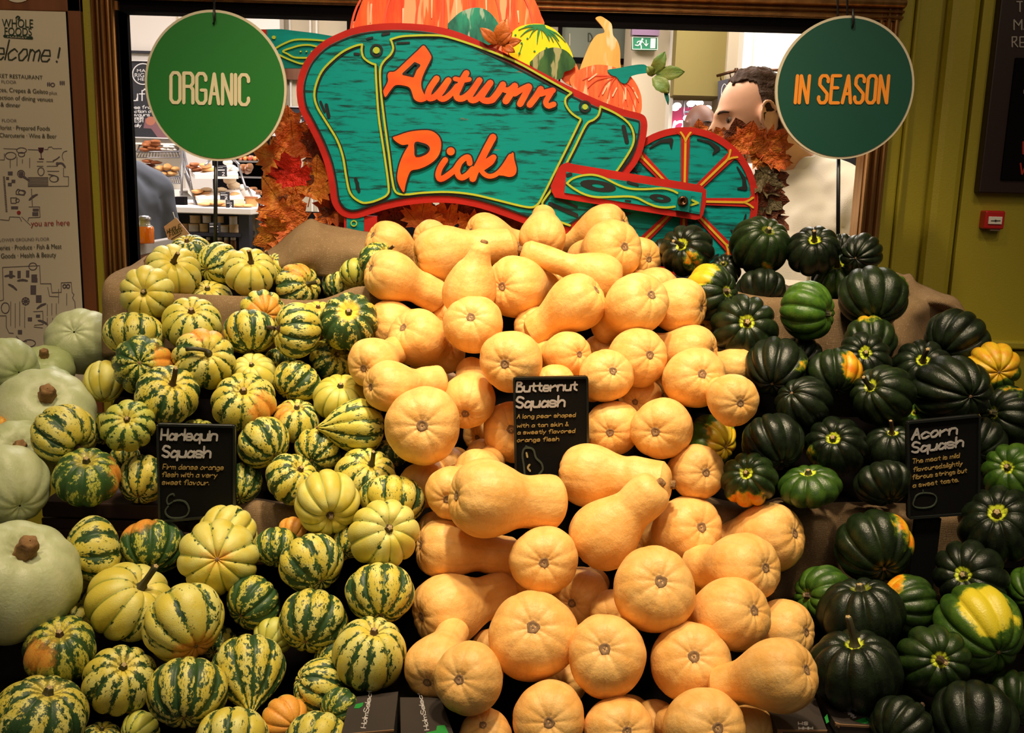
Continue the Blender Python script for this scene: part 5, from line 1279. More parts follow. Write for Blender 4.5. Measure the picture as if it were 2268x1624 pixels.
A 1854 991 69 -.15 .36 + -.3 s=stub,h=.9,o=.0,px=-.8,py=-.4,pz=.4 | dark squash with a stub in a yellow ring and an orange lower left
A 1974 992 58 .05 .8 + .1 s=tall | dark squash with a slim stem left of the acorn chalkboard
A 1955 1072 64 -.3 .85 - .0 h=.7 | purplish black squash low beside the acorn chalkboard
A 1662 1063 63 -.18 .3 + -.4 s=stub,h=.9,o=.22,px=-.1,py=-.85,pz=.4,l=.1 | squash with a lime collar, green streaks and an orange underside on the burlap edge
A 1792 1078 68 -.02 .86 + -.1 s=stub,l=.40,h=.6 | green flattened squash on the right burlap edge
A 1572 980 62 -.75 .25 - .5 l=.7,o=.35,px=.6,py=.1,pz=.7,y=.6 | yellow and green streaked squash in shadow beside the glossy butternut
A 2245 1047 68 -.25 .25 + -.1 l=.55,s=stub | green squash at the right edge with a wide lime hollow, right of the chalkboard
A 2207 1163 88 .04 .4 + -.3 s=stub,h=.85 | large dark squash with a lime edged stem hollow below the chalkboard's right side
A 2172 978 56 .2 .6 - .8 | plain dark squash behind the right edge of the acorn chalkboard
A 1934 1214 88 -.3 .7 - -.3 h=.85,o=.10,px=.85,py=.45,pz=.2,l=.05 | dark squash with an orange and yellow right shoulder in front of the burlap
A 2148 1281 81 -.22 .12 + .0 s=stub,h=.8 | dark squash facing forward with a yellow star at its black stem
A 2166 1392 99 -.45 .65 - -.5 h=.9,l=.55,o=.22,px=.3,py=.5,pz=.75,y=1 | big green squash with broad yellow bands, lower right
A 2288 1308 58 .2 .5 - .1 l=.6 | green squash cut off by the right edge beside the yellow-banded one
A 1828 1322 70 -.8 .05 + .4 l=.55 | green squash with its stem to the left, at the butternuts' right edge
A 1910 1364 93 0 .9 + -.3 h=.8 | wide black squash with upright ribs, lower dark heap
A 2012 1336 66 .85 .1 - .5 o=.20,px=-.6,py=.7,pz=.3,l=.25 | squash with an orange upper left rib, right of the wide black one
A 1898 1488 102 0 .82 + -.5 h=.8,s=tall | widest black squash with an upright stem above the cartons
A 2070 1462 79 .22 .0 + -.2 s=tall,l=.15,h=.85 | green black squash facing forward with a bent pale stem
A 2158 1598 96 .08 .88 - -.3 h=.8 | big dark squash at the bottom right
A 1997 1614 71 .6 .5 - -.2 s=tall,o=.05,px=.1,py=-.9,pz=.3 | dark squash with an orange underside at the bottom edge
A 2247 1548 67 .1 .8 - .5 l=.1 | dark squash in the bottom right corner behind the big one
"""
def surf(py):          # depth of the sloping heap at a picture height
    return float(np.interp(py, [470, 560, 668, 1118, 1300, 1640], [2.00, 1.955, 1.80, 1.50, 1.40, 1.20]))
ITEMS = []
for ln_ in TABLE.strip().splitlines():
    ln_ = ln_.strip()
    if not ln_ or ln_[0] == '#': continue
    a, lab = ln_.split('|'); t = a.split()
    it = dict(k=t[0], cx=float(t[1]), cy=float(t[2]), R=float(t[3]), ux=float(t[4]), uy=float(t[5]), sg=t[6], lay=float(t[7]), label=lab.strip())
    for tok in (t[8].split(',') if len(t) > 8 else []):
        k_, v_ = tok.split('='); it[k_] = v_ if k_ == 's' else float(v_)
    m_ = math.hypot(it['ux'], it['uy'])
    if m_ > 1: it['ux'] /= m_; it['uy'] /= m_; m_ = 1
    it['uz'] = math.sqrt(max(0, 1-m_*m_))*(1 if it['sg'] == '+' else -1)
    d = ray(it['cx'], it['cy']); it['d'] = d/d.y; it['dep'] = 1/d.y
    tv = -d.normalized(); rt = (RIGHT-tv*RIGHT.dot(tv)).normalized(); up = tv.cross(rt)
    it['ax'] = (rt*it['ux']+up*it['uy']+tv*it['uz']).normalized(); it['fr'] = (rt, up, tv)
    it['Y'] = it['Y0'] = surf(it['cy']+.25*it['R']) + .045*it['lay'] + (it.get('dy', 0))
    up_ = (it['k'] == 'H' and it['cy'] <= 670 and it['cx'] > 335) or (it['k'] == 'A' and it['cy'] < 645) 
    it['lo'] = 1.925 if up_ else -9
    it['hi'] = 9 if (up_ or it['k'] in 'BP') else (1.815 if it['cy'] < 1150 else 1.47)
    it['Y0'] = it['Y0'] if it['Y0'] > it['lo']+.02 else it['lo']+.02+max(0, .022*it['lay'])+(670-it['cy'])*.0003
    it['Y'] = it['Y0'] = min(it['Y0'], it['hi'])
    it['rpm'] = it['R']*it['dep']/F        # radius per metre of Y
    ITEMS.append(it)
def relax(items, iters=160):
    """slide neighbours along their own sight lines until they touch instead of interpenetrating"""
    S = []                                  # (item, axis offset in radii, radius factor)
    for i, it in enumerate(items):
        S.append((i, 0.0, .93 if it['k'] != 'B' else .95))
        if it['k'] == 'B':
            L = it.get('L', 2.3); nk = it.get('n', .58)
            z = 1.0
            while z < L-.4: S.append((i, z, nk+.05 if z > 1.2 else .72)); z += .45
    own = np.array([s[0] for s in S]); off = np.array([s[1] for s in S]); rf = np.array([s[2] for s in S])
    D = np.array([it['d'][:] for it in items]); A = np.array([it['ax'][:] for it in items]); rp = np.array([it['rpm'] for it in items])
    Y = np.array([it['Y0'] for it in items]); Y0 = Y.copy()
    LO = np.array([it['lo'] for it in items]); HI = np.array([it['hi'] for it in items])
    iu, ju = np.triu_indices(len(S), 1); keep = own[iu] != own[ju]; iu, ju = iu[keep], ju[keep]
    for k in range(iters):
        r = rp*Y; C = D[own]*Y[own][:, None] + A[own]*(off*r[own])[:, None]; R_ = rf*r[own]
        dv = C[iu]-C[ju]; dist = np.linalg.norm(dv, axis=1); T = (R_[iu]+R_[ju])*.985
        hit = dist < T
        if not hit.any(): break
        a, b = iu[hit], ju[hit]; dy = dv[hit][:, 1]; lat2 = dist[hit]**2-dy**2
        need = np.sqrt(np.maximum(T[hit]**2-lat2, 0)) - np.abs(dy)
        order = np.sign(Y0[own[a]]-Y0[own[b]]+1e-9)
        need = np.where(np.sign(dy) == order, need, need+2*np.abs(dy)*.5)
        mv = np.zeros(len(items)); cnt = np.zeros(len(items))
        np.add.at(mv, own[a], order*need*.5); np.add.at(cnt, own[a], 1); np.add.at(mv, own[b], -order*need*.5); np.add.at(cnt, own[b], 1)
        Y = Y + np.where(cnt > 0, mv/np.maximum(cnt, 1)**.6, 0)*.5
        Y = np.clip(np.clip(Y + (Y0-Y)*.012, Y0-.20, Y0+.20), LO, HI)
    return Y
for it, y in zip(ITEMS, relax(ITEMS)): it['Y'] = float(y)
NAMES = dict(H=('harlequin_squash', 'squash', 'harlequin squashes in the heap'), A=('acorn_squash', 'squash', 'acorn squashes in the heap'),
             B=('butternut_squash', 'squash', 'butternut squashes in the heap'), P=('pale_pumpkin', 'pumpkin', 'pale grey green pumpkins at the left'))
for idx, it in enumerate(ITEMS):
    k = it['k']; r = it['rpm']*it['Y']; C_ = O + it['d']*it['Y']; ax = it['ax']
    rt, up, tv = it['fr']
    q = Vector((0,0,1)).rotation_difference(ax).to_matrix()
    spin = Matrix.Rotation((idx*2.399) % (2*PI) if 'spin' not in it else it['spin'], 3, 'Z')
    Rm = q @ spin
    nm, cat, grp = NAMES[k]
    root = empty(nm, C_-Vector((0,0,r*.8)), it['label'], cat, grp)
    me, p1, p2 = get_body(k, it, idx)
    M = Matrix.Translation(C_) @ Rm.to_4x4() @ Matrix.Diagonal((r, r, r, 1))
    body = link('body', me, None, root, M)
    od = rt*it.get('px', 0)+up*it.get('py', .6)+tv*it.get('pz', .6)
    pl = (Rm.inverted() @ od).normalized()
    body['patch'] = [pl.x, pl.y, pl.z]; body['patch_size'] = float(it.get('o', -2.0)); body['seed'] = float(idx % 37)+.5
    body['green'] = float(it.get('g', 0.0))+.045*(k == 'H' and it.get('g', 0) > -.2); body['lime'] = float(it.get('l', 0.0)); body['throat'] = float(it.get('th', .35 if k == 'H' else ((1.0 if 's' in it else .25) if k == 'A' else 0))); body['yellow'] = float(it.get('y', 0))
    ss = it.get('s', {'H': 'stub', 'A': 'stub', 'B': 'cork', 'P': 'cork'}[k])
    if k == 'B':
        L = it.get('L', 2.3); b_ = Matrix.Translation((p1, 0, L-.02)) @ Matrix.Diagonal((.9, .9, .55, 1)); m0 = M_cork
    else:
        b_ = Matrix.Translation((0, 0, p1+.0)) @ Matrix.Diagonal((.8, .8, .8, 1)) if k != 'P' else Matrix.Translation((0,0,p1+.05)); m0 = M_cork if k == 'P' else (M_stem_d if idx % 2 else M_stem_b)
    if ss != 'no': link('stem', get_stem(ss, idx % 2, m0), None, root, M @ b_)
    if k == 'B': link('blossom_scar', get_scar('B', idx % 4), None, root, M @ Matrix.Translation((0, 0, -.902)))
    elif it['uz'] < .2 and k != 'P': link('blossom_scar', get_scar('H', idx % 3), None, root, M @ Matrix.Translation((0, 0, p2)) @ Matrix.Diagonal((.9,.9,.9,1)))

# ============================================================ chalkboard price boards standing in the heap
M_slate = mat('slate_black', (.004,.004,.004), .8, spec=.12); M_slatef = mat('slate_frame', (.010,.012,.011), .35)
M_cw = mat('chalk_pen_white', (.45,.42,.42), .9); M_cg = mat('chalk_pen_gold', (.36,.24,.07), .9); M_cgr = mat('chalk_pen_green', (.045,.06,.04), .9); M_cgr2 = mat('chalk_pen_straw', (.40,.33,.14), .9)
def price_board(label, c4, Y, title, lines, sketch, slope, stake):
    root = empty('chalkboard_sign', W((c4[2][0]+c4[3][0])/2, c4[2][1], Y), label, 'sign'); vp_ = vmap(Y)
    def rrect(pts, r):
        P_ = []
        for i in range(4):
            a, b, c = Vector(pts[i-1]), Vector(pts[i]), Vector(pts[(i+1) % 4])
            for t in (0, .5, 1):
                p0 = b+(a-b).normalized()*r; p1 = b+(c-b).normalized()*r; P_.append(tuple((p0*(1-t)**2+b*2*t*(1-t)+p1*t*t)))
        return P_
    mb = MB(); R0 = rrect(c4, 7); poly2d(mb, R0, vp_, -.006, 0); mb.build('board', M_slate, root)
    mb = MB(); ribbon(mb, inset(R0, 2.5), 5, vp_, -.001, .003, closed=True, caps=False); mb.build('frame', M_slatef, root)
    mb = MB(); o_ = (c4[0][0], c4[0][1])
    for t_, x, y, h, w_, g_, lw in title: write(mb, t_, x, y, h, w_, g_, lw, vp_, 0, .0012, slope=slope, slant=.08)
    mb.build('title_lettering', M_cw, root)
    mb = MB()
    for t_, x, y, h, w_, g_, lw in lines: write(mb, t_, x, y, h, w_, g_, lw, vp_, 0, .0012, slope=slope, slant=.12)
    mb.build('description_lettering', M_cg, root)
    mb = MB()
    for pts, w_ in sketch: ribbon(mb, smooth(pts, 3), w_, vp_, 0, .0012)
    mb.build('chalk_drawing', M_cgr, root)
    mb = MB(); a = W(*stake[0], Y+.012); b = W(*stake[1], Y+.012); mb.box((min(a.x,b.x), Y+.006, b.z), (max(a.x,b.x), Y+.016, a.z)); mb.build('stake', M_slate, root)
    return root, vp_
price_board('black chalkboard sign for the striped harlequin squashes, lower left', [(347,938),(522,942),(522,1142),(352,1158)], 1.475,
  [('Harlequin',357,974,24,14,3.2,4.2),('Squash',360,1012,24,15,3.2,4.4)],
  [('Firm dense orange',361,1039,11,6.6,2.2,1.3),('flesh with a very',359,1056,11,6.6,2.2,1.3),('sweet flavour.',359,1073,11,6.6,2.2,1.3)],
  [([(373,1121),(367,1130),(369,1140),(380,1147),(400,1147),(414,1141),(419,1128),(412,1113),(398,1108),(385,1110)],3.4),([(382,1112),(373,1117),(370,1108),(374,1098),(384,1094),(386,1098)],3)], .012, ((420,1150),(440,1230)))
r_, vp_ = price_board('black chalkboard sign for the butternut squashes, in the middle of the heap', [(1136,836),(1303,833),(1305,1056),(1140,1058)], 1.545,
  [('Butternut',1144,868,21,13,3.0,4.0),('Squash',1143,903,23,15,3.4,4.4)],
  [('A long pear shaped',1145,927,9,6.2,2.1,1.4),('with a tan skin &',1145,947,9,6.4,2.2,1.4),('a sweetly flavored',1146,962,9,6.2,2.1,1.4),('orange flesh',1145,979,9,6.6,2.2,1.4)],
  [([(1162,1050),(1160,1030),(1157,1008),(1161,994),(1172,992),(1182,997),(1187,1014),(1199,1026),(1202,1040),(1194,1050)],4),([(1164,992),(1164,988),(1168,989)],2)], -.03, ((1215,1050),(1225,1150)))
mb = MB(); ribbon(mb, [(1166,1003),(1168,1012)], 4, vp_, 0, .0013); ribbon(mb, smooth([(1173,1029),(1169,1036),(1174,1043)],3), 4, vp_, 0, .0013); mb.build('chalk_highlight', M_cgr2, r_)
price_board('black chalkboard sign for the dark acorn squashes, lower right, on a black stake', [(2007,934),(2171,918),(2169,1138),(2010,1150)], 1.475,
  [('Acorn',2019,974,23,17,3.6,4.2),('Squash',2019,1003,22,16,3.4,4.2)],
  [('The meat is mild',2020,1027,10,6.4,2.1,1.3),('flavoured.slightly',2022,1045,10,5.8,2.0,1.3),('fibrous strings but',2020,1062,10,5.6,1.9,1.3),('a sweet taste.',2021,1080,10,6.4,2.2,1.3)],
  [([(2024,1108),(2022,1118),(2030,1124),(2050,1125),(2068,1119),(2074,1104),(2066,1094),(2044,1092),(2030,1097),(2024,1108)],2.6),([(2044,1090),(2044,1085)],2)], -.13, ((2026,1145),(2060,1330)))

# ============================================================ cardboard cartons at the front
M_card = mat('black_carton', (.030,.020,.015), .75, noise=(5, (.018,.012,.009), (1,1,1), .3)); M_cardin = mat('carton_inside', (.005,.004,.003), .9); M_cardedge = mat('carton_worn_edge', (.20,.11,.05), .9)
M_cgreen = mat('carton_green', (.01,.22,.03), .6)
def carton(label, quad_px, z, words_, greens, depth=.22, edge=None):
    p = [WZ(x, y, z) for x, y in quad_px]; c = sum(p, Vector())/4
    root = empty('cardboard_carton', (c.x, c.y, z-depth), label, 'box', 'printed cartons along the front')
    mb = MB(); v = [tuple(a) for a in p]; lo = [(a.x, a.y, z-.012) for a in p]
    mb.add(v+lo, [(0,1,2,3),(7,6,5,4),(0,4,5,1),(1,5,6,2),(2,6,7,3),(3,7,4,0)]); mb.build('top_flap', M_card, root)
    mb = MB(); sx = [a+(c-a)*.03 for a in p]; mb.add([(a.x, a.y, z-.012) for a in sx]+[(a.x, a.y, z-depth) for a in sx], [(0,4,5,1),(1,5,6,2),(2,6,7,3),(3,7,4,0),(4,7,6,5)]); mb.build('carton_body', M_card, root)
    zp_ = zmap(z)
    for t_, x, y, h, w_, g_, lw, vert in words_:
        mb = MB(); st_, _ = strokes(t_, 0, 0, h, w_, g_)
        for pts in st_:
            if vert: pts = [(x+vert[0]*a+vert[2]*b, y+vert[1]*a+vert[3]*b) for a, b in pts]
            else: pts = [(x+a, y+b) for a, b in pts]
            ribbon(mb, pts, lw, zp_, 0, .0008)
        mb.build('printed_lettering', M_cw, root)
    mb = MB()
    for g_ in greens: poly2d(mb, g_, zp_, 0, .0007)
    if greens: mb.build('printed_leaf', M_cgreen, root)
    mb = MB(); ribbon(mb, [quad_px[0], quad_px[1]], 1.6, zp_, -.002, .0006); 
    if edge: ribbon(mb, edge, 2.4, zp_, -.004, .001)
    mb.build('worn_edge', M_cardedge, root)
ZC = WZ(820, 1600, 0.5) and (W(830, 1600, 1.155).z)
carton('black printed carton at the front, left of the gap below the striped squashes', [(755,1628),(872,1618),(882,1532),(776,1545)], ZC, [('HolmSelect',810,1614,11,9,1.6,1.5,(.17,-.98,1,.1))], [[(784,1570),(788,1561),(805,1557),(803,1565),(795,1570)]])
carton('black printed carton at the front, right of the gap and below the butternuts', [(888,1640),(1010,1640),(975,1545),(886,1545)], ZC, [('HolmSelect',950,1618,10,9,1.6,1.5,(-.20,-.98,1,-.1))], [[(944,1624),(966,1619),(968,1609),(985,1607),(991,1620),(1000,1640),(944,1640)]])
carton('black printed carton at the front, below the lowest butternuts on the right', [(1722,1618),(1832,1619),(1800,1530),(1690,1545)], ZC, [('HS',1768,1607,6,9,3,1.6,None),('HHH',1769,1617,5,9,2,1.8,None)], [[(1826,1590),(1832,1583),(1836,1600),(1830,1604)]], edge=[(1722,1618),(1734,1621)])
carton('black printed carton at the front, furthest right, under the dark acorn squashes', [(1852,1605),(1980,1612),(1950,1560),(1804,1528)], ZC, [('HolmSelect',1896,1589,8,5.0,1.1,1.4,(-.80,-.62,1,-.3))], [[(1893,1598),(1916,1590),(1940,1600),(1915,1604)],[(1915,1592),(1925,1594),(1943,1604),(1930,1603)]], edge=[(1850,1602),(1860,1606)])

# ============================================================ the shop beyond the opening
M_bwhite = mat('bakery_white', (.80,.74,.70), .5); M_warmw = mat('warm_white', (.86,.80,.72), .5); M_bblack = mat('menu_black', (.020,.020,.030), .6)
M_navy = mat('cabinet_navy', (.018,.018,.030), .5); M_steel = mat('steel_wire', (.25,.24,.26), .35, .8); M_grey = mat('grey_stone', (.33,.31,.30), .4)
M_menutxt = mat('menu_lettering', (.75,.73,.75), .7); M_glassy = mat('office_glass', (.20,.22,.17), .15)
def part_wall(px0, px1, Y, m, name, t=.12, y0=None, ybot=None, zlo=0, zhi=3.38):
    x0, x1 = W(px0, 200, Y).x, W(px1, 200, Y).x
    if ybot: zlo = W((px0+px1)/2, ybot, Y).z
    mb = MB(); mb.box((x0, Y, zlo), (x1, Y+t, zhi)); return mb.build(name, m, None, kind='structure')
part_wall(150, 622, 7.0, M_bwhite, 'wall_bakery')
part_wall(618, 1240, 7.3, M_cream, 'wall_panelled')
part_wall(1236, 1400, 7.3, M_cream, 'wall_office')
part_wall(1396, 1484, 6.6, M_cream, 'wall_pillar', .5)
part_wall(1484, 1492, 6.45, M_warmw, 'trim_9', .3)
part_wall(1492, 1606, 6.3, M_olive, 'wall_olive', .4, ybot=212)
part_wall(1606, 1634, 6.25, M_cream, 'wall_pillar_slim', .4)
part_wall(1633, 1639, 6.2, M_warmw, 'trim_10', .3)
part_wall(1640, 1830, 5.9, M_warmw, 'wall_bright', .1)
part_wall(1661, 1663, 5.895, M_cream, 'trim_11', .01); part_wall(1780, 1782, 5.895, M_cream, 'trim_12', .01)
part_wall(1800, 2000, 4.4, M_black, 'wall_dark', .1, zhi=W(1880, 205, 4.4).z)
for i, (a, b, yy) in enumerate(((610,621,7.28),(770,778,7.28),(1235,1244,7.18),(1389,1398,7.18))):
    x0, x1 = W(a, 100, yy).x, W(b, 100, yy).x; mb = MB(); mb.box((x0, yy-.03, W(a, 138, yy).z if i > 1 else W(a, 240, yy).z*0+1.9), (x1, yy+.02, 3.38)); mb.build('trim_%d' % (13+i), M_black, None, kind='structure')
for i, (a, b) in enumerate(((641,645),(686,690),(700,704))):
    x0, x1 = W(a, 100, 7.27).x, W(b, 100, 7.27).x; mb = MB(); mb.box((x0, 7.26, 1.2), (x1, 7.3, 3.3)); mb.build('trim_%d' % (17+i), M_warmw, None, kind='structure')
mb = MB(); slab(mb, 615, 153, 800, 178, 7.22, .07); mb.build('trim_20', M_wood, None, kind='structure')
mb = MB(); slab(mb, 270, 116, 620, 121, 6.96, .05); mb.build('trim_21', M_navy, None, kind='structure')
mb = MB(); slab(mb, 391, 36, 394, 118, 6.98, .03); mb.build('trim_22', M_cream, None, kind='structure')
ow = empty('window_3', W(1316, 138, 7.15), kind='structure')
mb = MB(); slab(mb, 1240, 20, 1394, 130, 7.20, .02); mb.build('window_pane', M_glassy, ow)
mb = MB(); slab(mb, 1235, 128, 1398, 139, 7.15, .08); mb.build('window_frame', M_black, ow)
mb = MB(); write(mb, 'D', 1303, 92, 18, 9, 3, 2.4, vmap(7.20), 0, .004); mb.build('letter', M_ink, ow)
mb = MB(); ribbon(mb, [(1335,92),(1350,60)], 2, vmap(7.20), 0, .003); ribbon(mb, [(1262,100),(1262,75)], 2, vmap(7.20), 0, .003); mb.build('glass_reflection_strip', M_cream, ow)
# exit sign
ex = empty('exit_sign', W(1428, 109, 6.5), 'green and white running man exit sign on the beige pillar', 'sign')
M_exit = mat('exit_green', (.005,.20,.09), .5); M_exw = mat('exit_white', (.75,.80,.76), .5)
mb = MB(); slab(mb, 1401, 82, 1456, 110, 6.52, .05); mb.build('panel', M_exit, ex)
mb = MB(); q = vmap(6.52)
ribbon(mb, [(1401,82),(1456,83),(1456,110),(1401,109)], 1.4, q, 0, .004, closed=True)
poly2d(mb, [(1441,85),(1452,85),(1451,107),(1440,107)], q, 0, .004); ribbon(mb, [(1431,89),(1431,101)], 1.8, q, 0, .004); ribbon(mb, [(1427,97),(1431,102),(1435,97)], 1.8, q, 0, .004)
disc(mb, 1422.5, 87, 2.3, 2.3, fill=True, mp=q, o1=.004); ribbon(mb, [(1421,91),(1417,98)], 4, q, 0, .004); ribbon(mb, [(1417,98),(1413,101),(1407,100)], 2.4, q, 0, .004); ribbon(mb, [(1418,98),(1420,102),(1420,107)], 2.4, q, 0, .004); ribbon(mb, [(1421,91),(1425,95)], 2, q, 0, .004); ribbon(mb, [(1419,91),(1413,92),(1411,95)], 2, q, 0, .004)
mb.build('running_man', M_exw, ex)
mb = MB(); slab(mb, 1400, 50, 1461, 78, 6.5, .08); setp(mb.build('ceiling_unit', mat('lilac_metal', (.32,.20,.33), .3, .5)), 'lilac metal unit fixed above the exit sign', 'fitting')
# neighbouring pink shop seen under the olive bulkhead
M_pink = mat('glowing_pink_wall', (.42,.02,.085), .5, emis=.45); M_neon = mat('white_lit_letters', (1,.93,.97), .5, emis=1.6)  # emission on the pink wall stands in for light falling on it
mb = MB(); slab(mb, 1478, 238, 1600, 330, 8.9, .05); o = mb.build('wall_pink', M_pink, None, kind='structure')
ps_ = empty('shop_sign', W(1530, 300, 8.8), 'white illuminated lettering on the pink shop front far behind the wheel', 'sign')
for ch, x, y, h, w_ in (('p',1488,296,46,22),('r',1522,284,36,18),('i',1549,282,34,10),('n',1566,284,34,18)):
    mb = MB(); write(mb, ch, x, y, h, w_, 0, 5.5, vmap(8.85), 0, .02, slant=.25); mb.build('letter', M_neon, ps_)
M_lamp = mat('spot_lamp_white', (1,.96,1), .5, emis=9)
mb0 = MB(); mb0.ell((0,0,0), (.035,.03,.025), 10, 6); lme = mb0.mesh('spot_lamp', smooth=True); lme.materials.append(M_lamp)
for x, y in ((1495,239),(1530,230),(1549,228),(1537,224),(1567,240),(1500,234),(1533,214),(1566,214),(1522,262),(1557,247)):
    o = link('spot_lamp', lme); o.location = W(x, y, 8.4); setp(o, 'small bright spot lamp at the pink shop ceiling', 'lamp', 'spot lamps of the pink shop')
mb = MB()
for a, b in (((1516,250),(1560,238)),((1516,248),(1545,244)),((1515,222),(1515,290)),((1524,256),(1565,244))): mb.tube([W(*a, 8.45), W(*b, 8.45)], .008, 6)
mb.tube([W(1524, 240, 8.45), W(1524, 240, 8.45)*1+Vector((0,0,3.42-W(1524,240,8.45).z))], .006, 6)
setp(mb.build('lamp_track', M_steel, None, smooth=True), 'thin metal track carrying the spot lamps', 'track')
# hanging banner and rail
bn = empty('hanging_banner', W(1605, 290, 5.3), 'narrow grey banner with an arch emblem hanging from a rod left of the man', 'banner')
mb = MB(); q = lambda x, y, off: (lambda p: Vector((p.x, p.y-off, p.z)))(W(x, y, 6.24-(x-1590)*.002))
poly2d(mb, [(1590,180),(1620,173),(1618,330),(1588,330)], q, 0, .004); mb.build('fabric', mat('banner_grey', (.07,.065,.08), .7), bn)
mb = MB(); ribbon(mb, smooth([(1597,218),(1598,197),(1604,186),(1610,195),(1611,216)], 3), 1.3, q, .003, .007)
for x_, y_, w_ in ((1600,205,9),(1598,214,13),(1598,220,13),(1599,228,11)): ribbon(mb, [(x_+k*w_/4, y_-k*.8+(k % 2)*3) for k in range(5)], 1.3, q, .003, .007)
mb.build('emblem', M_menutxt, bn)
mb = MB(); mb.tube([q(1588,168,0), q(1632,156,0)], .009, 8); mb.tube([q(1595,167,0), q(1597,178,0)], .004, 6); mb.tube([q(1616,161,0), q(1619,173,0)], .004, 6); mb.tube([q(1631,151,0), q(1631,164,0)], .012, 8); mb.build('rod', M_bronze, bn, smooth=True)
rl = empty('wall_rail', W(1690, 155, 5.8), 'dark rail with a round chrome end on the bright white panel above the man', 'rail')
mb = MB(); mb.tube([W(1662,155,5.8), W(1740,155.5,5.8)], .009, 8); mb.build('rail', M_bronze, rl, smooth=True)
mb = MB(); mb.ell(W(1662,155,5.8), (.017,.017,.017), 12, 8); mb.build('end_knob', M_steel, rl, smooth=True)

# ------------------------------------------------------------ bakery
mn = empty('menu_board', W(350, 306, 6.9), 'large black bakery menu board with white lettering, behind the green round sign', 'sign')
mb = MB(); slab(mb, 240, 134, 425, 307, 6.92, .05); mb.build('panel', M_bblack, mn)
mb = MB(); slab(mb, 240, 134, 425, 136, 6.90, .02); slab(mb, 240, 304, 425, 306.5, 6.90, .02); mb.build('border', M_menutxt, mn)
mb = MB(); q = vmap(6.92); disc(mb, 317, 164, 23, 23, 2.2, 24, mp=q, o1=.004); mb.build('badge_ring', M_menutxt, mn)
for t_, a, b, yb, h in (('MADE', 304, 340, 160, 7), ('RIGHT', 299, 340, 171, 9), ('HERE', 306, 334, 179, 7)): text(t_, a, b, yb, h, 6.92, M_menutxt, mn, off=.005)
mb = MB(); write(mb, 'uff', 290, 223, 26, 15, 4, 2.2, q, 0, .004)
for t_, y_ in (('ose from',241),('ection of',250),('lavours',257.5),('made',264),('RESH',271),('daily',281)): write(mb, t_, 292, y_, 7.5, 5.2, 1.4, 1.1, q, 0, .004)
mb.build('lettering', M_menutxt, mn)
mb = MB(); poly2d(mb, [(322,262),(350,268),(372,308),(352,308),(335,285),(318,284)], q, 0, .003); mb.build('muffin_wrapper_print', mat('mauve_print', (.22,.10,.12), .7), mn)
mb = MB(); disc(mb, 334, 268, 11, 10, fill=True, k=14, mp=q, o1=.004); mb.build('muffin_print', mat('muffin_print', (.45,.16,.10), .7), mn)
gb_ = empty('menu_board', W(665, 300, 7.2), 'small black bakery board reading Gluten and Goodies, left of the cart', 'sign')
mb = MB(); slab(mb, 626, 238, 720, 302, 7.25, .06); mb.build('panel', M_bblack, gb_)
mb = MB(); slab(mb, 626, 236, 720, 238.5, 7.23, .03); slab(mb, 640, 297, 720, 299, 7.23, .03); mb.build('border', M_menutxt, gb_)
mb = MB(); q = vmap(7.25); write(mb, 'Gluten-'.replace('G','O'), 633, 262, 10, 5.0, 1.4, 1.1, q, 0, .004); write(mb, 'Goodies'.replace('G','O'), 631, 277, 13, 7.6, 1.6, 1.5, q, 0, .004); mb.build('lettering', M_menutxt, gb_)
mb = MB(); disc(mb, 670, 286, 9, 6, fill=True, k=14, mp=q, o1=.004); disc(mb, 690, 288, 8, 6, fill=True, k=14, mp=q, o1=.004); mb.build('cookie_print', mat('cookie_print', (.40,.26,.14), .7), gb_)

def box_thing(name, label, cat, px0, py0, px1, py1, Y, t, m, group=None, bevel=.004, kind=None):
    mb = MB(); slab(mb, px0, py0, px1, py1, Y, t); return mb.build(name, m, None, bevel=bevel, label=label, cat=cat, group=group, kind=kind)
ctr = empty('bakery_counter', (W(450, 460, 4.7).x, 5.0, 0), 'white topped bakery counter with a dark cabinet under it, left of the cart', 'counter')
zt_ = W(480, 460, 4.6).z; xa, xb = -2.2, W(556, 464, 4.6).x
mb = MB(); mb.box((xa, 4.6, zt_-.03), (xb, 5.7, zt_)); mb.build('worktop', M_bwhite, ctr, bevel=.004)
mb = MB(); mb.box((xa, 4.95, .1), (xb-.05, 5.65, zt_-.03)); mb.build('cabinet', M_navy, ctr)
for a in (W(531,500,4.66).x, xa+.05): 
    mb = MB(); mb.box((a, 4.64, 0), (a+.05, 4.70, zt_-.03)); mb.build('leg', M_navy, ctr)
for yy in (516, 562):
    mb = MB(); z_ = W(470, yy, 4.65).z; mb.box((xa, 4.63, z_-.015), (xb-.06, 4.96, z_)); mb.build('shelf', M_navy, ctr)
bs = empty('bread_shelves', W(350, 440, 6.3), 'white lit bread shelving against the bakery wall', 'shelf')
mb = MB(); slab(mb, 230, 318, 404, 445, 6.35, .05); mb.build('back_panel', M_warmw, bs)
mb = MB(); slab(mb, 230, 316, 404, 320, 6.05, .3); mb.build('shelf', M_bwhite, bs)
mb = MB(); slab(mb, 230, 418, 405, 421, 5.95, .4); mb.build('shelf', M_bwhite, bs)
mb = MB(); slab(mb, 230, 421, 410, 1100, 5.95, .42); mb.build('base_cabinet', M_bwhite, bs)
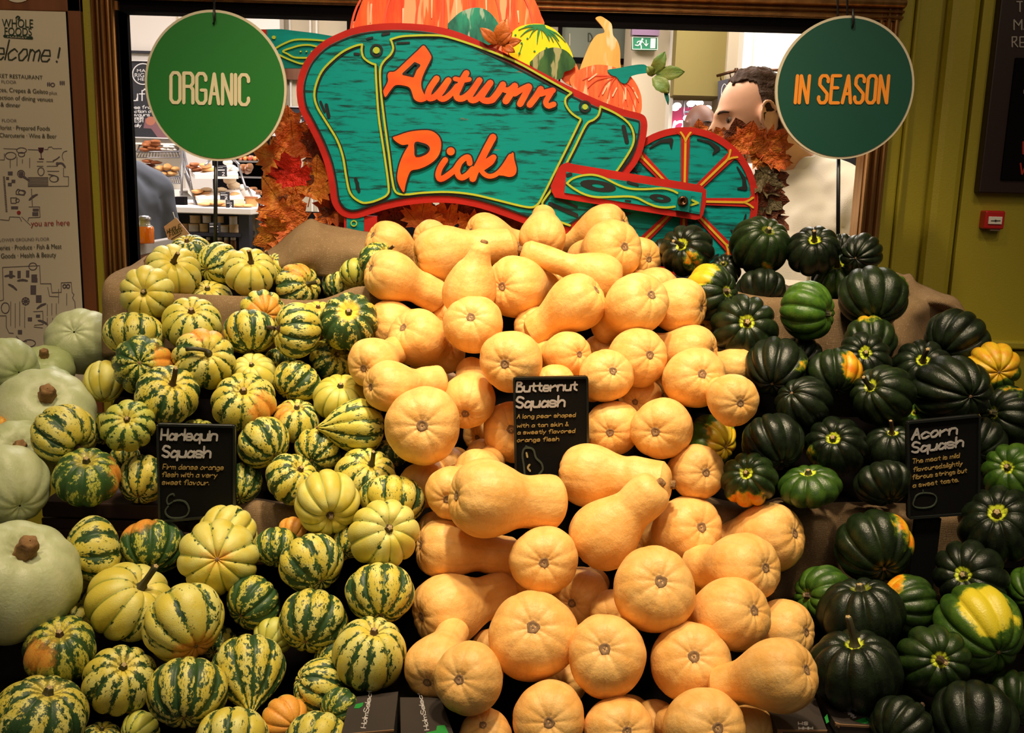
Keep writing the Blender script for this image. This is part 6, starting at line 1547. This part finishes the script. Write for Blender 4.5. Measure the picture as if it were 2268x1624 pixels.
M_bk = [mat('crust_brown', (.42,.14,.045), .55, noise=(9, (.25,.07,.02), (1,1,1), .3)), mat('crust_golden', (.70,.40,.15), .6, noise=(8, (.5,.22,.07), (1,1,1), .3)), mat('floury_crust', (.80,.68,.50), .8, noise=(8, (.60,.42,.25), (1,1,1), .3)), mat('dark_crust', (.16,.06,.025), .4, noise=(9, (.30,.12,.04), (1,1,1), .3)), mat('white_pastry', (.82,.76,.70), .8)]
def bread(lst, Y, label, group, mi, name='bread_loaf', cat='bread', dep=.06, rot=0):
    for i, (x, y, w_, h_) in enumerate(lst):
        k = px2m(x, y, Y); mb = MB(); mb.ell(W(x, y, Y+.03*(i % 3)), (w_*k/2, dep, h_*k/2), 12, 8, jit=.25, seed=i, rot=Matrix.Rotation(rot*(1 if i % 2 else .4), 3, 'Y'))
        mb.build(name, M_bk[mi], None, smooth=True, label=label, cat=cat, group=group)
def wire_basket(px0, px1, y0, y1, Y, d, label):
    r_ = empty('wire_basket', W((px0+px1)/2, y1, Y), label, 'basket'); a, b = W(px0, y1, Y), W(px1, y1, Y); c, e = W(px0+6, y0, Y+d), W(px1-4, y0, Y+d)
    mb = MB(); mb.tube([a, b, e, c, a], .006, 6, cap=False); lo = Vector((0,0,-.035)); mb.tube([a+lo, b+lo, e+lo, c+lo, a+lo], .004, 6, cap=False); mb.build('rim', M_steel, r_, smooth=True)
    mb = MB()
    for i in range(15):
        t = i/14; mb.tube([a.lerp(b, t), a.lerp(b, t)+lo, c.lerp(e, t)+lo], .0028, 5)
    mb.build('wires', M_steel, r_, smooth=True)
wire_basket(303, 397, 322, 336, 6.0, .25, 'upper wire bread basket at the top of the white bread shelves')
wire_basket(334, 400, 378, 393, 6.0, .25, 'lower wire bread basket holding round buns')
bread([(322,331,22,10),(336,328,22,12),(350,330,22,11),(326,321,22,11),(342,319,24,12),(330,315,18,8),(345,313,18,8)], 6.0, 'brown glazed croissant in the upper wire basket', 'croissants in the upper basket', 0)
bread([(366,331,14,8),(378,332,14,8),(390,332,12,8),(370,325,13,7),(383,326,13,7)], 6.05, 'pale iced pastry beside the croissants', 'pale pastries in the upper basket', 4)
bread([(328,357,22,8),(345,360,24,8),(330,367,26,9),(336,376,20,10)], 6.05, 'long brown roll stacked on the left of the lower basket', 'long rolls by the lower basket', 0)
bread([(355,373,14,13),(371,370,16,15),(389,374,13,12),(349,384,14,11),(365,385,13,10),(382,384,18,12),(340,388,12,9)], 5.98, 'round dark-topped bun in the lower wire basket', 'round buns in the lower basket', 1, 'bread_bun')
# display easel, trays and loaves on the counter
es = empty('display_easel', W(420, 455, 4.9), 'tall steel wire display stand holding the white trays', 'stand')
mb = MB()
for a, b in (((406,330),(433,456)),((404,332),(402,432)),((400,345),(420,400)),((410,385),(436,455)),((470,350),(455,365)),((510,345),(530,365)),((528,365),(545,420)),((560,440),(548,415))): mb.tube([W(*a, 5.0), W(*b, 4.85)], .006, 6)
mb.build('frame_wires', M_steel, es, smooth=True)
mb = MB(); slab(mb, 387, 436, 408, 457, 4.8, .05); setp(mb.build('holder_box', M_black, None), 'small black box on the counter at the foot of the wire stand', 'box')
def tray(px, Y, d, label):
    mb = MB(); a, b, c, e = [W(*p) for p in px]; v = [a, b, c, e]; lo = [p-Vector((0,0,.02)) for p in v]
    mb.add(v+lo, [(0,1,2,3),(7,6,5,4),(0,4,5,1),(1,5,6,2),(2,6,7,3),(3,7,4,0)]); mb.build('serving_tray', M_bwhite, None, label=label, cat='tray', group=None)
tray([(432,387,4.85),(528,387,4.85),(520,368,5.15),(408,367,5.15)], 0, 0, 'upper white tray of loaves on the bakery counter')
tray([(441,441,4.75),(541,441,4.75),(530,420,5.1),(416,419,5.1)], 0, 0, 'lower white tray of loaves on the bakery counter')
bread([(426,369,20,10),(436,375,22,11),(446,380,22,8),(431,364,18,8)], 4.95, 'dark red brown loaf on the upper tray', 'brown loaves on the upper tray', 0)
bread([(456,367,24,12),(462,376,28,13)], 4.95, 'yellow brioche block on the upper tray', 'brioche on the upper tray', 1)
bread([(512,370,14,11),(520,376,16,12),(505,360,16,14)], 5.0, 'white paper-wrapped loaf at the right of the upper tray', 'wrapped loaves on the upper tray', 4)
bread([(538,374,12,18),(549,376,14,20),(541,368,16,10),(553,370,10,16)], 5.1, 'glossy brown plaited bun right of the upper tray', 'glossy buns', 3)
bread([(438,424,22,10),(440,434,26,11),(458,430,22,12),(465,437,22,10),(520,432,24,12),(528,438,22,9)], 4.9, 'golden loaf on the lower tray', 'golden loaves on the lower tray', 1)
bread([(458,420,20,10),(490,420,20,10),(475,428,14,9)], 4.98, 'floury white loaf at the back of the lower tray', 'floury loaves on the lower tray', 2)
bread([(510,400,26,16),(517,410,26,18)], 5.1, 'large round floured loaf standing behind the lower tray', 'round loaves behind the trays', 2)
bread([(550,430,34,22),(536,418,30,18),(565,436,22,10)], 5.2, 'white floured loaf heaped to the right of the lower tray', 'floured heap right of the trays', 4)
bread([(570,425,20,9),(584,428,18,8),(598,431,16,8),(560,418,18,8),(588,438,18,7),(604,438,14,7),(612,436,12,6)], 5.4, 'small crusty brown roll at the right end of the counter', 'rolls at the right end of the counter', 3, 'bread_roll')
bread([(455,452,30,7),(480,450,30,8),(500,455,36,7),(530,455,34,8),(548,456,24,7)], 4.7, 'flat golden tart on the counter edge', 'flat tarts on the counter edge', 1, 'tart')
wb = empty('wicker_basket', W(558, 458, 4.8), 'small orange wicker basket at the right of the counter', 'basket')
mb = MB(); c_ = W(557, 458, 4.85); k = px2m(557, 450, 4.85)
mb.lathe([(.01,0),(12*k,0),(14*k,20*k),(13*k,20*k),(11*k,2*k),(.01,2*k)], c_, 18); mb.build('weave', M_bk[1], wb)
mb = MB(); mb.lathe([(13*k,19*k),(15*k,20*k),(14.5*k,22*k),(12.5*k,21*k)], c_, 18); mb.build('rim', M_bk[0], wb)
def tag_card(px0, py0, px1, py1, Y, label, big=''):
    r_ = empty('price_card', W((px0+px1)/2, py1, Y), label, 'sign'); mb = MB(); slab(mb, px0, py0, px1, py1, Y, .006); mb.build('card', M_bblack, r_)
    mb = MB(); q = vmap(Y); w_ = px1-px0; h = py1-py0
    ribbon(mb, [(px0+2,py0+h*.14),(px0+w_*.6,py0+h*.14)], .8, q, 0, .002, caps=False); ribbon(mb, [(px0+2,py0+h*.38),(px0+w_*.8,py0+h*.38)], h*.11, q, 0, .002, caps=False)
    ribbon(mb, smooth([(px0+w_*.55,py0+h*.62),(px0+w_*.75,py0+h*.60),(px0+w_*.72,py0+h*.75),(px0+w_*.55,py0+h*.9),(px0+w_*.8,py0+h*.9)], 2), 1.4, q, 0, .002); mb.build('lettering', M_menutxt, r_)
tag_card(481, 368, 502, 391, 4.8, 'black price card on the upper white tray')
tag_card(487, 425, 508, 443, 4.7, 'black price card on the lower white tray')
tag_card(500, 443, 517, 461, 4.62, 'black price card among the flat tarts on the counter edge')
tag_card(572, 442, 581, 458, 4.7, 'narrow black price card by the wicker basket')
tag_card(463, 493, 488, 516, 4.6, 'black price card in front of the stacked cheese boxes')
tag_card(337, 422, 358, 437, 5.9, 'little black card beside the lower bread basket')
for i, (x0, y0, x1, y1) in enumerate(((335,434,352,455),(352,436,385,456))):
    mb = MB(); q = vmap(5.6); poly2d(mb, [(x0,y1),(x0+4,y0),((x0+x1)/2,y0+8),(x1-6,y0-4),(x1,y1)], q, 0, .08); mb.build('paper_bag', mat('kraft_paper_%d' % i, (.55,.33,.17) if i else (.75,.62,.48), .9), None, label=('folded kraft paper bag beside the black box', 'cream paper bag end near the grey-shirted worker')[1-i], cat='bag')
# stacked round cheese boxes under the counter
M_cb = [mat('chip_wood', (.72,.50,.28), .7), mat('white_label_box', (.80,.74,.72), .6)]
for i, (a, b, c, d) in enumerate(((935,1145,1065,1240),(1100,1145,1200,1240),(1280,1155,1365,1240),(1440,1155,1540,1260),(830,1250,910,1350),(920,1250,1050,1360),(1060,1250,1165,1365),(1320,1265,1430,1370),(1440,1260,1555,1375))):
    x0, y0, x1, y1 = 260+a/5.8, 280+b/5.8, 260+c/5.8, 280+d/5.8; Y = 4.74; k = px2m(x0, y0, Y); cc = W((x0+x1)/2, y1, Y); R_ = (x1-x0)/2*k; H_ = (y1-y0)*k
    r_ = empty('cheese_box', cc, ('upper' if i < 4 else 'lower')+' round wooden cheese box under the counter, '+('first','second','third','fourth','fifth')[i if i < 4 else i-4]+' from the left', 'box', 'round cheese boxes under the counter')
    mb = MB(); mb.lathe([(.001,0),(R_,0),(R_,H_*.46),(R_*.98,H_*.48),(R_*.98,H_*.52),(R_,H_*.54),(R_,H_),(.001,H_)], cc, 18); mb.build('drum', M_cb[i % 2], r_)
    mb = MB(); mb.lathe([(.001,H_),(R_*1.03,H_),(R_*1.03,H_*.86),(R_,H_*.86)], cc, 18); mb.build('lid', M_cb[0], r_)
for i, (x, w_) in enumerate(((487,12),(502,10),(517,13),(440,12),(462,10))):
    Y = 4.74; k = px2m(x, 540, Y); cc = W(x, 552, Y); r_ = empty('jam_jar', cc, 'small jar with a white lid on the lowest cabinet shelf', 'jar', 'jars on the lowest shelf')
    mb = MB(); mb.lathe([(.001,0),(w_/2*k,0),(w_/2*k,18*k),(w_*.4*k,21*k),(.001,21*k)], cc, 14); mb.build('glass', M_bk[1 if i % 2 else 3], r_, smooth=True)
    mb = MB(); mb.lathe([(w_*.45*k,20*k),(w_*.45*k,26*k),(.001,26*k)], cc, 14); mb.build('lid', M_bwhite, r_)
# dark shelving unit with red packets
sv = empty('metal_shelving', W(560, 450, 6.0), 'dark metal shelving with red packets between the green sign and the leaves', 'shelf')
mb = MB(); slab(mb, 480, 300, 625, 1060, 6.3, .04); mb.build('back_panel', M_black, sv)
for y_ in (360, 395, 432):
    mb = MB(); slab(mb, 505, y_-4, 605, y_, 5.95, .35); mb.build('shelf', M_steel, sv)
mb = MB(); slab(mb, 601, 330, 606, 470, 5.93, .05); mb.build('upright', M_steel, sv)
M_pk = [mat('red_packet', (.55,.06,.03), .4, noise=(20, (.75,.4,.25), (1,1,1), .1)), mat('orange_packet', (.70,.25,.06), .4)]
for i, x in enumerate((531,541,552,563,573,584)):
    mb = MB(); slab(mb, x-4, 344+(i % 2)*2, x+5, 357, 6.0, .08); mb.build('snack_packet', M_pk[i % 2], None, bevel=.012, label='red and orange snack packet on the top dark shelf', cat='packet', group='packets on the top dark shelf')
for x, y in ((588,366),(588,398)):
    r_ = empty('shelf_ticket', W(x+8, y+10, 5.945), ('upper' if y < 380 else 'lower')+' white and red shelf ticket on the dark shelving', 'label'); mb = MB(); slab(mb, x-3, y-4, x+8, y+7, 5.945, .01); mb.build('white_half', M_bwhite, r_); mb = MB(); slab(mb, x+8, y-3, x+15, y+8, 5.945, .01); mb.build('red_half', M_firered, r_)
for i, (x, y) in enumerate(((560,500),(552,535),(575,500),(590,520))):
    mb = MB(); mb.ell(W(x, y, 4.9), (.035,.02,.075), 10, 8, jit=.4, seed=i+3); mb.build('hanging_bag', mat('clear_bag_%d' % i, ((.30,.26,.22),(.05,.05,.05))[i % 2], .25), None, smooth=True, label=('pale plastic bag hanging right of the cabinet' if i % 2 == 0 else 'black plastic bag hanging right of the cabinet'), cat='bag', group='bags hanging by the cabinet')
part_wall(560, 1240, 5.7, M_black, 'wall_low_dark', .08, zhi=W(620, 468, 5.7).z)
# grey side counter with jar and paper tag
sc_ = empty('side_counter', (W(330, 545, 3.0).x, 3.0, 0), 'grey stone topped counter with a wooden front just behind the window casing, left', 'counter')
z_ = W(330, 537, 3.0).z; x1_ = W(402, 527, 3.3).x; x0_ = W(235, 540, 2.75).x
mb = MB(); mb.box((x0_, 2.75, z_-.035), (x1_, 3.35, z_)); mb.build('worktop', M_grey, sc_, bevel=.003)
mb = MB(); mb.box((x0_+.02, 2.80, 0), (x1_-.03, 3.32, z_-.035)); mb.build('wooden_front', M_wood, sc_)
jr = empty('preserve_jar', W(322, 531, 2.95), 'glass jar of orange preserve with a steel lid on the grey counter', 'jar')
cc = Vector((W(322, 531, 2.95).x, 2.95, z_)); k = px2m(322, 500, 2.95)
mb = MB(); mb.lathe([(.001,.001),(18*k,.001),(19*k,4*k),(19*k,34*k),(17*k,38*k),(.001,38*k)], cc, 24); mb.build('orange_preserve', mat('preserve_orange', (.72,.16,.008), .12, emis=0, coat=.5), jr, smooth=True)
mb = MB(); mb.lathe([(17*k,38*k),(12*k,42*k),(11*k,50*k),(13*k,52*k)], cc, 24); mb.build('glass_neck', mat('grey_glass', (.32,.30,.27), .08, spec=.8), jr, smooth=True)
mb = MB(); mb.lathe([(14*k,52*k),(14*k,57*k),(9*k,61*k),(.001,62*k)], cc, 24); mb.build('lid', M_steel, jr, smooth=True)
pt_ = empty('paper_tag', W(395, 536, 2.9), 'square pink paper tag with the shop emblem hanging tilted beside the jar', 'tag'); q = vmap(3.02)
mb = MB(); poly2d(mb, [(363,502),(390,482),(424,524),(404,537),(372,530)], q, -.003, 0); mb.build('paper', mat('pink_paper', (.62,.42,.36), .8), pt_)
mb = MB(); write(mb, 'WHOLE', 370, 518, 9, 5.0, 1.3, 1.1, q, 0, .001, slope=-.45); write(mb, 'FOODS', 376, 525, 9, 4.4, 1.3, 1.1, q, 0, .001, slope=-.45); ribbon(mb, [(380,530),(401,517)], 1.8, q, 0, .001); mb.build('lettering', M_ink, pt_)
mb = MB(); mb.tube([W(388,484,3.02), W(383,470,3.03)], .0012, 5); mb.build('string', M_menutxt, pt_)

# ============================================================ people
def remesh(mb, vox, name, m, parent, sm=6):
    me = mb.mesh(name); o = bpy.data.objects.new('tmp', me); COL.objects.link(o)
    md = o.modifiers.new('r', 'REMESH'); md.mode = 'VOXEL'; md.voxel_size = vox
    m2 = o.modifiers.new('s', 'SMOOTH'); m2.factor = .5; m2.iterations = sm
    dg = bpy.context.evaluated_depsgraph_get(); out_ = bpy.data.meshes.new_from_object(o.evaluated_get(dg)); bpy.data.objects.remove(o)
    out_.materials.clear(); out_.materials.append(m); out_.polygons.foreach_set('use_smooth', [True]*len(out_.polygons))
    return link(name, out_, None, parent)
def gauss(p, c, s): return math.exp(-sum(((p[i]-c[i])/s[i])**2 for i in range(3)))
def head_point(a, q, grow=0):
    """point of the head surface: a polar angle, q azimuth; faces local -Y; centre at origin"""
    x, y, z = math.sin(a)*math.sin(q), -math.sin(a)*math.cos(q), math.cos(a)
    p = Vector((x*.077, y*.098, z*.118))
    if z < 0:
        t = -z; p.x *= 1-.30*t**1.4; p.y = p.y*(1-.10*t) - .012*t if y < 0 else p.y*(1-.34*t**1.3)-.0
    if y < 0: p.y *= 1-.10*max(0, 1-abs(z))*(abs(x))
    n = Vector((x, y, z))
    d = .027*gauss(p, (0,-.098,-.022), (.012,.05,.018)) + .016*gauss(p, (0,-.098,.0), (.010,.05,.022)) + .007*gauss(p, (0,-.095,.026), (.045,.05,.010)) \
        - .011*(gauss(p, (.033,-.085,.007), (.015,.04,.012))+gauss(p, (-.033,-.085,.007), (.015,.04,.012))) + .006*gauss(p, (0,-.095,-.058), (.022,.05,.010)) \
        - .004*gauss(p, (0,-.095,-.062), (.020,.05,.003)) + .012*gauss(p, (0,-.085,-.098), (.024,.05,.018)) + .004*(gauss(p, (.05,-.07,-.02), (.02,.04,.02))+gauss(p, (-.05,-.07,-.02), (.02,.04,.02)))
    p = p + Vector((x*.3, y, 0)).normalized()*d if (x or y) else p
    return p+n*grow
def tube_e(mb, pts, rad, n=16):
    mb.tube(pts, rad, n)
SKIN = lambda c, i: mat('skin_%d' % i, c, .5, noise=(14, tuple(x*.8 for x in c), (1,1,1), .3), spec=.35)
def person(label, foot_px, Y, head_px, yaw_body, yaw_head, pitch_head, skin, shirt_mat, trouser_mat, hair_mat, bald=False, vox=.006, apron=None, H=1.78):
    hc = W(*head_px, Y); root = empty('person', (hc.x, Y, 0), label, 'person')
    hz = hc.z; bx = W(*foot_px, Y).x; by = Y+.02
    base = Vector((bx, by, 0)); ztop = hz-.17      # shoulder height
    cb, sb = math.cos(yaw_body), math.sin(yaw_body)
    def B(x, y, z): return Vector((base.x+x*cb-y*sb, base.y+x*sb+y*cb, z))       # local: x left-right, -y front
    Rh = Matrix.Rotation(yaw_head, 3, 'Z') @ Matrix.Rotation(pitch_head, 3, 'X')
    body = MB(); v = []; f = []; N, M_ = 72, 56
    for i in range(M_+1):
        for j in range(N): v.append(hc + Rh @ head_point(PI*(i+.02)/(M_+.04), 2*PI*j/N))
    for i in range(M_):
        for j in range(N): f.append((i*N+j, (i+1)*N+j, (i+1)*N+(j+1) % N, i*N+(j+1) % N))
    f.append(tuple(range(N))); f.append(tuple(M_*N+j for j in range(N-1, -1, -1))); body.add(v, f)
    for s in (-1, 1):                                # ears
        c0 = hc + Rh @ Vector((s*.079, .006, -.008)); Re = Rh @ Matrix.Rotation(s*.35, 3, 'Z')
        body.ell(c0, (.008,.021,.034), 16, 10, rot=Re)
        ring = [c0 + Re @ Vector((s*.011, .023*math.cos(t)+.002, .035*math.sin(t)*(1+.12*math.sin(t))+.002)) for t in [k*2*PI/22 for k in range(1, 19)]]
        body.tube(ring, .0052, 8)
    nb = B(0, .015, ztop+.04)
    body.tube([hc+Rh @ Vector((0,.025,-.06)), (hc+Rh @ Vector((0,.03,-.10))).lerp(nb, .5), nb, B(0,.01,ztop-.03)], [.056,.056,.060,.075], 20)
    sh = ztop; k = H/1.78
    def torso(mb, grow, z0):
        rings = [(z0,.165,.115),(sh-.42,.160,.105),(sh-.30,.175,.115),(sh-.16,.195,.120),(sh-.08,.190,.110),(sh-.03,.150,.090),(sh+.01,.095,.075),(sh+.035,.068,.066)]
        n = 28; v = []
        for z, rx, ry in rings:
            for q_ in range(n): t = 2*PI*q_/n; v.append(B((rx+grow)*math.cos(t), (ry+grow)*math.sin(t), z))
        f = [(i*n+q_, i*n+(q_+1) % n, (i+1)*n+(q_+1) % n, (i+1)*n+q_) for i in range(len(rings)-1) for q_ in range(n)]+[tuple(range(n)), tuple((len(rings)-1)*n+q_ for q_ in range(n-1, -1, -1))]
        mb.add(v, f)
    def arm(mb, s, grow, full):
        a, e, w_ = B(s*.185, 0, sh-.055), B(s*.235, .03, sh-.33), B(s*.20, -.12, sh-.56)
        pts = [a, a.lerp(e, .5)+Vector((0,0,.005)), e, e.lerp(w_, .5), w_]; rr = [.062,.055,.046,.042,.030]
        if not full: pts = pts[:3]+[e.lerp(w_, .75)]; rr = rr[:3]+[.038]
        mb.tube(pts, [r+grow for r in rr], 18); mb.ell(a, (.066+grow,)*3, 16, 10)
        return w_, (w_-e).normalized()
    torso(body, -.012, sh-.80)
    for s in (-1, 1): body.tube([B(s*.03, .01, sh+.03), B(s*.10, .01, sh-.01), B(s*.185, 0, sh-.055)], [.045,.055,.060], 14)
    for s in (-1, 1):
        w_, dr = arm(body, s, -.006, True)
        side = Vector((cb, sb, 0)); pc = w_+dr*.05
        body.ell(pc, (.040,.022,.050), 14, 9, rot=dr.to_track_quat('Z', 'Y').to_matrix())
        for i_, (o_, ln_) in enumerate(((-.030,.068),(-.010,.078),(.011,.074),(.030,.058))):     # four fingers
            p0 = pc+dr*.035+side*o_; d1 = (dr+Vector((0,0,-.25))).normalized(); p1 = p0+d1*ln_*.5; p2 = p1+(d1+Vector((0,0,-.8))).normalized()*ln_*.5
            body.tube([p0-dr*.02, p0, p1, p2], [.009,.009,.008,.007], 8)
        t0 = pc-side*s*.034-dr*.015; body.tube([pc, t0, t0+(dr-side*s*.5).normalized()*.030, t0+(dr-side*s*.15).normalized()*.058], [.012,.011,.010,.008], 8)
        body.tube([B(s*.09, 0, sh-.52), B(s*.10, -.01, sh-.95), B(s*.10, .02, .09)], [.095,.060,.042], 18); body.tube([B(s*.10, .04, .045), B(s*.11, -.15, .035)], [.042,.034], 12)
    remesh(body, vox, 'body', skin, root)
    sm = MB(); torso(sm, .016, sh-.62)
    for s in (-1, 1): arm(sm, s, .014, False); sm.tube([B(s*.03, .01, sh+.035), B(s*.10, .01, sh+.0), B(s*.185, 0, sh-.045)], [.055,.068,.076], 16); sm.tube([B(s*.10, -.01, sh-.12), B(s*.175, -.005, sh-.10)], [.10,.085], 16)
    o = remesh(sm, max(.007, vox), 'shirt', shirt_mat, root)
    co = np.empty(len(o.data.vertices)*3); o.data.vertices.foreach_get('co', co); co = co.reshape(-1, 3); no = np.empty(len(o.data.vertices)*3); o.data.vertices.foreach_get('normal', no); no = no.reshape(-1, 3)
    dsp = np.array([mnoise.noise(Vector((c[0]*9+c[2]*5, c[1]*9, c[2]*3.5)))*.011+mnoise.noise(Vector((c[0]*24, c[1]*24+c[2]*14, c[2]*10)))*.004 for c in co]); co = co+no*dsp[:, None]; o.data.vertices.foreach_set('co', co.ravel())
    # stand-up collar with folded points
    cm = MB(); n = 40; v = []
    for q_ in range(n):
        t = 2*PI*q_/n+PI*1.5; op = 1-math.exp(-((q_ if q_ < n/2 else q_-n)/2.2)**2)
        for (r0, zz) in ((.070, sh+.005),(.064, sh+.062*op+.01),(.069, sh+.060*op+.01),(.088, sh+.012-.035*(1-op))): v.append(B(r0*1.08*math.cos(t), .008+r0*math.sin(t), zz))
    cm.add(v, [(q_*4+j, q_*4+j+1, ((q_+1) % n)*4+j+1, ((q_+1) % n)*4+j) for q_ in range(n-1) for j in range(3)])
    c_ = cm.build('collar', shirt_mat, o, smooth=True); md = c_.modifiers.new('s', 'SOLIDIFY'); md.thickness = .003
    tr = MB()
    for s in (-1, 1): tr.tube([B(s*.085, 0, sh-.50), B(s*.10, -.01, sh-.95), B(s*.10, .02, .10)], [.112,.080,.065], 18)
    torso_h = [(sh-.66,.172,.125),(sh-.52,.176,.124)]
    tr.tube([B(0,0,sh-.68), B(0,0,sh-.50)], [.165,.160], 20); remesh(tr, .012, 'trousers', trouser_mat, root)
    for s in (-1, 1):
        sm2 = MB(); sm2.tube([B(s*.10, .08, .045), B(s*.10, .03, .06), B(s*.11, -.12, .045), B(s*.11, -.18, .035)], [.040,.052,.045,.028], 14); sm2.build('shoe', M_black, root, smooth=True)
    if not bald:
        hm = MB(); v = []; ok = []
        for i in range(M_+1):
            for j in range(N):
                a_, q_ = PI*(i+.02)/(M_+.04), 2*PI*j/N; p = head_point(a_, q_); z, y, x = p.z/.118, p.y/.098, abs(p.x)/.077
                hl = -.55 if x < .40 else -.55+(x-.40)*1.5     # receding temples
                m_ = (z > .55 and y > hl) or (z > .05 and y > -.06+.12*abs(z-.3)) or (z > -.62 and y > .34) or (-.22 < z < .1 and -.12 < y < .0)
                ok.append(m_); g_ = .009+.006*mnoise.noise(p*60)+.004*mnoise.noise(p*140)
                if z > .45 and y < hl+.25: g_ -= .005
                v.append(hc + Rh @ (p+Vector((p.x/.077, p.y/.098, p.z/.118)).normalized()*g_))
        f = []
        for i in range(M_):
            for j in range(N):
                q4 = (i*N+j, (i+1)*N+j, (i+1)*N+(j+1) % N, i*N+(j+1) % N)
                if all(ok[t] for t in q4): f.append(q4)
        hm.add(v, f); h_ = hm.build('hair', hair_mat, root, smooth=True); md = h_.modifiers.new('s', 'SOLIDIFY'); md.thickness = .008; md.offset = -1
    for s in (-1, 1):
        e_ = MB(); ec = hc + Rh @ Vector((s*.032, -.0695, .005)); e_.ell(ec, (.0115,)*3, 14, 10); eo = e_.build('eye', M_eye, root, smooth=True)
        e_ = MB(); e_.ell(hc + Rh @ Vector((s*.032, -.0795, .003)), (.0078,.0035,.0072), 12, 8, rot=Rh); e_.build('iris', M_iris, eo, smooth=True)
        e_ = MB(); e_.tube([hc + Rh @ Vector((s*(.014+.014*t), -.0985+.0035*t+.0022*t*t, .024+.004*math.sin(t*1.4))) for t in (0, .8, 1.6, 2.4)], [.002,.0036,.0034,.0015], 8); e_.build('eyebrow', hair_mat, root, smooth=True)
    return root, B, sh
M_eye = mat('eye_white', (.34,.25,.20), .4); M_iris = mat('iris_dark', (.03,.015,.01), .2)
M_hair = mat('dark_brown_hair', (.022,.011,.006), .7, noise=(70, (.06,.026,.012), (3,3,1), .3), spec=.2, bump=.6, bscale=160); M_hair2 = mat('black_hair', (.01,.008,.007), .6)
M_shirtw = mat('white_cotton', (.80,.74,.65), .85, bump=.15, bscale=400); M_shirtg = mat('grey_cotton', (.055,.06,.08), .9); M_shirtk = mat('black_cotton', (.012,.012,.018), .9); M_trs = mat('dark_trousers', (.02,.02,.025), .9)
root, B_, sh_ = person('man in a white collared shirt looking down to the left behind the leaves', (1772, 400), 2.62, (1672, 259), -math.radians(48), -math.radians(88), math.radians(12), SKIN((.78,.42,.27), 0), M_shirtw, M_trs, M_hair, vox=.0042)
pk = MB(); c4 = [B_(.05, -.138, sh_-.13), B_(.13, -.118, sh_-.13), B_(.13, -.122, sh_-.24), B_(.09, -.138, sh_-.255), B_(.05, -.142, sh_-.24)]
n_ = Vector((math.sin(-math.radians(48)), -math.cos(math.radians(48)), 0))
pk.add([p+n_*.008 for p in c4]+[p for p in c4], [(0,1,2,3,4)]+[(i, (i+1) % 5, 5+(i+1) % 5, 5+i) for i in range(5)]); pk.build('shirt_pocket', M_shirtw, root)
person('worker in a grey shirt with a dark apron at the bakery counter, far left', (232, 400), 3.9, (232, 290), math.radians(35), math.radians(200), .1, SKIN((.55,.27,.17), 1), M_shirtg, M_trs, M_hair2, vox=.01)
person('bald person seen only by the head beyond the single upright leaf', (1556, 320), 5.2, (1550, 283), 0.2, math.radians(30), 0, SKIN((.16,.07,.045), 2), M_shirtk, M_trs, M_hair2, bald=True, vox=.01)
person('person dressed in black standing behind the dark green round sign', (1876, 400), 3.35, (1850, 235), math.radians(-20), math.radians(-60), 0, SKIN((.50,.25,.16), 3), M_shirtk, M_trs, M_hair2, vox=.01)
